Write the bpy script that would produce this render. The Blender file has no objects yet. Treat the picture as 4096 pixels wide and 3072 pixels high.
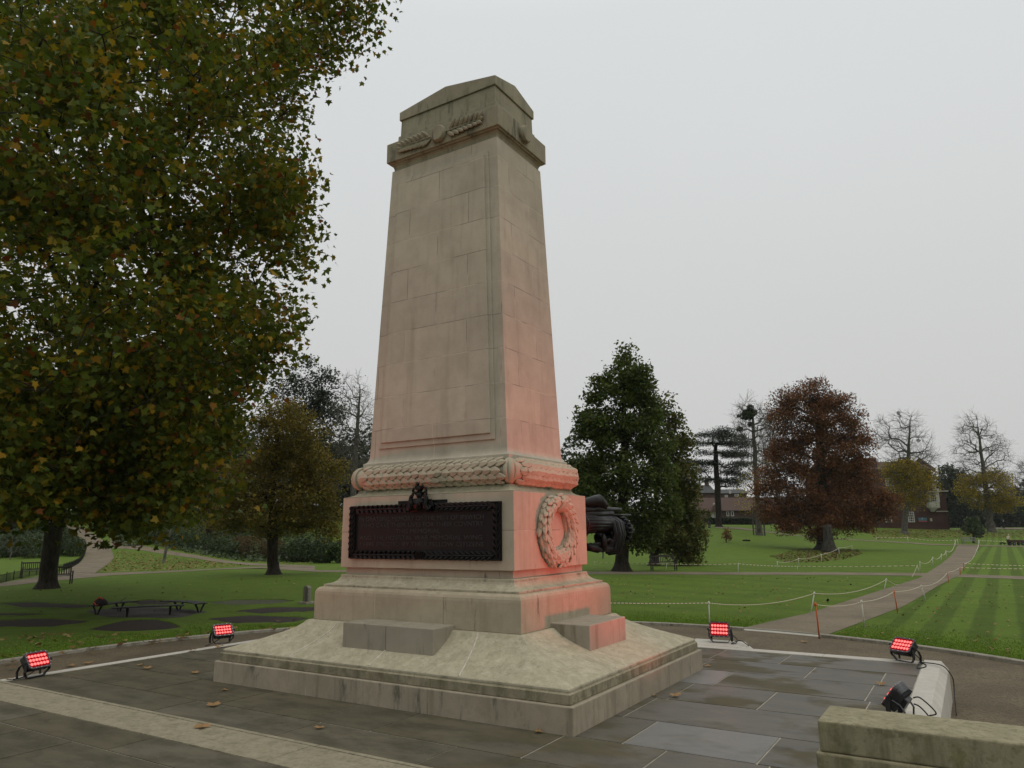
import bpy, math, random
import numpy as np
from mathutils import Vector, Matrix

C = bpy.context.scene.collection
S = 1.2
PI = math.pi
RNG = np.random.default_rng(7)

# ------------------------------------------------------------------ camera
FPX = 2897.344
CAM = np.array([5.28641873, -7.40421696, 1.65]) * S
_y, _p, _r = (math.radians(a) for a in (-31.79589945, 11.53322087, -0.55201646))
_f = np.array([math.sin(_y) * math.cos(_p), math.cos(_y) * math.cos(_p), math.sin(_p)])
_rt = np.array([math.cos(_y), -math.sin(_y), 0.0])
_up = np.cross(_rt, _f)
_c, _s = math.cos(_r), math.sin(_r)
AX = np.array([_c * _rt + _s * _up, -_s * _rt + _c * _up, _f])
HF = np.array([math.sin(_y), math.cos(_y)])
HR = np.array([math.cos(_y), -math.sin(_y)])


def setup_camera():
    cd = bpy.data.cameras.new('camera')
    cam = bpy.data.objects.new('camera', cd)
    C.objects.link(cam)
    cd.sensor_width = 36.0
    cd.lens = FPX / 4096 * 36
    cd.clip_start = 0.1
    cd.clip_end = 3000
    M = Matrix(((AX[0][0], AX[1][0], -AX[2][0], CAM[0]), (AX[0][1], AX[1][1], -AX[2][1], CAM[1]),
                (AX[0][2], AX[1][2], -AX[2][2], CAM[2]), (0, 0, 0, 1)))
    cam.matrix_world = M
    bpy.context.scene.camera = cam


def ray(u, v):
    return np.array([(u - 2048) / FPX, -(v - 1536) / FPX, 1.0]) @ AX


def at(u, v, d):
    return CAM + ray(u, v) * d


def depth(p):
    return float((np.asarray(p) - CAM) @ AX[2])


def on_z(u, v, z):
    d = ray(u, v)
    return CAM + d * ((z - CAM[2]) / d[2])


# ------------------------------------------------------------------ terrain height
Z_LAWN, Z_GRAVEL = -0.5, -0.55


def sstep(x):
    x = np.clip(x, 0, 1)
    return x * x * (3 - 2 * x)


def height(x, y):
    x = np.asarray(x, float)
    y = np.asarray(y, float)
    qx, qy = x - CAM[0], y - CAM[1]
    d = qx * HF[0] + qy * HF[1]
    l = qx * HR[0] + qy * HR[1]
    t = l / np.maximum(d, 1.0)
    h = np.full(np.broadcast(x, y).shape, Z_LAWN)
    left = sstep((0.02 - t) / 0.16) * np.where(d > 1, 1, 0)
    h = h + left * (8.5 * sstep((d - 66) / 110) * 1.0)
    right = sstep((t - 0.02) / 0.12) * np.where(d > 1, 1, 0)
    ds = np.interp(t, [0.15, 0.3, 0.45, 0.6, 0.72], [58, 62, 88, 112, 122])
    rise = np.interp(t, [0.15, 0.35, 0.45, 0.58], [4.0, 3.6, 3.0, 2.35])
    h = h + right * rise * sstep((d - ds) / (158 - ds))
    return h


def G(u, v):
    """the point of the ground seen at a pixel of the photograph"""
    r = ray(u, v)
    r = r / r[:2].dot(HF)
    ts = np.concatenate([np.arange(6, 60, 0.25), np.arange(60, 420, 0.5)])
    P = CAM + ts[:, None] * r
    below = P[:, 2] < height(P[:, 0], P[:, 1])
    i = int(np.argmax(below)) if below.any() else len(ts) - 1
    a, b = ts[max(i - 1, 0)], ts[i]
    for _ in range(25):
        m = (a + b) / 2
        p = CAM + m * r
        if p[2] < height(p[0], p[1]):
            b = m
        else:
            a = m
    p = CAM + b * r
    p[2] = float(height(p[0], p[1]))
    return p


# ------------------------------------------------------------------ mesh builder
def unit(v):
    v = np.asarray(v, float)
    return v / max(np.linalg.norm(v), 1e-9)


class MB:
    def __init__(self):
        self.v, self.f, self.m = [], [], []

    def add(self, verts, faces, mi=0):
        o = len(self.v)
        self.v.extend([tuple(map(float, p)) for p in verts])
        self.f.extend([tuple(i + o for i in q) for q in faces])
        self.m.extend([mi] * len(faces))
        return self

    def box(self, x0, x1, y0, y1, z0, z1, M=None, mi=0):
        P = [(x0, y0, z0), (x1, y0, z0), (x1, y1, z0), (x0, y1, z0), (x0, y0, z1), (x1, y0, z1), (x1, y1, z1), (x0, y1, z1)]
        if M is not None:
            P = [M @ Vector(p) for p in P]
        return self.add(P, [(0, 3, 2, 1), (4, 5, 6, 7), (0, 1, 5, 4), (1, 2, 6, 5), (2, 3, 7, 6), (3, 0, 4, 7)], mi)

    def loft(self, rings, cap=True, mi=0):
        n = len(rings[0])
        V = [p for r in rings for p in r]
        F = []
        for k in range(len(rings) - 1):
            for i in range(n):
                j = (i + 1) % n
                F.append((k * n + i, k * n + j, (k + 1) * n + j, (k + 1) * n + i))
        if cap:
            F.append(tuple(range(n))[::-1])
            F.append(tuple((len(rings) - 1) * n + i for i in range(n)))
        return self.add(V, F, mi)

    def rects(self, prof, cap=True, mi=0, M=None):
        """loft of centred rectangles (a, b, z)"""
        R = [[(-a, -b, z), (a, -b, z), (a, b, z), (-a, b, z)] for a, b, z in prof]
        if M is not None:
            R = [[M @ Vector(p) for p in r] for r in R]
        return self.loft(R, cap, mi)

    def prism(self, poly, z0, z1, M=None, mi=0):
        a = [(x, y, z0) for x, y in poly]
        b = [(x, y, z1) for x, y in poly]
        if M is not None:
            a = [M @ Vector(p) for p in a]
            b = [M @ Vector(p) for p in b]
        return self.loft([a, b], True, mi)

    def tube(self, pts, rad, n=8, cap=True, mi=0, flat=1.0):
        pts = [np.asarray(p, float) for p in pts]
        if not hasattr(rad, '__len__'):
            rad = [rad] * len(pts)
        rings = []
        t0 = unit(pts[1] - pts[0])
        ref = np.array([0, 0, 1.0]) if abs(t0[2]) < 0.9 else np.array([1.0, 0, 0])
        a = unit(np.cross(t0, ref))
        for i, p in enumerate(pts):
            t = unit(pts[min(i + 1, len(pts) - 1)] - pts[max(i - 1, 0)])
            a = unit(a - t * (a @ t))
            b = np.cross(t, a)
            rings.append([p + rad[i] * (math.cos(2 * PI * k / n) * a + flat * math.sin(2 * PI * k / n) * b) for k in range(n)])
        return self.loft(rings, cap, mi)

    def ball(self, c, r, M=None, nu=10, nv=7, mi=0):
        if not hasattr(r, '__len__'):
            r = (r, r, r)
        rings = []
        for j in range(nv + 1):
            th = PI * (0.04 + 0.92 * j / nv)
            ring = []
            for i in range(nu):
                ph = 2 * PI * i / nu
                p = Vector((r[0] * math.sin(th) * math.cos(ph), r[1] * math.sin(th) * math.sin(ph), -r[2] * math.cos(th)))
                if M is not None:
                    p = M @ p
                ring.append((p[0] + c[0], p[1] + c[1], p[2] + c[2]))
            rings.append(ring)
        return self.loft(rings, True, mi)

    def leaf(self, p, t, n, L, W, lift=0.0, bulge=0.25, mi=0):
        """a carved leaf: a domed pointed patch starting at p, running along t, facing n"""
        p, t, n = np.asarray(p, float), unit(t), unit(n)
        n = unit(n - t * (n @ t))
        s = np.cross(t, n)
        pr = [(0, 0.35, 0.0), (0.25, 0.85, 0.35), (0.55, 1.0, 0.7), (0.82, 0.62, 0.95), (1.0, 0.06, 1.0)]
        V = []
        for f, w, h in pr:
            c = p + t * L * f + n * lift * h
            hw = W * 0.5 * w
            V += [c - s * hw - n * 0.012, c - s * hw * 0.95 + n * 0.004, c + n * bulge * W * 0.5 * w + n * 0.006, c + s * hw * 0.95 + n * 0.004, c + s * hw - n * 0.012]
        F = []
        for k in range(4):
            for i in range(4):
                F.append((k * 5 + i, (k + 1) * 5 + i, (k + 1) * 5 + i + 1, k * 5 + i + 1))
        F.append((20, 21, 22, 23, 24))
        return self.add(V, F, mi)

    def build(self, name, mats, parent=None, smooth=False, bevel=0.0, seg=2, loc=None):
        me = bpy.data.meshes.new(name)
        me.from_pydata(self.v, [], self.f)
        for m in (mats if isinstance(mats, (list, tuple)) else [mats]):
            me.materials.append(m)
        if any(self.m):
            me.polygons.foreach_set('material_index', self.m)
        if smooth:
            me.polygons.foreach_set('use_smooth', [True] * len(self.f))
        me.update()
        o = bpy.data.objects.new(name, me)
        C.objects.link(o)
        if parent is not None:
            o.parent = parent
        if loc is not None:
            o.location = loc
        if bevel:
            b = o.modifiers.new('bevel', 'BEVEL')
            b.width, b.segments, b.limit_method, b.angle_limit = bevel, seg, 'ANGLE', math.radians(35)
        return o


def np_mesh(name, V, loops, starts, mats, parent=None, smooth=False, mi=None):
    me = bpy.data.meshes.new(name)
    me.vertices.add(len(V))
    me.vertices.foreach_set('co', np.ascontiguousarray(V, np.float32).ravel())
    me.loops.add(len(loops))
    me.loops.foreach_set('vertex_index', np.ascontiguousarray(loops, np.int32))
    me.polygons.add(len(starts))
    me.polygons.foreach_set('loop_start', np.ascontiguousarray(starts, np.int32))
    for m in (mats if isinstance(mats, (list, tuple)) else [mats]):
        me.materials.append(m)
    if mi is not None:
        me.polygons.foreach_set('material_index', np.ascontiguousarray(mi, np.int32))
    if smooth:
        me.polygons.foreach_set('use_smooth', np.ones(len(starts), bool))
    me.update(calc_edges=True)
    me.validate()
    o = bpy.data.objects.new(name, me)
    C.objects.link(o)
    if parent is not None:
        o.parent = parent
    return o


def thing(name, label, cat, loc=(0, 0, 0), rz=0.0, group=None):
    o = bpy.data.objects.new(name, None)
    o.empty_display_size = 0.3
    C.objects.link(o)
    o.location = tuple(map(float, loc))
    o.rotation_euler = (0, 0, rz)
    return tag(o, label, cat, group)


def tag(o, label=None, cat=None, group=None, kind=None):
    if label:
        o['label'] = label
    if cat:
        o['category'] = cat
    if group:
        o['group'] = group
    if kind:
        o['kind'] = kind
    return o


def copy_tree(o, parent=None):
    c = o.copy()
    C.objects.link(c)
    if parent is not None:
        c.parent = parent
    for ch in list(o.children):
        copy_tree(ch, c)
    return c


# ------------------------------------------------------------------ materials
class NT:
    def __init__(self, name):
        self.mat = bpy.data.materials.new(name)
        self.mat.use_nodes = True
        self.t = self.mat.node_tree
        self.t.nodes.clear()
        self.out = self.t.nodes.new('ShaderNodeOutputMaterial')

    def n(self, typ, ins=None, **kw):
        nd = self.t.nodes.new('ShaderNode' + typ)
        for k, v in kw.items():
            setattr(nd, k, v)
        for k, v in (ins or {}).items():
            self.put(nd.inputs[k], v)
        return nd

    def put(self, sock, v):
        if isinstance(v, bpy.types.NodeSocket):
            self.t.links.new(v, sock)
        elif hasattr(v, 'outputs'):
            self.t.links.new(v.outputs[0], sock)
        elif hasattr(v, '__len__') and sock.type == 'RGBA' and len(v) == 3:
            sock.default_value = (*v, 1)
        else:
            sock.default_value = v

    def math(self, op, a, b=0.0, c=None, clamp=False):
        nd = self.n('Math', operation=op, use_clamp=clamp)
        self.put(nd.inputs[0], a)
        self.put(nd.inputs[1], b)
        if c is not None:
            self.put(nd.inputs[2], c)
        return nd.outputs[0]

    def mix(self, f, a, b, mode='MIX'):
        nd = self.n('Mix', data_type='RGBA', blend_type=mode)
        self.put(nd.inputs[0], f)
        self.put(nd.inputs[6], a)
        self.put(nd.inputs[7], b)
        return nd.outputs[2]

    def noise(self, vec, scale, detail=4.0, rough=0.55):
        return self.n('TexNoise', {'Vector': vec, 'Scale': scale, 'Detail': detail, 'Roughness': rough}).outputs[0]

    def ramp(self, f, lo, hi, a=0.0, b=1.0):
        return self.n('MapRange', {'Value': f, 'From Min': lo, 'From Max': hi, 'To Min': a, 'To Max': b}, interpolation_type='SMOOTHSTEP').outputs[0]

    def cramp(self, f, stops):
        nd = self.n('ValToRGB', {'Fac': f})
        e = nd.color_ramp.elements
        while len(e) < len(stops):
            e.new(0.5)
        for k, (p, c) in enumerate(stops):
            e[k].position = p
            e[k].color = (*c, 1)
        return nd.outputs[0]

    def scaled(self, vec, s, off=(0, 0, 0)):
        nd = self.n('Mapping', {'Vector': vec, 'Scale': s, 'Location': off})
        return nd.outputs[0]

    def pos(self):
        return self.n('TexCoord').outputs['Object']

    def bump(self, h, strength, dist, normal=None):
        ins = {'Height': h, 'Strength': strength, 'Distance': dist}
        if normal is not None:
            ins['Normal'] = normal
        return self.n('Bump', ins).outputs[0]

    def done(self, color, rough=0.8, normal=None, spec=0.3, metal=0.0, **extra):
        b = self.n('BsdfPrincipled', {'Base Color': color, 'Roughness': rough, 'Specular IOR Level': spec, 'Metallic': metal})
        for k, v in extra.items():
            self.put(b.inputs[k.replace('_', ' ')], v)
        if normal is not None:
            self.put(b.inputs['Normal'], normal)
        self.t.links.new(b.outputs[0], self.out.inputs[0])
        return self.mat


def plain(name, col, rough=0.7, spec=0.3, metal=0.0, nscale=8.0, var=0.25, bump=0.15, **extra):
    """one colour with the small unevenness every real surface has"""
    m = NT(name)
    p = m.pos()
    a = m.noise(p, nscale, 5)
    c = m.mix(a, tuple(x * (1 - var) for x in col), tuple(min(x * (1 + var), 1) for x in col))
    nb = m.bump(m.noise(p, nscale * 6, 3), bump, 0.02)
    return m.done(c, m.ramp(a, 0.3, 0.7, max(rough - 0.12, 0.05), min(rough + 0.1, 1)), nb, spec, metal, **extra)


def stone(name, base, row=None, width=1.0, z0=0.0, streak=0.35, soot=0.0, lichen=0.55, warm=(1, 1, 1), dark=(0.06, 0.058, 0.042), joint=0.011, shift=0.5, blotch=0.0):
    m = NT(name)
    p = m.pos()
    geo = m.n('NewGeometry')
    nx, ny, nz = m.n('SeparateXYZ', {0: geo.outputs['True Normal']}).outputs
    x, y, z = m.n('SeparateXYZ', {0: p}).outputs
    side = m.math('GREATER_THAN', m.math('ABSOLUTE', nx), m.math('ABSOLUTE', ny))
    u = m.math('ADD', m.math('MULTIPLY', x, m.math('SUBTRACT', 1.0, side)), m.math('MULTIPLY', m.math('ADD', y, 0.37), side))
    big = m.noise(p, 0.9, 5, 0.6)
    mid = m.noise(p, 4.5, 6, 0.65)
    fine = m.noise(p, 45, 4, 0.7)
    c = m.mix(m.ramp(big, 0.3, 0.7), tuple(b * 0.89 for b in base), tuple(b * 1.09 for b in base))
    c = m.mix(m.ramp(mid, 0.35, 0.7, 0, 0.25), c, tuple(b * 0.62 * w for b, w in zip(base, (1.02, 1.0, 0.9))))
    st = m.noise(m.scaled(p, (7, 7, 0.55)), 1.0, 5, 0.6)
    up = m.ramp(nz, 0.15, 0.75)
    vert = m.math('SUBTRACT', 1.0, up)
    c = m.mix(m.math('MULTIPLY', m.ramp(st, 0.5, 0.75, 0, streak), vert), c, (base[0] * 0.42, base[1] * 0.42, base[2] * 0.36))
    bumpsrc = m.math('MULTIPLY', fine, 0.35)
    if row:
        br = m.n('TexBrick', {'Vector': m.n('CombineXYZ', {0: u, 1: m.math('SUBTRACT', z, z0), 2: 0.0}).outputs[0], 'Scale': 1.0, 'Mortar Size': joint,
                              'Mortar Smooth': 0.2, 'Bias': 0.0, 'Brick Width': width, 'Row Height': row, 'Color1': (0.93, 0.93, 0.93), 'Color2': (1.05, 1.045, 1.03), 'Mortar': (1, 1, 1)})
        br.offset, br.offset_frequency, br.squash = shift, 2, 1.0
        fac = m.math('MULTIPLY', br.outputs['Fac'], vert)
        c = m.mix(vert, c, m.mix(1.0, c, br.outputs['Color'], 'MULTIPLY'))
        wob = m.ramp(m.noise(p, 2.2, 2), 0.38, 0.62)
        c = m.mix(m.math('MULTIPLY', fac, 0.6), c, m.mix(wob, tuple(b * 0.30 for b in base), tuple(min(b * 1.25, 0.7) for b in base)))
        bumpsrc = m.math('SUBTRACT', bumpsrc, fac)
    if soot:
        so = m.noise(m.scaled(p, (5, 5, 1.1)), 1.0, 6, 0.7)
        c = m.mix(m.ramp(so, 0.62 - soot * 0.25, 0.72, 0, 0.85), c, dark)
    if blotch:
        bl = m.noise(p, 5.5, 7, 0.72)
        c = m.mix(m.math('MULTIPLY', m.ramp(bl, 0.49, 0.60), blotch), c, (base[0] * 0.40, base[1] * 0.41, base[2] * 0.33))
        c = m.mix(m.ramp(m.noise(p, 3.1, 6, 0.7), 0.56, 0.70, 0, blotch * 0.7), c, (base[0] * 0.78, base[1] * 0.84, base[2] * 0.42))
    # weathered tops: pale yellow-grey lichen with dark pits
    li = m.mix(m.ramp(m.noise(p, 7, 6, 0.7), 0.35, 0.7), (base[0] * 0.92, base[1] * 0.91, base[2] * 0.84), (base[0] * 1.30, base[1] * 1.28, base[2] * 1.27))
    li = m.mix(m.ramp(m.noise(p, 26, 5, 0.75), 0.52, 0.72, 0, 0.8), li, (base[0] * 0.45, base[1] * 0.45, base[2] * 0.33))
    c = m.mix(m.math('MULTIPLY', up, lichen), c, li)
    if blotch:
        c = m.mix(m.math('MULTIPLY', m.ramp(m.noise(p, 17, 6, 0.75), 0.50, 0.64), blotch * 0.75), c, (base[0] * 0.50, base[1] * 0.50, base[2] * 0.38))
    pit = m.ramp(m.n('TexVoronoi', {'Vector': p, 'Scale': 9.0}).outputs['Distance'], 0.045, 0.07, 1, 0)
    c = m.mix(m.math('MULTIPLY', pit, m.ramp(m.noise(p, 1.7, 3), 0.55, 0.65, 0, 0.7)), c, dark)
    nb = m.bump(bumpsrc, 0.5, 0.012)
    nb = m.bump(m.noise(p, 14, 5, 0.7), 0.28, 0.008, nb)
    return m.done(c, 0.88, nb, 0.2)
# ------------------------------------------------------------------ the memorial
STONE = (0.43, 0.395, 0.31)
M_PLINTH = stone('plinth_stone', (0.315, 0.272, 0.205), blotch=0.16, row=0.6, width=1.93, z0=-0.2, streak=0.5, soot=0.3, lichen=0.6, joint=0.007)
M_SLOPE = stone('sloped_stone', (0.37, 0.336, 0.245), blotch=0.28, streak=0.6, soot=0.55, lichen=0.75)
M_MOULD = stone('moulding_stone', (0.27, 0.240, 0.165), blotch=0.55, row=0.9, width=2.1, z0=-0.3, streak=0.8, soot=0.75, lichen=0.5, dark=(0.085, 0.075, 0.05), joint=0.006)
M_COURSE = stone('base_course_stone', (0.36, 0.308, 0.222), blotch=0.10, row=0.9, width=1.15, z0=0.55, streak=0.35, soot=0.16, lichen=0.6, joint=0.006)
M_DIE = stone('die_stone', (0.41, 0.348, 0.265), row=0.497, width=1.62, z0=0.508, streak=0.3, soot=0.05, lichen=0.35, joint=0.005)
M_SHAFT = stone('shaft_stone', (0.415, 0.365, 0.290), row=0.4935, width=1.12, z0=3.487 - 0.4935 * 4, streak=0.3, soot=0.0, lichen=0.3, joint=0.006)
M_CAP = stone('cap_stone', (0.295, 0.262, 0.190), blotch=0.18, row=0.8, width=1.3, z0=7.85, streak=0.6, soot=0.3, lichen=0.3, joint=0.004)
M_CARVE = stone('carved_stone', (0.39, 0.338, 0.250), streak=0.25, soot=0.12, lichen=0.3)


def bronze(name, col, rough, spec=0.5):
    m = NT(name)
    p = m.pos()
    n1 = m.noise(p, 6, 5, 0.6)
    st = m.noise(m.scaled(p, (9, 9, 1.2)), 1.0, 4)
    c = m.mix(n1, tuple(x * 0.6 for x in col), tuple(x * 1.5 for x in col))
    c = m.mix(m.ramp(st, 0.55, 0.75, 0, 0.35), c, (0.018, 0.022, 0.021))
    nb = m.bump(m.noise(p, 60, 4, 0.7), 0.25, 0.006)
    return m.done(c, m.ramp(n1, 0.3, 0.7, rough - 0.1, rough + 0.12), nb, spec, 0.15)


M_BRONZE = bronze('dark_bronze', (0.006, 0.0054, 0.0052), 0.42, 0.2)
M_BRONZE_PANEL = bronze('bronze_panel', (0.0065, 0.005, 0.005), 0.5, 0.22)
M_LETTER = bronze('bronze_letter', (0.026, 0.022, 0.021), 0.36, 0.45)


def P(prof):
    return [(a * S, b * S, z * S) for a, b, z in prof]


def build_memorial():
    root = thing('war_memorial', 'tall tapering stone war memorial with bronze plaque on a stepped base', 'war memorial')
    MB().rects(P([(2.322, 1.722, -0.02), (2.322, 1.722, 0.223)])).build('plinth', M_PLINTH, root, bevel=0.012)
    lo = [(2.281, 1.685, 0.2265), (2.281, 1.685, 0.306), (2.270, 1.673, 0.313), (2.262, 1.665, 0.343)]
    for k, f in enumerate((0.0, 0.25, 0.5, 0.68, 0.80, 0.89, 0.95, 1.0)):
        z = (0.350, 0.408, 0.470, 0.520, 0.558, 0.592, 0.622, 0.655)[k]
        lo.append((2.255 + (1.486 - 2.255) * f, 1.656 + (1.123 - 1.656) * f, z))
    lo.append((1.470, 1.106, 0.664))
    MB().rects(P(lo[:3] + [(2.268, 1.671, 0.3195)])).build('base_moulding', M_MOULD, root, bevel=0.008)
    MB().rects(P([(2.262, 1.665, 0.3198)] + lo[3:])).build('sloped_base', M_SLOPE, root, bevel=0.006)
    # pale pointing lines that run down the slope joints
    M_LIME = plain('lime_mortar', (0.50, 0.465, 0.375), 0.9, nscale=20, var=0.5)
    pts = [(b, z) for a, b, z in lo if z >= 0.35]
    for x in (-1.15, 0.0, 1.12):
        MB().tube([np.array([x * S * (0.86 + 0.14 * (b - 1.12) / 0.54), -b * S - 0.002, z * S + 0.002]) for b, z in pts[:-1]], 0.009, 5).build('pointing', M_LIME, root)
    dl = 0.372
    bc = [(1.434, 0.664), (1.434, 0.955), (1.430, 0.985), (1.418, 1.010), (1.398, 1.027), (1.372, 1.034), (1.361, 1.037)]
    MB().rects(P([(a, a - dl, z) for a, z in bc])).build('base_course', M_COURSE, root, bevel=0.008)
    cv = [(1.366, 1.0375), (1.366, 1.060)] + [(1.366 - 0.139 * math.sin(t), 1.062 + 0.097 * (1 - math.cos(t))) for t in np.linspace(0.15, PI / 2, 7)] + [(1.222, 1.168), (1.19, 1.170)]
    MB().rects(P([(a, a - 0.377, z) for a, z in cv])).build('cavetto_course', M_SLOPE, root, bevel=0.004)
    MB().rects(P([(1.184, 0.804, 1.171), (1.184, 0.804, 1.2505)])).build('neck_course', M_DIE, root)
    MB().rects(P([(1.2335, 0.8535, 1.251), (1.230, 0.8515, 2.079)])).build('die', M_DIE, root, bevel=0.008)
    cp = [(1.230, 2.0795)] + [(1.230 - 0.128 * math.sin(t), 2.080 + 0.07 * (1 - math.cos(t))) for t in np.linspace(0.15, PI / 2, 6)] + [(1.098, 2.157), (1.075, 2.160)]
    MB().rects(P([(a, a - 0.374, z) for a, z in cp])).build('die_cap', M_SLOPE, root, bevel=0.004)
    MB().rects(P([(1.074, 0.692, 2.161), (1.074, 0.692, 2.43)])).build('upper_neck', M_DIE, root)
    # laurel roll: cushion moulding wrapped in bay leaves
    roll = MB()
    ca, cb, cz, rr, rz = 1.074, 0.692, 2.306, 0.112, 0.118
    n = 12
    # four straight half-round sides with quarter-sphere corners
    cor = [(-ca, -cb), (ca, -cb), (ca, cb), (-ca, cb)]
    rings = []
    for i, (cx, cy) in enumerate(cor):
        base = PI + i * PI / 2
        for k in range(7):
            ph = base + k * PI / 12
            ring = []
            for j in range(n + 1):
                th = -PI / 2 + PI * j / n
                ring.append(((cx + rr * math.cos(th) * math.cos(ph)) * S, (cy + rr * math.cos(th) * math.sin(ph)) * S, (cz + rz * math.sin(th)) * S))
            rings.append(ring)
    V = [p for r in rings for p in r]
    m = n + 1
    F = [(k * m + j, ((k + 1) % len(rings)) * m + j, ((k + 1) % len(rings)) * m + j + 1, k * m + j + 1) for k in range(len(rings)) for j in range(n)]
    roll.add(V, F)
    ro = roll.build('laurel_roll', M_CARVE, root, smooth=True)
    lv = MB()
    rg = random.Random(3)
    for (p0, p1, nrm) in (((-ca, -cb), (ca, -cb), (0, -1)), ((ca, -cb), (ca, cb), (1, 0)), ((ca, cb), (-ca, cb), (0, 1)), ((-ca, cb), (-ca, -cb), (-1, 0))):
        p0, p1 = np.array([*p0, 0.0]), np.array([*p1, 0.0])
        L = np.linalg.norm(p1 - p0)
        t = (p1 - p0) / L
        cols = int(L / 0.118)
        for c in range(cols):
            for r_ in range(5):
                s = 0.04 + (c + 0.5 * (r_ % 2)) * (L - 0.12) / cols
                half = s > L / 2
                th = (-1.15 + r_ * 0.575) + rg.uniform(-0.06, 0.06)
                nn = np.array([nrm[0] * math.cos(th), nrm[1] * math.cos(th), math.sin(th) * 0.95])
                p = p0 + t * (s + (0.0 if half else 0.02)) + np.array([nrm[0] * rr * math.cos(th), nrm[1] * rr * math.cos(th), cz + rz * math.sin(th)])
                lv.leaf(p * S, t * (1 if half else -1) if False else t, nn, rg.uniform(0.165, 0.185) * S, 0.098 * S, lift=0.042, bulge=0.34)
    lv.build('laurel_leaves', M_CARVE, ro, smooth=False)
    for (p0, p1, nrm) in (((-ca, -cb), (ca, -cb), (0, -1)), ((ca, -cb), (ca, cb), (1, 0)), ((ca, cb), (-ca, cb), (0, 1)), ((-ca, cb), (-ca, -cb), (-1, 0))):
        p0, p1 = np.array([*p0, 0.0]), np.array([*p1, 0.0])
        t = unit(p1 - p0)
        L = np.linalg.norm(p1 - p0)
        fr = (0.2, 0.5, 0.8) if L > 1.6 else (0.5,)
        for q in fr:
            for sgn in (1, -1):
                pts = []
                for j in range(11):
                    th = -1.45 + 2.9 * j / 10
                    p = p0 + t * (L * q + sgn * 0.055 * math.sin(th)) + np.array([nrm[0] * (rr + 0.02) * math.cos(th), nrm[1] * (rr + 0.02) * math.cos(th), cz + (rz + 0.02) * math.sin(th)])
                    pts.append(p * S)
                MB().tube(pts, 0.03, 6, flat=0.5).build('ribbon', M_CARVE, ro, smooth=True)
    for i, (cx, cy) in enumerate(cor):
        base = PI + i * PI / 2
        for k in (0.14, 0.5, 0.86):
            ph = base + k * PI / 2
            pts = [np.array([cx + (rr + 0.010) * math.cos(th) * math.cos(ph), cy + (rr + 0.010) * math.cos(th) * math.sin(ph), cz + (rz + 0.010) * math.sin(th)]) * S for th in np.linspace(-1.5, 1.5, 11)]
            MB().tube(pts, 0.035 if k != 0.5 else 0.045, 6, flat=0.5).build('corner_band', M_CARVE, ro, smooth=True)
    # shaft with its flared foot
    sh = [(1.074, 0.691, 2.431), (1.074, 0.691, 2.493)] + [(1.074 - 0.055 * math.sin(t), 0.691 - 0.057 * math.sin(t), 2.494 + 0.10 * (1 - math.cos(t))) for t in np.linspace(0.2, PI / 2, 6)]
    sh += [(1.018 - 0.170 * f, 0.633 - 0.091 * f, 2.594 + (6.452 - 2.594) * f) for f in np.linspace(0.03, 1, 6)]
    MB().rects(P(sh)).build('shaft', M_SHAFT, root, bevel=0.008)
    def fx(z):
        f = (z - 2.594) / (6.452 - 2.594)
        return 1.018 - 0.170 * f, 0.633 - 0.091 * f
    pan = MB()
    for sg in (-1, 1):
        for out, (za, zb), ins in ((0.020, (2.672, 6.285), 0.150), (0.044, (2.742, 6.235), 0.200)):
            aa, ba = fx(za)
            ab, bb = fx(zb)
            wa, wb = aa - ins, ab - ins + 0.02
            ring = lambda e: [((-wa) * S, sg * (ba + e) * S, za * S), (wa * S, sg * (ba + e) * S, za * S), (wb * S, sg * (bb + e) * S, zb * S), (-wb * S, sg * (bb + e) * S, zb * S)]
            r0, r1 = ring(-0.02), ring(out)
            if sg > 0:
                r0, r1 = r0[::-1], r1[::-1]
            pan.loft([r0, r1])
    pan.build('shaft_panel', M_SHAFT, root, bevel=0.005)
    cap = [(0.846, 0.540, 6.4525), (0.826, 0.520, 6.456), (0.828, 0.522, 6.492), (0.838, 0.532, 6.52), (0.858, 0.552, 6.542), (0.880, 0.574, 6.552), (0.884, 0.579, 6.566)]
    MB().rects(P(cap)).build('cap_cavetto', M_CAP, root)
    band = MB().rects(P([(0.905, 0.601, 6.567), (0.905, 0.601, 6.846)])).build('frieze', M_CAP, root, bevel=0.012)
    MB().rects(P([(0.80, 0.497, 6.847), (0.797, 0.494, 6.985), (0.776, 0.473, 6.99), (0.770, 0.467, 7.228)])).build('attic', M_CAP, root, bevel=0.008)
    g = MB()
    a, b, z0, zc, zm = 0.79 * S, 0.489 * S, 7.2285 * S, 7.352 * S, 7.474 * S
    V = [(-a, -b, z0), (a, -b, z0), (a, b, z0), (-a, b, z0), (-a, -b, zc), (a, -b, zc), (a, b, zc), (-a, b, zc), (0, -b, zm), (a, 0, zm), (0, b, zm), (-a, 0, zm), (0, 0, zm)]
    g.add(V, [(3, 2, 1, 0), (0, 1, 5, 8, 4), (1, 2, 6, 9, 5), (2, 3, 7, 10, 6), (3, 0, 4, 11, 7), (12, 4, 8), (12, 8, 5), (12, 5, 9), (12, 9, 6), (12, 6, 10), (12, 10, 7), (12, 7, 11), (12, 11, 4)])
    g.build('gabled_top', M_CAP, root, bevel=0.008)
    # frieze carving
    zc = 6.712
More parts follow.
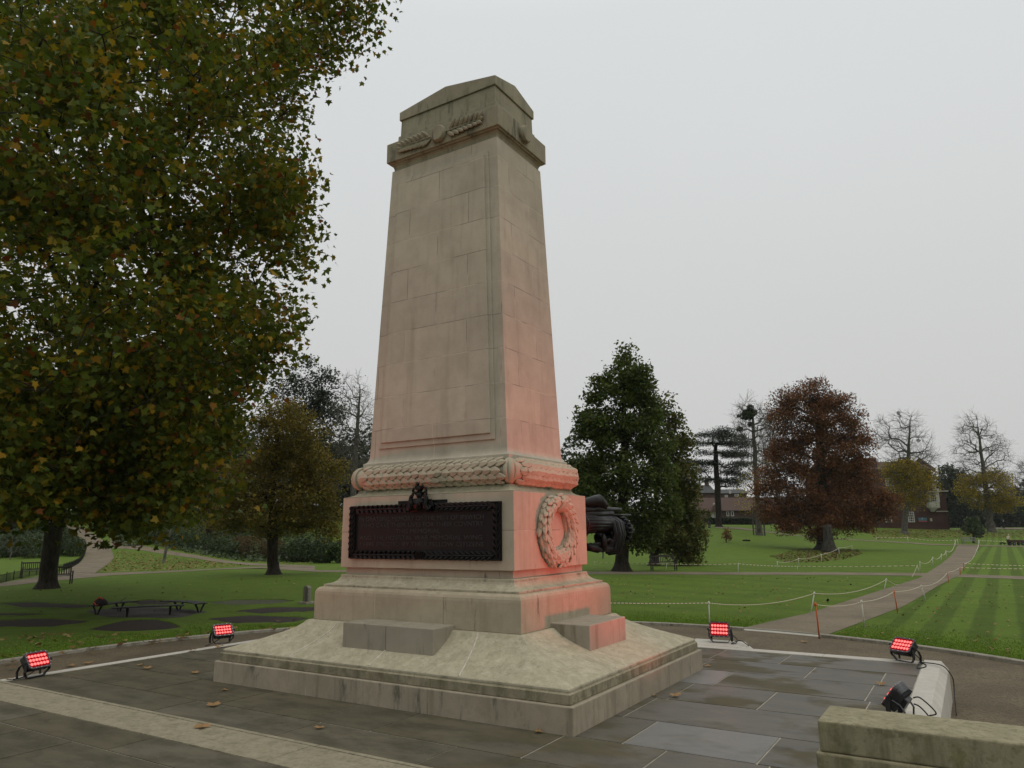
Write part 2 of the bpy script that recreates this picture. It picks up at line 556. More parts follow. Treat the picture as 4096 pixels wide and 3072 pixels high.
    for (c, nr) in (((0, -0.601, zc), (0, -1, 0)), ((0.905, 0, zc), (1, 0, 0))):
        rd = MB()
        c, nr = np.array(c) * S, np.array(nr, float)
        sd, up_ = np.cross(nr, (0, 0, 1.0)), np.array([0, 0, 1.0])
        rd.loft([[c + (nr * e + sd * r * math.cos(q) + up_ * r * math.sin(q)) * S for q in np.linspace(0, 2 * PI, 37)[:-1]] for r, e in ((0.116, -0.01), (0.116, 0.040), (0.106, 0.062), (0.098, 0.070))])
        rd.build('roundel', M_CAP, band, bevel=0.004)
    sp = MB()
    for sx in (-1, 1):
        y = -0.603
        sp.tube([np.array([sx * x * S, (y - 0.012) * S, (zc + 0.004) * S]) for x in (0.1, 0.3, 0.5, 0.66)], [0.016, 0.014, 0.012, 0.006], 6)
        for k in range(7):
            x = 0.135 + k * 0.073
            for sz in (-1, 1):
                ln = (0.165 - 0.006 * k) * S
                an = 0.72 - 0.03 * k
                t = np.array([sx * math.cos(an), -0.05, sz * math.sin(an)])
                nn = np.array([0.12 * sx, -1.0, 0.18])
                sp.leaf(np.array([sx * (x + 0.02 * (sz > 0)) * S, (y - 0.004) * S, (zc + sz * 0.008) * S]), t, nn, ln, 0.058 * S, lift=0.030, bulge=0.5)
        sp.leaf(np.array([sx * 0.62 * S, y * S, zc * S]), (sx, -0.08, 0.0), (0, -1, 0), 0.085 * S, 0.06 * S, lift=0.03, bulge=0.45)
    sp.build('laurel_spray', M_CAP, band)
    # blocks on the slope
    M_BLOCK = stone('block_stone', (0.281, 0.255, 0.198), streak=0.85, soot=0.12, lichen=0.6)
    for x0, x1 in ((-0.602, 0.003), (0.007, 0.632)):
        MB().prism([(x0, -1.42), (x1, -1.42), (x1, -1.05), (x0, -1.05)], 0.38, 0.712, Matrix.Scale(S, 4)).build('step_block', M_BLOCK, root, bevel=0.012)
    b2 = MB().prism([(1.40, -0.47), (1.885, -0.47), (1.885, 0.44), (1.40, 0.44)], 0.36, 0.712, Matrix.Scale(S, 4))
    b2.build('step_block', M_BLOCK, root, bevel=0.012)
    # wreath on the right face
    wc, R0, r0 = np.array([1.236, 0.035, 1.668]) * S, 0.322 * S, 0.078 * S
    wr = MB()
    nu, nv = 40, 10
    V, F = [], []
    for i in range(nu):
        A = 2 * PI * i / nu
        for j in range(nv):
            B = 2 * PI * j / nv
            q = R0 + r0 * math.cos(B)
            V.append((wc[0] + r0 * 0.92 * math.sin(B) + 0.02, wc[1] + q * math.cos(A), wc[2] + q * math.sin(A) * 0.97))
    for i in range(nu):
        for j in range(nv):
            F.append((i * nv + j, ((i + 1) % nu) * nv + j, ((i + 1) % nu) * nv + (j + 1) % nv, i * nv + (j + 1) % nv))
    wr.add(V, F)
    wo = wr.build('wreath', M_CARVE, root, smooth=True)
    wl = MB()
    for i in range(30):
        for j in range(6):
            A = 2 * PI * (i + 0.5 * (j % 2)) / 30 + PI / 2
            B = -1.3 + j * 0.6 + rg.uniform(-0.08, 0.08) + PI / 2
            q = R0 + r0 * math.cos(B)
            rad = np.array([0, math.cos(A), math.sin(A)])
            tan = np.array([0, -math.sin(A), math.cos(A)])
            up = 1 if math.cos(A) > 0 else -1
            nn = rad * math.cos(B) + np.array([1.0, 0, 0]) * math.sin(B)
            p = np.array([wc[0] + 0.02, wc[1], wc[2]]) + np.array([0, q * math.cos(A), q * math.sin(A) * 0.97]) + np.array([r0 * 0.92 * math.sin(B), 0, 0])
            wl.leaf(p, tan * up * -1 + rad * rg.uniform(-0.25, 0.25), nn, rg.uniform(0.12, 0.14) * S, 0.064 * S, lift=0.032, bulge=0.34)
    wl.build('wreath_leaves', M_CARVE, wo)
    for A0, w in ((PI / 2 - 0.30, 1), (PI / 2 - 0.16, 1), (-PI / 2 + 0.1, 0)):
        pts = []
        for j in range(13):
            B = -0.3 + (PI + 0.6) * j / 12
            A = A0 + 0.12 * (j / 12 - 0.5) * 2
            q = R0 + (r0 + 0.018) * math.cos(B)
            pts.append(np.array([wc[0] + 0.02 + (r0 * 0.92 + 0.018) * math.sin(B), wc[1] + q * math.cos(A), wc[2] + q * math.sin(A) * 0.97]))
        MB().tube(pts, 0.034, 6, flat=0.45).build('ribbon', M_CARVE, wo, smooth=True)
    build_plaque(root)
    build_trophy(root)
    return root


def build_plaque(root):
    y = -0.8525
    pl = MB().box(-1.08 * S, 1.087 * S, (y - 0.022) * S, y * S, 1.354 * S, 1.972 * S).build('plaque', M_BRONZE_PANEL, root, bevel=0.006)
    tab = MB().box(-0.335 * S, 0.365 * S, (y - 0.020) * S, y * S, 1.9725 * S, 2.012 * S)
    tab.box(-0.33 * S, 0.36 * S, (y - 0.027) * S, (y - 0.0205) * S, 2.002 * S, 2.009 * S)
    tab.build('plaque_tab', M_BRONZE, pl, bevel=0.003)
    fr = MB()
    x0, x1, z0, z1 = -1.075, 1.082, 1.359, 1.967
    for e, w in ((0.0, 0.010), (0.082, 0.008)):
        d0, d1 = (y - 0.042) * S, (y - 0.0225) * S
        a0, a1, c0, c1 = x0 + e, x1 - e, z0 + e * 0.98, z1 - e
        fr.box(a0 * S, a1 * S, d0, d1, c0 * S, (c0 + w) * S)
        fr.box(a0 * S, a1 * S, d0, d1, (c1 - w) * S, c1 * S)
        fr.box(a0 * S, (a0 + w) * S, d0, d1, (c0 + w) * S, (c1 - w) * S)
        fr.box((a1 - w) * S, a1 * S, d0, d1, (c0 + w) * S, (c1 - w) * S)
    fr.build('plaque_border', M_BRONZE, pl, bevel=0.002)
    ga = MB()
    yy = (y - 0.024) * S
    def strip(pa, pb, n):
        pa, pb = np.array(pa), np.array(pb)
        t = (pb - pa) / np.linalg.norm(pb - pa)
        s = np.array([-t[1], t[0]])
        L = np.linalg.norm(pb - pa)
        ga.tube([np.array([*(pa * S), 0])[[0, 2, 1]] + np.array([0, yy - 0.012, 0]), np.array([*(pb * S), 0])[[0, 2, 1]] + np.array([0, yy - 0.012, 0])], 0.012, 6)
        for k in range(n):
            p = pa + t * L * (k + 0.2) / n
            for sg in (-1, 1):
                q = p + s * sg * 0.003
                dd = t * 0.85 + s * sg * 0.55
                ga.leaf((q[0] * S, yy, q[1] * S), (dd[0], -0.15, dd[1]), (0, -1, 0), 0.085 * S, 0.036 * S, lift=0.010, bulge=0.45)
    zt, zb, xl, xr = 1.926, 1.402, -1.032, 1.040
    strip((-1.0, zt), (-0.2, zt), 11)
    strip((1.0, zt), (0.22, zt), 11)
    strip((-1.0, zb), (-0.06, zb), 13)
    strip((1.0, zb), (0.08, zb), 13)
    strip((xl, 1.39), (xl, 1.94), 8)
    strip((xr, 1.39), (xr, 1.94), 8)
    for k in range(5):
        ga.tube([np.array([(-0.05 + k * 0.028) * S, yy - 0.02, (zb - 0.035) * S]), np.array([(-0.03 + k * 0.028) * S, yy - 0.026, (zb + 0.035) * S])], 0.010, 6)
    ga.build('plaque_garland', M_BRONZE, pl)
    # crest over the plaque
    cr = MB()
    cx, yb = 0.015, y - 0.03
    sh = [(-0.055, 2.03), (0.055, 2.03), (0.057, 1.97), (0.045, 1.925), (0.0, 1.89), (-0.045, 1.925), (-0.057, 1.97)]
    Mr = Matrix(((S, 0, 0, cx * S), (0, 0, S, yb * S), (0, S, 0, 0), (0, 0, 0, 1)))
    cr.prism(sh, -0.075, 0.02, Mr)
    cr.prism([(x * 0.75, 1.96 + (z - 1.96) * 0.75) for x, z in sh], -0.088, -0.07, Mr)
    cr.prism([(-0.13, 1.885), (0.13, 1.885), (0.14, 1.905), (-0.14, 1.905)], -0.03, 0.02, Mr)
    def tb(pts, rad, n=8):
        cr.tube([np.array([(cx + x) * S, (yb + d) * S, z * S]) for x, d, z in pts], [q * S for q in rad], n)
    for s in (-1, 1):
        # sea-horse supporter: arched neck, body and curled tail
        tb([(s * 0.075, -0.06, 2.045), (s * 0.092, -0.055, 2.06), (s * 0.108, -0.05, 2.045), (s * 0.112, -0.045, 2.01), (s * 0.098, -0.05, 1.97), (s * 0.105, -0.055, 1.935),
            (s * 0.135, -0.05, 1.905), (s * 0.16, -0.045, 1.915), (s * 0.162, -0.04, 1.94), (s * 0.143, -0.045, 1.945), (s * 0.138, -0.045, 1.93)],
           [0.012, 0.02, 0.023, 0.03, 0.035, 0.03, 0.024, 0.019, 0.015, 0.011, 0.007])
        tb([(s * 0.09, -0.075, 1.99), (s * 0.062, -0.095, 1.985), (s * 0.05, -0.09, 1.955)], [0.016, 0.012, 0.009])
        for k in range(4):
            tb([(s * 0.115, -0.03, 2.0 - 0.018 * k), (s * (0.16 + 0.012 * k), -0.02, 2.012 - 0.022 * k), (s * (0.182 - 0.002 * k), -0.02, 1.99 - 0.026 * k)], [0.014, 0.011, 0.005])
        # mantling scrolls beside the helm
        tb([(s * 0.03, -0.03, 2.075), (s * 0.075, -0.03, 2.10), (s * 0.1, -0.03, 2.085), (s * 0.092, -0.03, 2.06)], [0.016, 0.018, 0.015, 0.009])
        tb([(s * 0.02, -0.03, 2.115), (s * 0.05, -0.03, 2.15), (s * 0.085, -0.03, 2.145), (s * 0.098, -0.03, 2.115), (s * 0.09, -0.03, 2.09)], [0.012, 0.016, 0.017, 0.014, 0.008])
    cr.ball((cx * S, (yb - 0.035) * S, 2.065 * S), (0.036 * S, 0.036 * S, 0.04 * S))
    tb([(-0.04, -0.035, 2.10), (0.04, -0.035, 2.10)], [0.012, 0.012])
    # demi-lion holding a ship
    tb([(0.0, -0.035, 2.10), (-0.004, -0.035, 2.14), (-0.012, -0.04, 2.17)], [0.026, 0.028, 0.022])
    cr.ball(((cx - 0.018) * S, (yb - 0.045) * S, 2.19 * S), (0.02 * S, 0.024 * S, 0.021 * S))
    tb([(0.0, -0.04, 2.155), (0.035, -0.05, 2.15), (0.048, -0.05, 2.165)], [0.012, 0.010, 0.008])
    tb([(-0.012, -0.04, 2.155), (-0.045, -0.05, 2.165), (-0.05, -0.05, 2.18)], [0.012, 0.010, 0.008])
    tb([(0.03, -0.05, 2.168), (0.052, -0.05, 2.163), (0.072, -0.05, 2.172)], [0.006, 0.012, 0.006])
    tb([(0.052, -0.05, 2.165), (0.053, -0.05, 2.2)], [0.004, 0.003])
    for k in range(3):
        tb([(-0.03 + k * 0.018, -0.045, 2.2), (-0.034 + k * 0.02, -0.045, 2.219)], [0.006, 0.003])
    cr.build('crest', M_BRONZE, pl, smooth=True)
    # raised lettering
    rows = [('IN GRATEFVL MEMORY OF THE MEN OF IPSWICH', -0.925, 0.870, 1.787, 0.050), ('WHO GAVE THEIR LIVES FOR THEIR COVNTRY', -0.905, 0.870, 1.716, 0.048),
            ('THIS MEMORIAL', -0.355, 0.286, 1.646, 0.047), ('AND THE HOSPITAL WAR MEMORIAL WING', -0.912, 0.848, 1.573, 0.047), ('WERE ERECTED BY THEIR FELLOW CITIZENS', -0.909, 0.870, 1.500, 0.048)]
    allv, allf = [], []
    for txt, xa, xb, zb_, h in rows:
        cu = bpy.data.curves.new('letters', 'FONT')
        cu.body = txt
        cu.extrude = 0.1
        cu.resolution_u = 3
        ob = bpy.data.objects.new('letters', cu)
        me = bpy.data.meshes.new_from_object(ob)
        co = np.array([v.co[:] for v in me.vertices])
        lo, hi = co.min(0), co.max(0)
        co[:, 0] = (xa + (co[:, 0] - lo[0]) / (hi[0] - lo[0]) * (xb - xa)) * S
        co[:, 1] = (zb_ + (co[:, 1] - lo[1]) / (hi[1] - lo[1]) * h) * S
        dep = (y - 0.022) * S - 0.006 + (0.1 - co[:, 2]) / 0.2 * 0.010
        off = len(allv)
        allv += [(p[0], d, p[1]) for p, d in zip(co, dep)]
        allf += [tuple(i + off for i in q.vertices) for q in me.polygons]
        bpy.data.objects.remove(ob)
        bpy.data.meshes.remove(me)
        bpy.data.curves.remove(cu)
    mb = MB()
    mb.add(allv, allf)
    mb.build('lettering', M_LETTER, pl)


def build_trophy(root):
    """the bronze trophy of arms that juts out of the back face"""
    tr = MB()
    k = lambda x, y, z: np.array([x * S, (0.85 + (y - 0.85) * 0.95) * S, (1.70 + (z - 1.70) * 0.93) * S])
    core = [[k(-0.75 * q, yy, 1.42 + dz) for q, dz in ()] for yy in ()]
    for yy, w, zl, zh in ((0.845, 0.95, 1.40, 1.98), (1.5, 0.92, 1.42, 1.93), (1.95, 0.80, 1.45, 1.86), (2.2, 0.55, 1.50, 1.80)):
        core.append([k(w * math.cos(t), yy, (zl + zh) / 2 + (zh - zl) / 2 * math.sin(t)) for t in np.linspace(0, 2 * PI, 15)[:-1]])
    tr.loft(core)
    tp = tr.build('bronze_trophy', M_BRONZE, root, smooth=True)
    # gun barrels lying on top
    g = MB()
    g.tube([k(0.95, 0.85, 1.93), k(0.98, 1.55, 1.945), k(1.0, 1.66, 1.955), k(1.0, 1.68, 1.97), k(1.0, 1.74, 1.955), k(1.02, 2.42, 1.965), k(1.02, 2.5, 1.963)], [0.055, 0.05, 0.05, 0.062, 0.05, 0.036, 0.03], 12)
    g.build('gun_barrel', M_BRONZE, tp, smooth=True)
    g = MB()
    g.tube([k(0.95, 1.35, 1.865), k(1.0, 1.7, 1.885), k(1.03, 2.15, 1.90)], [0.075, 0.06, 0.05], 10)
    g.tube([k(1.04, 2.1, 1.875), k(1.06, 2.75, 1.885)], [0.045, 0.03], 8, flat=0.6)
    g.build('gun_barrel', M_BRONZE, tp, smooth=True)
    # bell mouthed horn above
    g = MB()
    g.tube([k(0.9, 0.86, 2.05), k(0.95, 1.35, 2.04), k(1.0, 1.58, 2.07), k(1.02, 1.72, 2.08), k(1.02, 1.82, 2.045), k(1.02, 1.95, 2.02)], [0.05, 0.055, 0.085, 0.105, 0.085, 0.05], 12)
    for q in range(7):
        a = q * 0.9
        g.ball(k(1.0 + 0.05 * math.cos(a), 1.92 + 0.02 * (q % 2), 2.02 + 0.045 * math.sin(a)), 0.03 * S)
    g.build('war_horn', M_BRONZE, tp, smooth=True)
    # fluted bundle of rods
    g = MB()
    for q in range(7):
        a = -0.9 + q * 0.33
        g.tube([k(0.92 + 0.15 * math.cos(a), 1.16, 1.74 + 0.12 * math.sin(a)), k(0.95 + 0.16 * math.cos(a), 2.02, 1.745 + 0.115 * math.sin(a))], 0.034 * S, 8)
    for yy in (1.2, 1.97):
        g.tube([k(0.92 + 0.185 * math.cos(a), yy, 1.74 + 0.15 * math.sin(a)) for a in np.linspace(-1.2, 1.5, 9)], 0.016 * S, 6)
    g.build('rod_bundle', M_BRONZE, tp, smooth=True)
    # draped cloth: folds falling over the end
    g = MB()
    for q, (y0, ln, w) in enumerate(((2.02, 0.50, 0.05), (2.10, 0.52, 0.055), (2.18, 0.47, 0.05), (1.92, 0.42, 0.035))):
        g.tube([k(0.85, y0 - 0.06, 1.86), k(1.02, y0, 1.84), k(1.12, y0 + 0.04, 1.75), k(1.14, y0 + 0.06, 1.6), k(1.10, y0 + 0.02, 1.86 - ln), k(1.02, y0 - 0.1, 1.84 - ln)], [w * S * 0.8, w * S, w * S * 1.1, w * S * 1.1, w * S * 0.9, w * S * 0.5], 8)
    g.tube([k(1.05, 1.75, 1.60), k(1.12, 1.62, 1.56), k(1.13, 1.6, 1.47), k(1.1, 1.68, 1.40), k(1.08, 1.85, 1.38), k(1.05, 1.95, 1.40)], [0.03, 0.045, 0.05, 0.05, 0.045, 0.02], 8)
    g.tube([k(1.06, 1.72, 1.48), k(1.13, 1.8, 1.52), k(1.15, 1.86, 1.49)], [0.03, 0.035, 0.02], 8)
    g.build('drapery', M_BRONZE, tp, smooth=True)
    # helmet with a ridged neck guard at the tip
    g = MB()
    g.ball(k(0.98, 2.58, 1.66), (0.17 * S, 0.22 * S, 0.16 * S), nu=16, nv=10)
    for q in range(9):
        a = 0.15 + q * 0.33
        g.tube([k(0.98 + 0.20 * math.sin(a), 2.31 + 0.01 * q, 1.66 + 0.20 * math.cos(a)), k(0.98 + 0.22 * math.sin(a), 2.42 + 0.01 * q, 1.66 + 0.21 * math.cos(a))], 0.018 * S, 6)
    g.tube([k(0.98 + 0.20 * math.sin(a), 2.45, 1.66 + 0.20 * math.cos(a)) for a in np.linspace(0, PI, 12)], 0.028 * S, 8)
    for q in range(6):
        g.tube([k(1.0, 2.6 + q * 0.04, 1.815 - q * 0.018), k(1.0, 2.68 + q * 0.05, 1.83 - q * 0.022)], [0.02 * S, 0.006 * S], 6)
    g.tube([k(1.0, 2.74, 1.73), k(1.02, 2.93, 1.735)], [0.02 * S, 0.003], 6)
    g.tube([k(1.1, 2.5, 1.645), k(1.12, 2.7, 1.65), k(1.05, 2.79, 1.65)], 0.022 * S, 8)
    g.build('helmet', M_BRONZE, tp, smooth=True)
    g = MB()
    sack = [[k(0.9 + rx * math.cos(t), yy, zz + rz * math.sin(t)) for t in np.linspace(0, 2 * PI, 13)[:-1]] for yy, zz, rx, rz in ((2.1, 1.55, 0.14, 0.10), (2.25, 1.50, 0.2, 0.14), (2.42, 1.49, 0.2, 0.13), (2.55, 1.54, 0.16, 0.11), (2.64, 1.62, 0.08, 0.05))]
    g.loft(sack)
    for q in range(4):
        g.ball(k(1.06, 2.28 + 0.06 * (q % 2), 1.50 - 0.035 * q + 0.05), (0.05 * S, 0.045 * S, 0.016 * S))
    g.build('laurel_knot', M_BRONZE, tp, smooth=True)
    # shell cases under the group
    g = MB()
    for q in range(5):
        g.tube([k(0.98 - 0.02 * q, 1.35 + q * 0.17, 1.435), k(1.08, 1.52 + q * 0.17, 1.385 + 0.002 * q), k(1.1, 1.60 + q * 0.17, 1.39)], [0.05 * S, 0.045 * S, 0.02 * S], 10)
    g.build('shell_cases', M_BRONZE, tp, smooth=True)
# ------------------------------------------------------------------ ground, terrace, paths
def grass_mat():
    m = NT('lawn_grass')
    p = m.pos()
    x, y, z = m.n('SeparateXYZ', {0: p}).outputs
    big = m.noise(p, 0.12, 4, 0.6)
    mid = m.noise(p, 1.1, 5, 0.65)
    fine = m.noise(p, 14, 4, 0.75)
    blade = m.noise(m.scaled(p, (60, 60, 10)), 1.0, 3, 0.8)
    c = m.mix(m.ramp(mid, 0.3, 0.72), GRASS_A, GRASS_B)
    c = m.mix(m.ramp(big, 0.35, 0.7, 0, 0.55), c, GRASS_C)
    c = m.mix(m.ramp(fine, 0.35, 0.75, 0, 0.5), c, (0.050, 0.075, 0.010))
    c = m.mix(m.ramp(blade, 0.4, 0.75, 0, 0.55), c, (0.17, 0.20, 0.042))
    # mowing: bands run away along the main path on its right, across on its left
    a, b = G(3530, 2440), G(3880, 2200)
    t = unit((b - a)[:2])
    nrm = np.array([t[1], -t[0]])
    dist = m.math('ADD', m.math('MULTIPLY', m.math('SUBTRACT', x, a[0]), nrm[0]), m.math('MULTIPLY', m.math('SUBTRACT', y, a[1]), nrm[1]))
    along = m.math('ADD', m.math('MULTIPLY', m.math('SUBTRACT', x, a[0]), t[0]), m.math('MULTIPLY', m.math('SUBTRACT', y, a[1]), t[1]))
    wob = m.math('MULTIPLY', m.noise(p, 0.25, 2), 1.6)
    s1 = m.math('SINE', m.math('MULTIPLY', m.math('ADD', dist, m.math('MULTIPLY', wob, 0.12)), 6.2))
    s2 = m.math('SINE', m.math('MULTIPLY', m.math('ADD', m.math('ADD', along, m.math('MULTIPLY', dist, 0.35)), wob), 2.3))
    rightside = m.math('GREATER_THAN', dist, 0.6)
    mown = m.ramp(x, -14, -6)
    st = m.math('ADD', m.math('MULTIPLY', m.ramp(s1, -0.35, 0.35, -1, 1), rightside), m.math('MULTIPLY', s2, m.math('MULTIPLY', m.math('SUBTRACT', 1.0, rightside), 0.42)))
    st = m.math('MULTIPLY', st, mown)
    k = m.math('ADD', 1.0, m.math('MULTIPLY', st, 0.17))
    c = m.mix(1.0, c, m.n('CombineXYZ', {0: k, 1: k, 2: k}).outputs[0], 'MULTIPLY')
    nb = m.bump(m.noise(m.scaled(p, (35, 35, 5)), 1.0, 4, 0.8), 0.9, 0.05)
    nb = m.bump(m.noise(p, 3.0, 4), 0.4, 0.08, nb)
    return m.done(c, 0.9, nb, 0.12)


GRASS_A = (0.072, 0.130, 0.013)
GRASS_B = (0.115, 0.190, 0.022)
GRASS_C = (0.094, 0.152, 0.018)


def gravel_mat(name, a, b, stone_scale=60):
    m = NT(name)
    p = m.pos()
    v = m.n('TexVoronoi', {'Vector': p, 'Scale': stone_scale})
    c = m.mix(v.outputs['Color'], a, b)
    c = m.mix(m.ramp(m.noise(p, 0.7, 5, 0.6), 0.35, 0.7, 0, 0.5), c, tuple(x * 0.62 for x in a))
    c = m.mix(m.ramp(m.noise(p, 90, 3), 0.66, 0.72, 0, 0.5), c, tuple(min(x * 2.4, 0.6) for x in b))
    nb = m.bump(v.outputs['Distance'], 0.6, 0.02)
    nb = m.bump(m.noise(p, 5, 4), 0.3, 0.03, nb)
    return m.done(c, 0.85, nb, 0.25)


def slab_mat():
    m = NT('york_stone_slab')
    p = m.pos()
    geo = m.n('NewGeometry')
    rnd = geo.outputs['Random Per Island']
    x, y, z = m.n('SeparateXYZ', {0: p}).outputs
    c = m.cramp(rnd, [(0.0, (0.086, 0.075, 0.048)), (0.35, (0.116, 0.101, 0.064)), (0.65, (0.100, 0.089, 0.061)), (1.0, (0.136, 0.120, 0.084))])
    lam = m.noise(m.scaled(p, (1.6, 3.4, 1)), 1.0, 6, 0.65)
    c = m.mix(m.ramp(lam, 0.35, 0.7, 0, 0.7), c, (0.046, 0.042, 0.028))
    c = m.mix(m.ramp(m.noise(p, 18, 5, 0.7), 0.5, 0.8, 0, 0.4), c, (0.13, 0.12, 0.09))
    sp = m.n('TexVoronoi', {'Vector': p, 'Scale': 16.0}).outputs['Distance']
    c = m.mix(m.math('MULTIPLY', m.ramp(sp, 0.16, 0.06), m.ramp(m.noise(p, 1.3, 3), 0.48, 0.62, 0, 0.6)), c, (0.17, 0.16, 0.125))
    c = m.mix(m.ramp(m.noise(p, 2.6, 7, 0.75), 0.55, 0.7, 0, 0.55), c, (0.036, 0.034, 0.022))
    off = m.n('VectorMath', {0: p, 1: m.n('CombineXYZ', {0: m.math('MULTIPLY', rnd, 13.0), 1: 0.0, 2: 0.0}).outputs[0]}, operation='ADD').outputs[0]
    pool = m.noise(m.scaled(off, (0.85, 1.1, 1)), 1.0, 4, 0.55)
    wetzone = m.ramp(m.math('ADD', x, m.math('MULTIPLY', m.noise(p, 0.5, 2), 2.2)), 2.2, 4.3)
    wet = m.math('MULTIPLY', m.ramp(pool, 0.40, 0.52), wetzone)
    wet = m.math('ADD', wet, m.math('MULTIPLY', m.ramp(pool, 0.55, 0.75, 0, 0.30), m.math('SUBTRACT', 1.0, wetzone)), clamp=True)
    c = m.mix(m.math('MULTIPLY', wet, 0.45), c, (0.074, 0.068, 0.058))
    # dry olive islands in the wet stones
    c = m.mix(m.math('MULTIPLY', m.math('MULTIPLY', wetzone, m.ramp(pool, 0.46, 0.34)), 0.65), c, (0.088, 0.077, 0.044))
    pale = m.math('MULTIPLY', m.math('GREATER_THAN', rnd, 0.92), wetzone)
    c = m.mix(m.math('MULTIPLY', pale, 0.5), c, (0.20, 0.198, 0.188))
    rough = m.math('SUBTRACT', 0.80, m.math('MULTIPLY', wet, 0.30))
    nb = m.bump(m.noise(m.scaled(p, (4, 14, 4)), 1.0, 5, 0.7), 0.35, 0.014)
    nb = m.bump(m.noise(p, 55, 4, 0.7), 0.25, 0.006, nb)
    return m.done(c, rough, nb, m.math('ADD', 0.10, m.math('MULTIPLY', wet, 0.34)))


M_GRASS = grass_mat()
M_GRAVEL = gravel_mat('terrace_gravel', (0.085, 0.066, 0.038), (0.175, 0.138, 0.086), 34)
M_PATH = gravel_mat('path_gravel', (0.145, 0.115, 0.073), (0.245, 0.200, 0.138), 40)
M_SOIL = gravel_mat('bed_soil', (0.017, 0.012, 0.008), (0.042, 0.029, 0.020), 22)
M_SLAB = slab_mat()
M_MORTAR = plain('joint_mortar', (0.33, 0.30, 0.235), 0.9, nscale=5, var=0.7)
M_KERB = stone('kerb_stone', (0.30, 0.275, 0.225), streak=0.5, soot=0.35, lichen=0.35, blotch=0.5)
M_EDGE = stone('edge_stone', (0.47, 0.44, 0.385), streak=0.3, soot=0.02, lichen=0.2)
M_BAND = stone('band_stone', (0.27, 0.242, 0.172), streak=0.3, soot=0.6, lichen=0.5, blotch=0.5)
KR = 10.86
TX0, TX1, TY0, TY1 = -4.68 * S, 4.77 * S, -2.945 * S, 3.55 * S


def build_ground():
    # lawn: one polar sheet from the kerb to the horizon
    nt = 420
    rad = np.concatenate([[KR, 11.1, 11.6, 12.4], np.geomspace(13.2, 320, 110), [420, 600, 900]])
    th = np.linspace(0, 2 * PI, nt, endpoint=False)
    X = rad[:, None] * np.cos(th)[None]
    Y = rad[:, None] * np.sin(th)[None]
    V = np.stack([X, Y, height(X, Y)], -1).reshape(-1, 3)
    i = np.arange(len(rad) - 1)[:, None] * nt + np.arange(nt)[None]
    j = np.arange(len(rad) - 1)[:, None] * nt + (np.arange(nt)[None] + 1) % nt
    F = np.stack([i, i + nt, j + nt, j], -1).reshape(-1, 4)
    tag(np_mesh('lawn', V, F.ravel(), np.arange(len(F)) * 4, M_GRASS, smooth=True), kind='structure')
    mb = MB()
    ring = [(11.0 * math.cos(t), 11.0 * math.sin(t), Z_GRAVEL) for t in np.linspace(0, 2 * PI, 120, endpoint=False)]
    mb.add(ring, [tuple(range(120))])
    tag(mb.build('gravel_path', M_GRAVEL), kind='structure')
    # kerb round the gravel, open at the mouth of the main path
    am = [math.atan2(*on_z(u, v, Z_LAWN)[[1, 0]]) for u, v in ((2925, 2528), (3228, 2552))]
    a1, a0 = max(am), min(am)
    n = 64
    arc = np.linspace(a1, a0 + 2 * PI, n * 4 + 1)
    kb = MB()
    for k in range(n):
        seg = arc[k * 4:k * 4 + 5]
        e = 0.003 / KR
        seg = np.concatenate([[seg[0] + e], seg[1:-1], [seg[-1] - e]])
        prof = [(KR - 0.10, Z_GRAVEL - 0.05), (KR + 0.06, Z_GRAVEL - 0.05), (KR + 0.06, Z_LAWN + 0.018), (KR - 0.085, Z_LAWN + 0.022), (KR - 0.10, Z_LAWN + 0.008)]
        kb.loft([[(r * math.cos(a), r * math.sin(a), z) for r, z in prof][::-1] for a in seg])
    tag(kb.build('kerb', M_KERB), kind='structure')
    st = MB()
    seg = np.linspace(a0, a1, 9)
    prof = [(KR - 0.06, Z_GRAVEL - 0.05), (KR + 0.05, Z_GRAVEL - 0.05), (KR + 0.05, Z_LAWN + 0.014), (KR - 0.06, Z_GRAVEL + 0.006)]
    st.loft([[(r * math.cos(a), r * math.sin(a), z) for r, z in prof][::-1] for a in seg])
    tag(st.build('path_threshold_kerb', M_EDGE), kind='structure')
    build_terrace()
    build_paths()
    build_blades()


def slab_rows(mb, x0, x1, y0, y1, rows, seed, holes=()):
    rg = random.Random(seed)
    J = 0.010
    y = y0
    k = 0
    for h in rows:
        if y >= y1 - 0.02:
            break
        h = min(h, y1 - y)
        x = x0 - rg.uniform(0, 1.2)
        while x < x1:
            w = rg.choice((0.92, 1.05, 1.25, 1.5, 1.8, 2.1))
            a, b = max(x, x0), min(x + w, x1)
            if b - a > 0.05:
                z = rg.uniform(-0.002, 0.001)
                mb.box(a + J, b - J, y + J, y + h - J, -0.04, z)
            x += w
        y += h
        k += 1


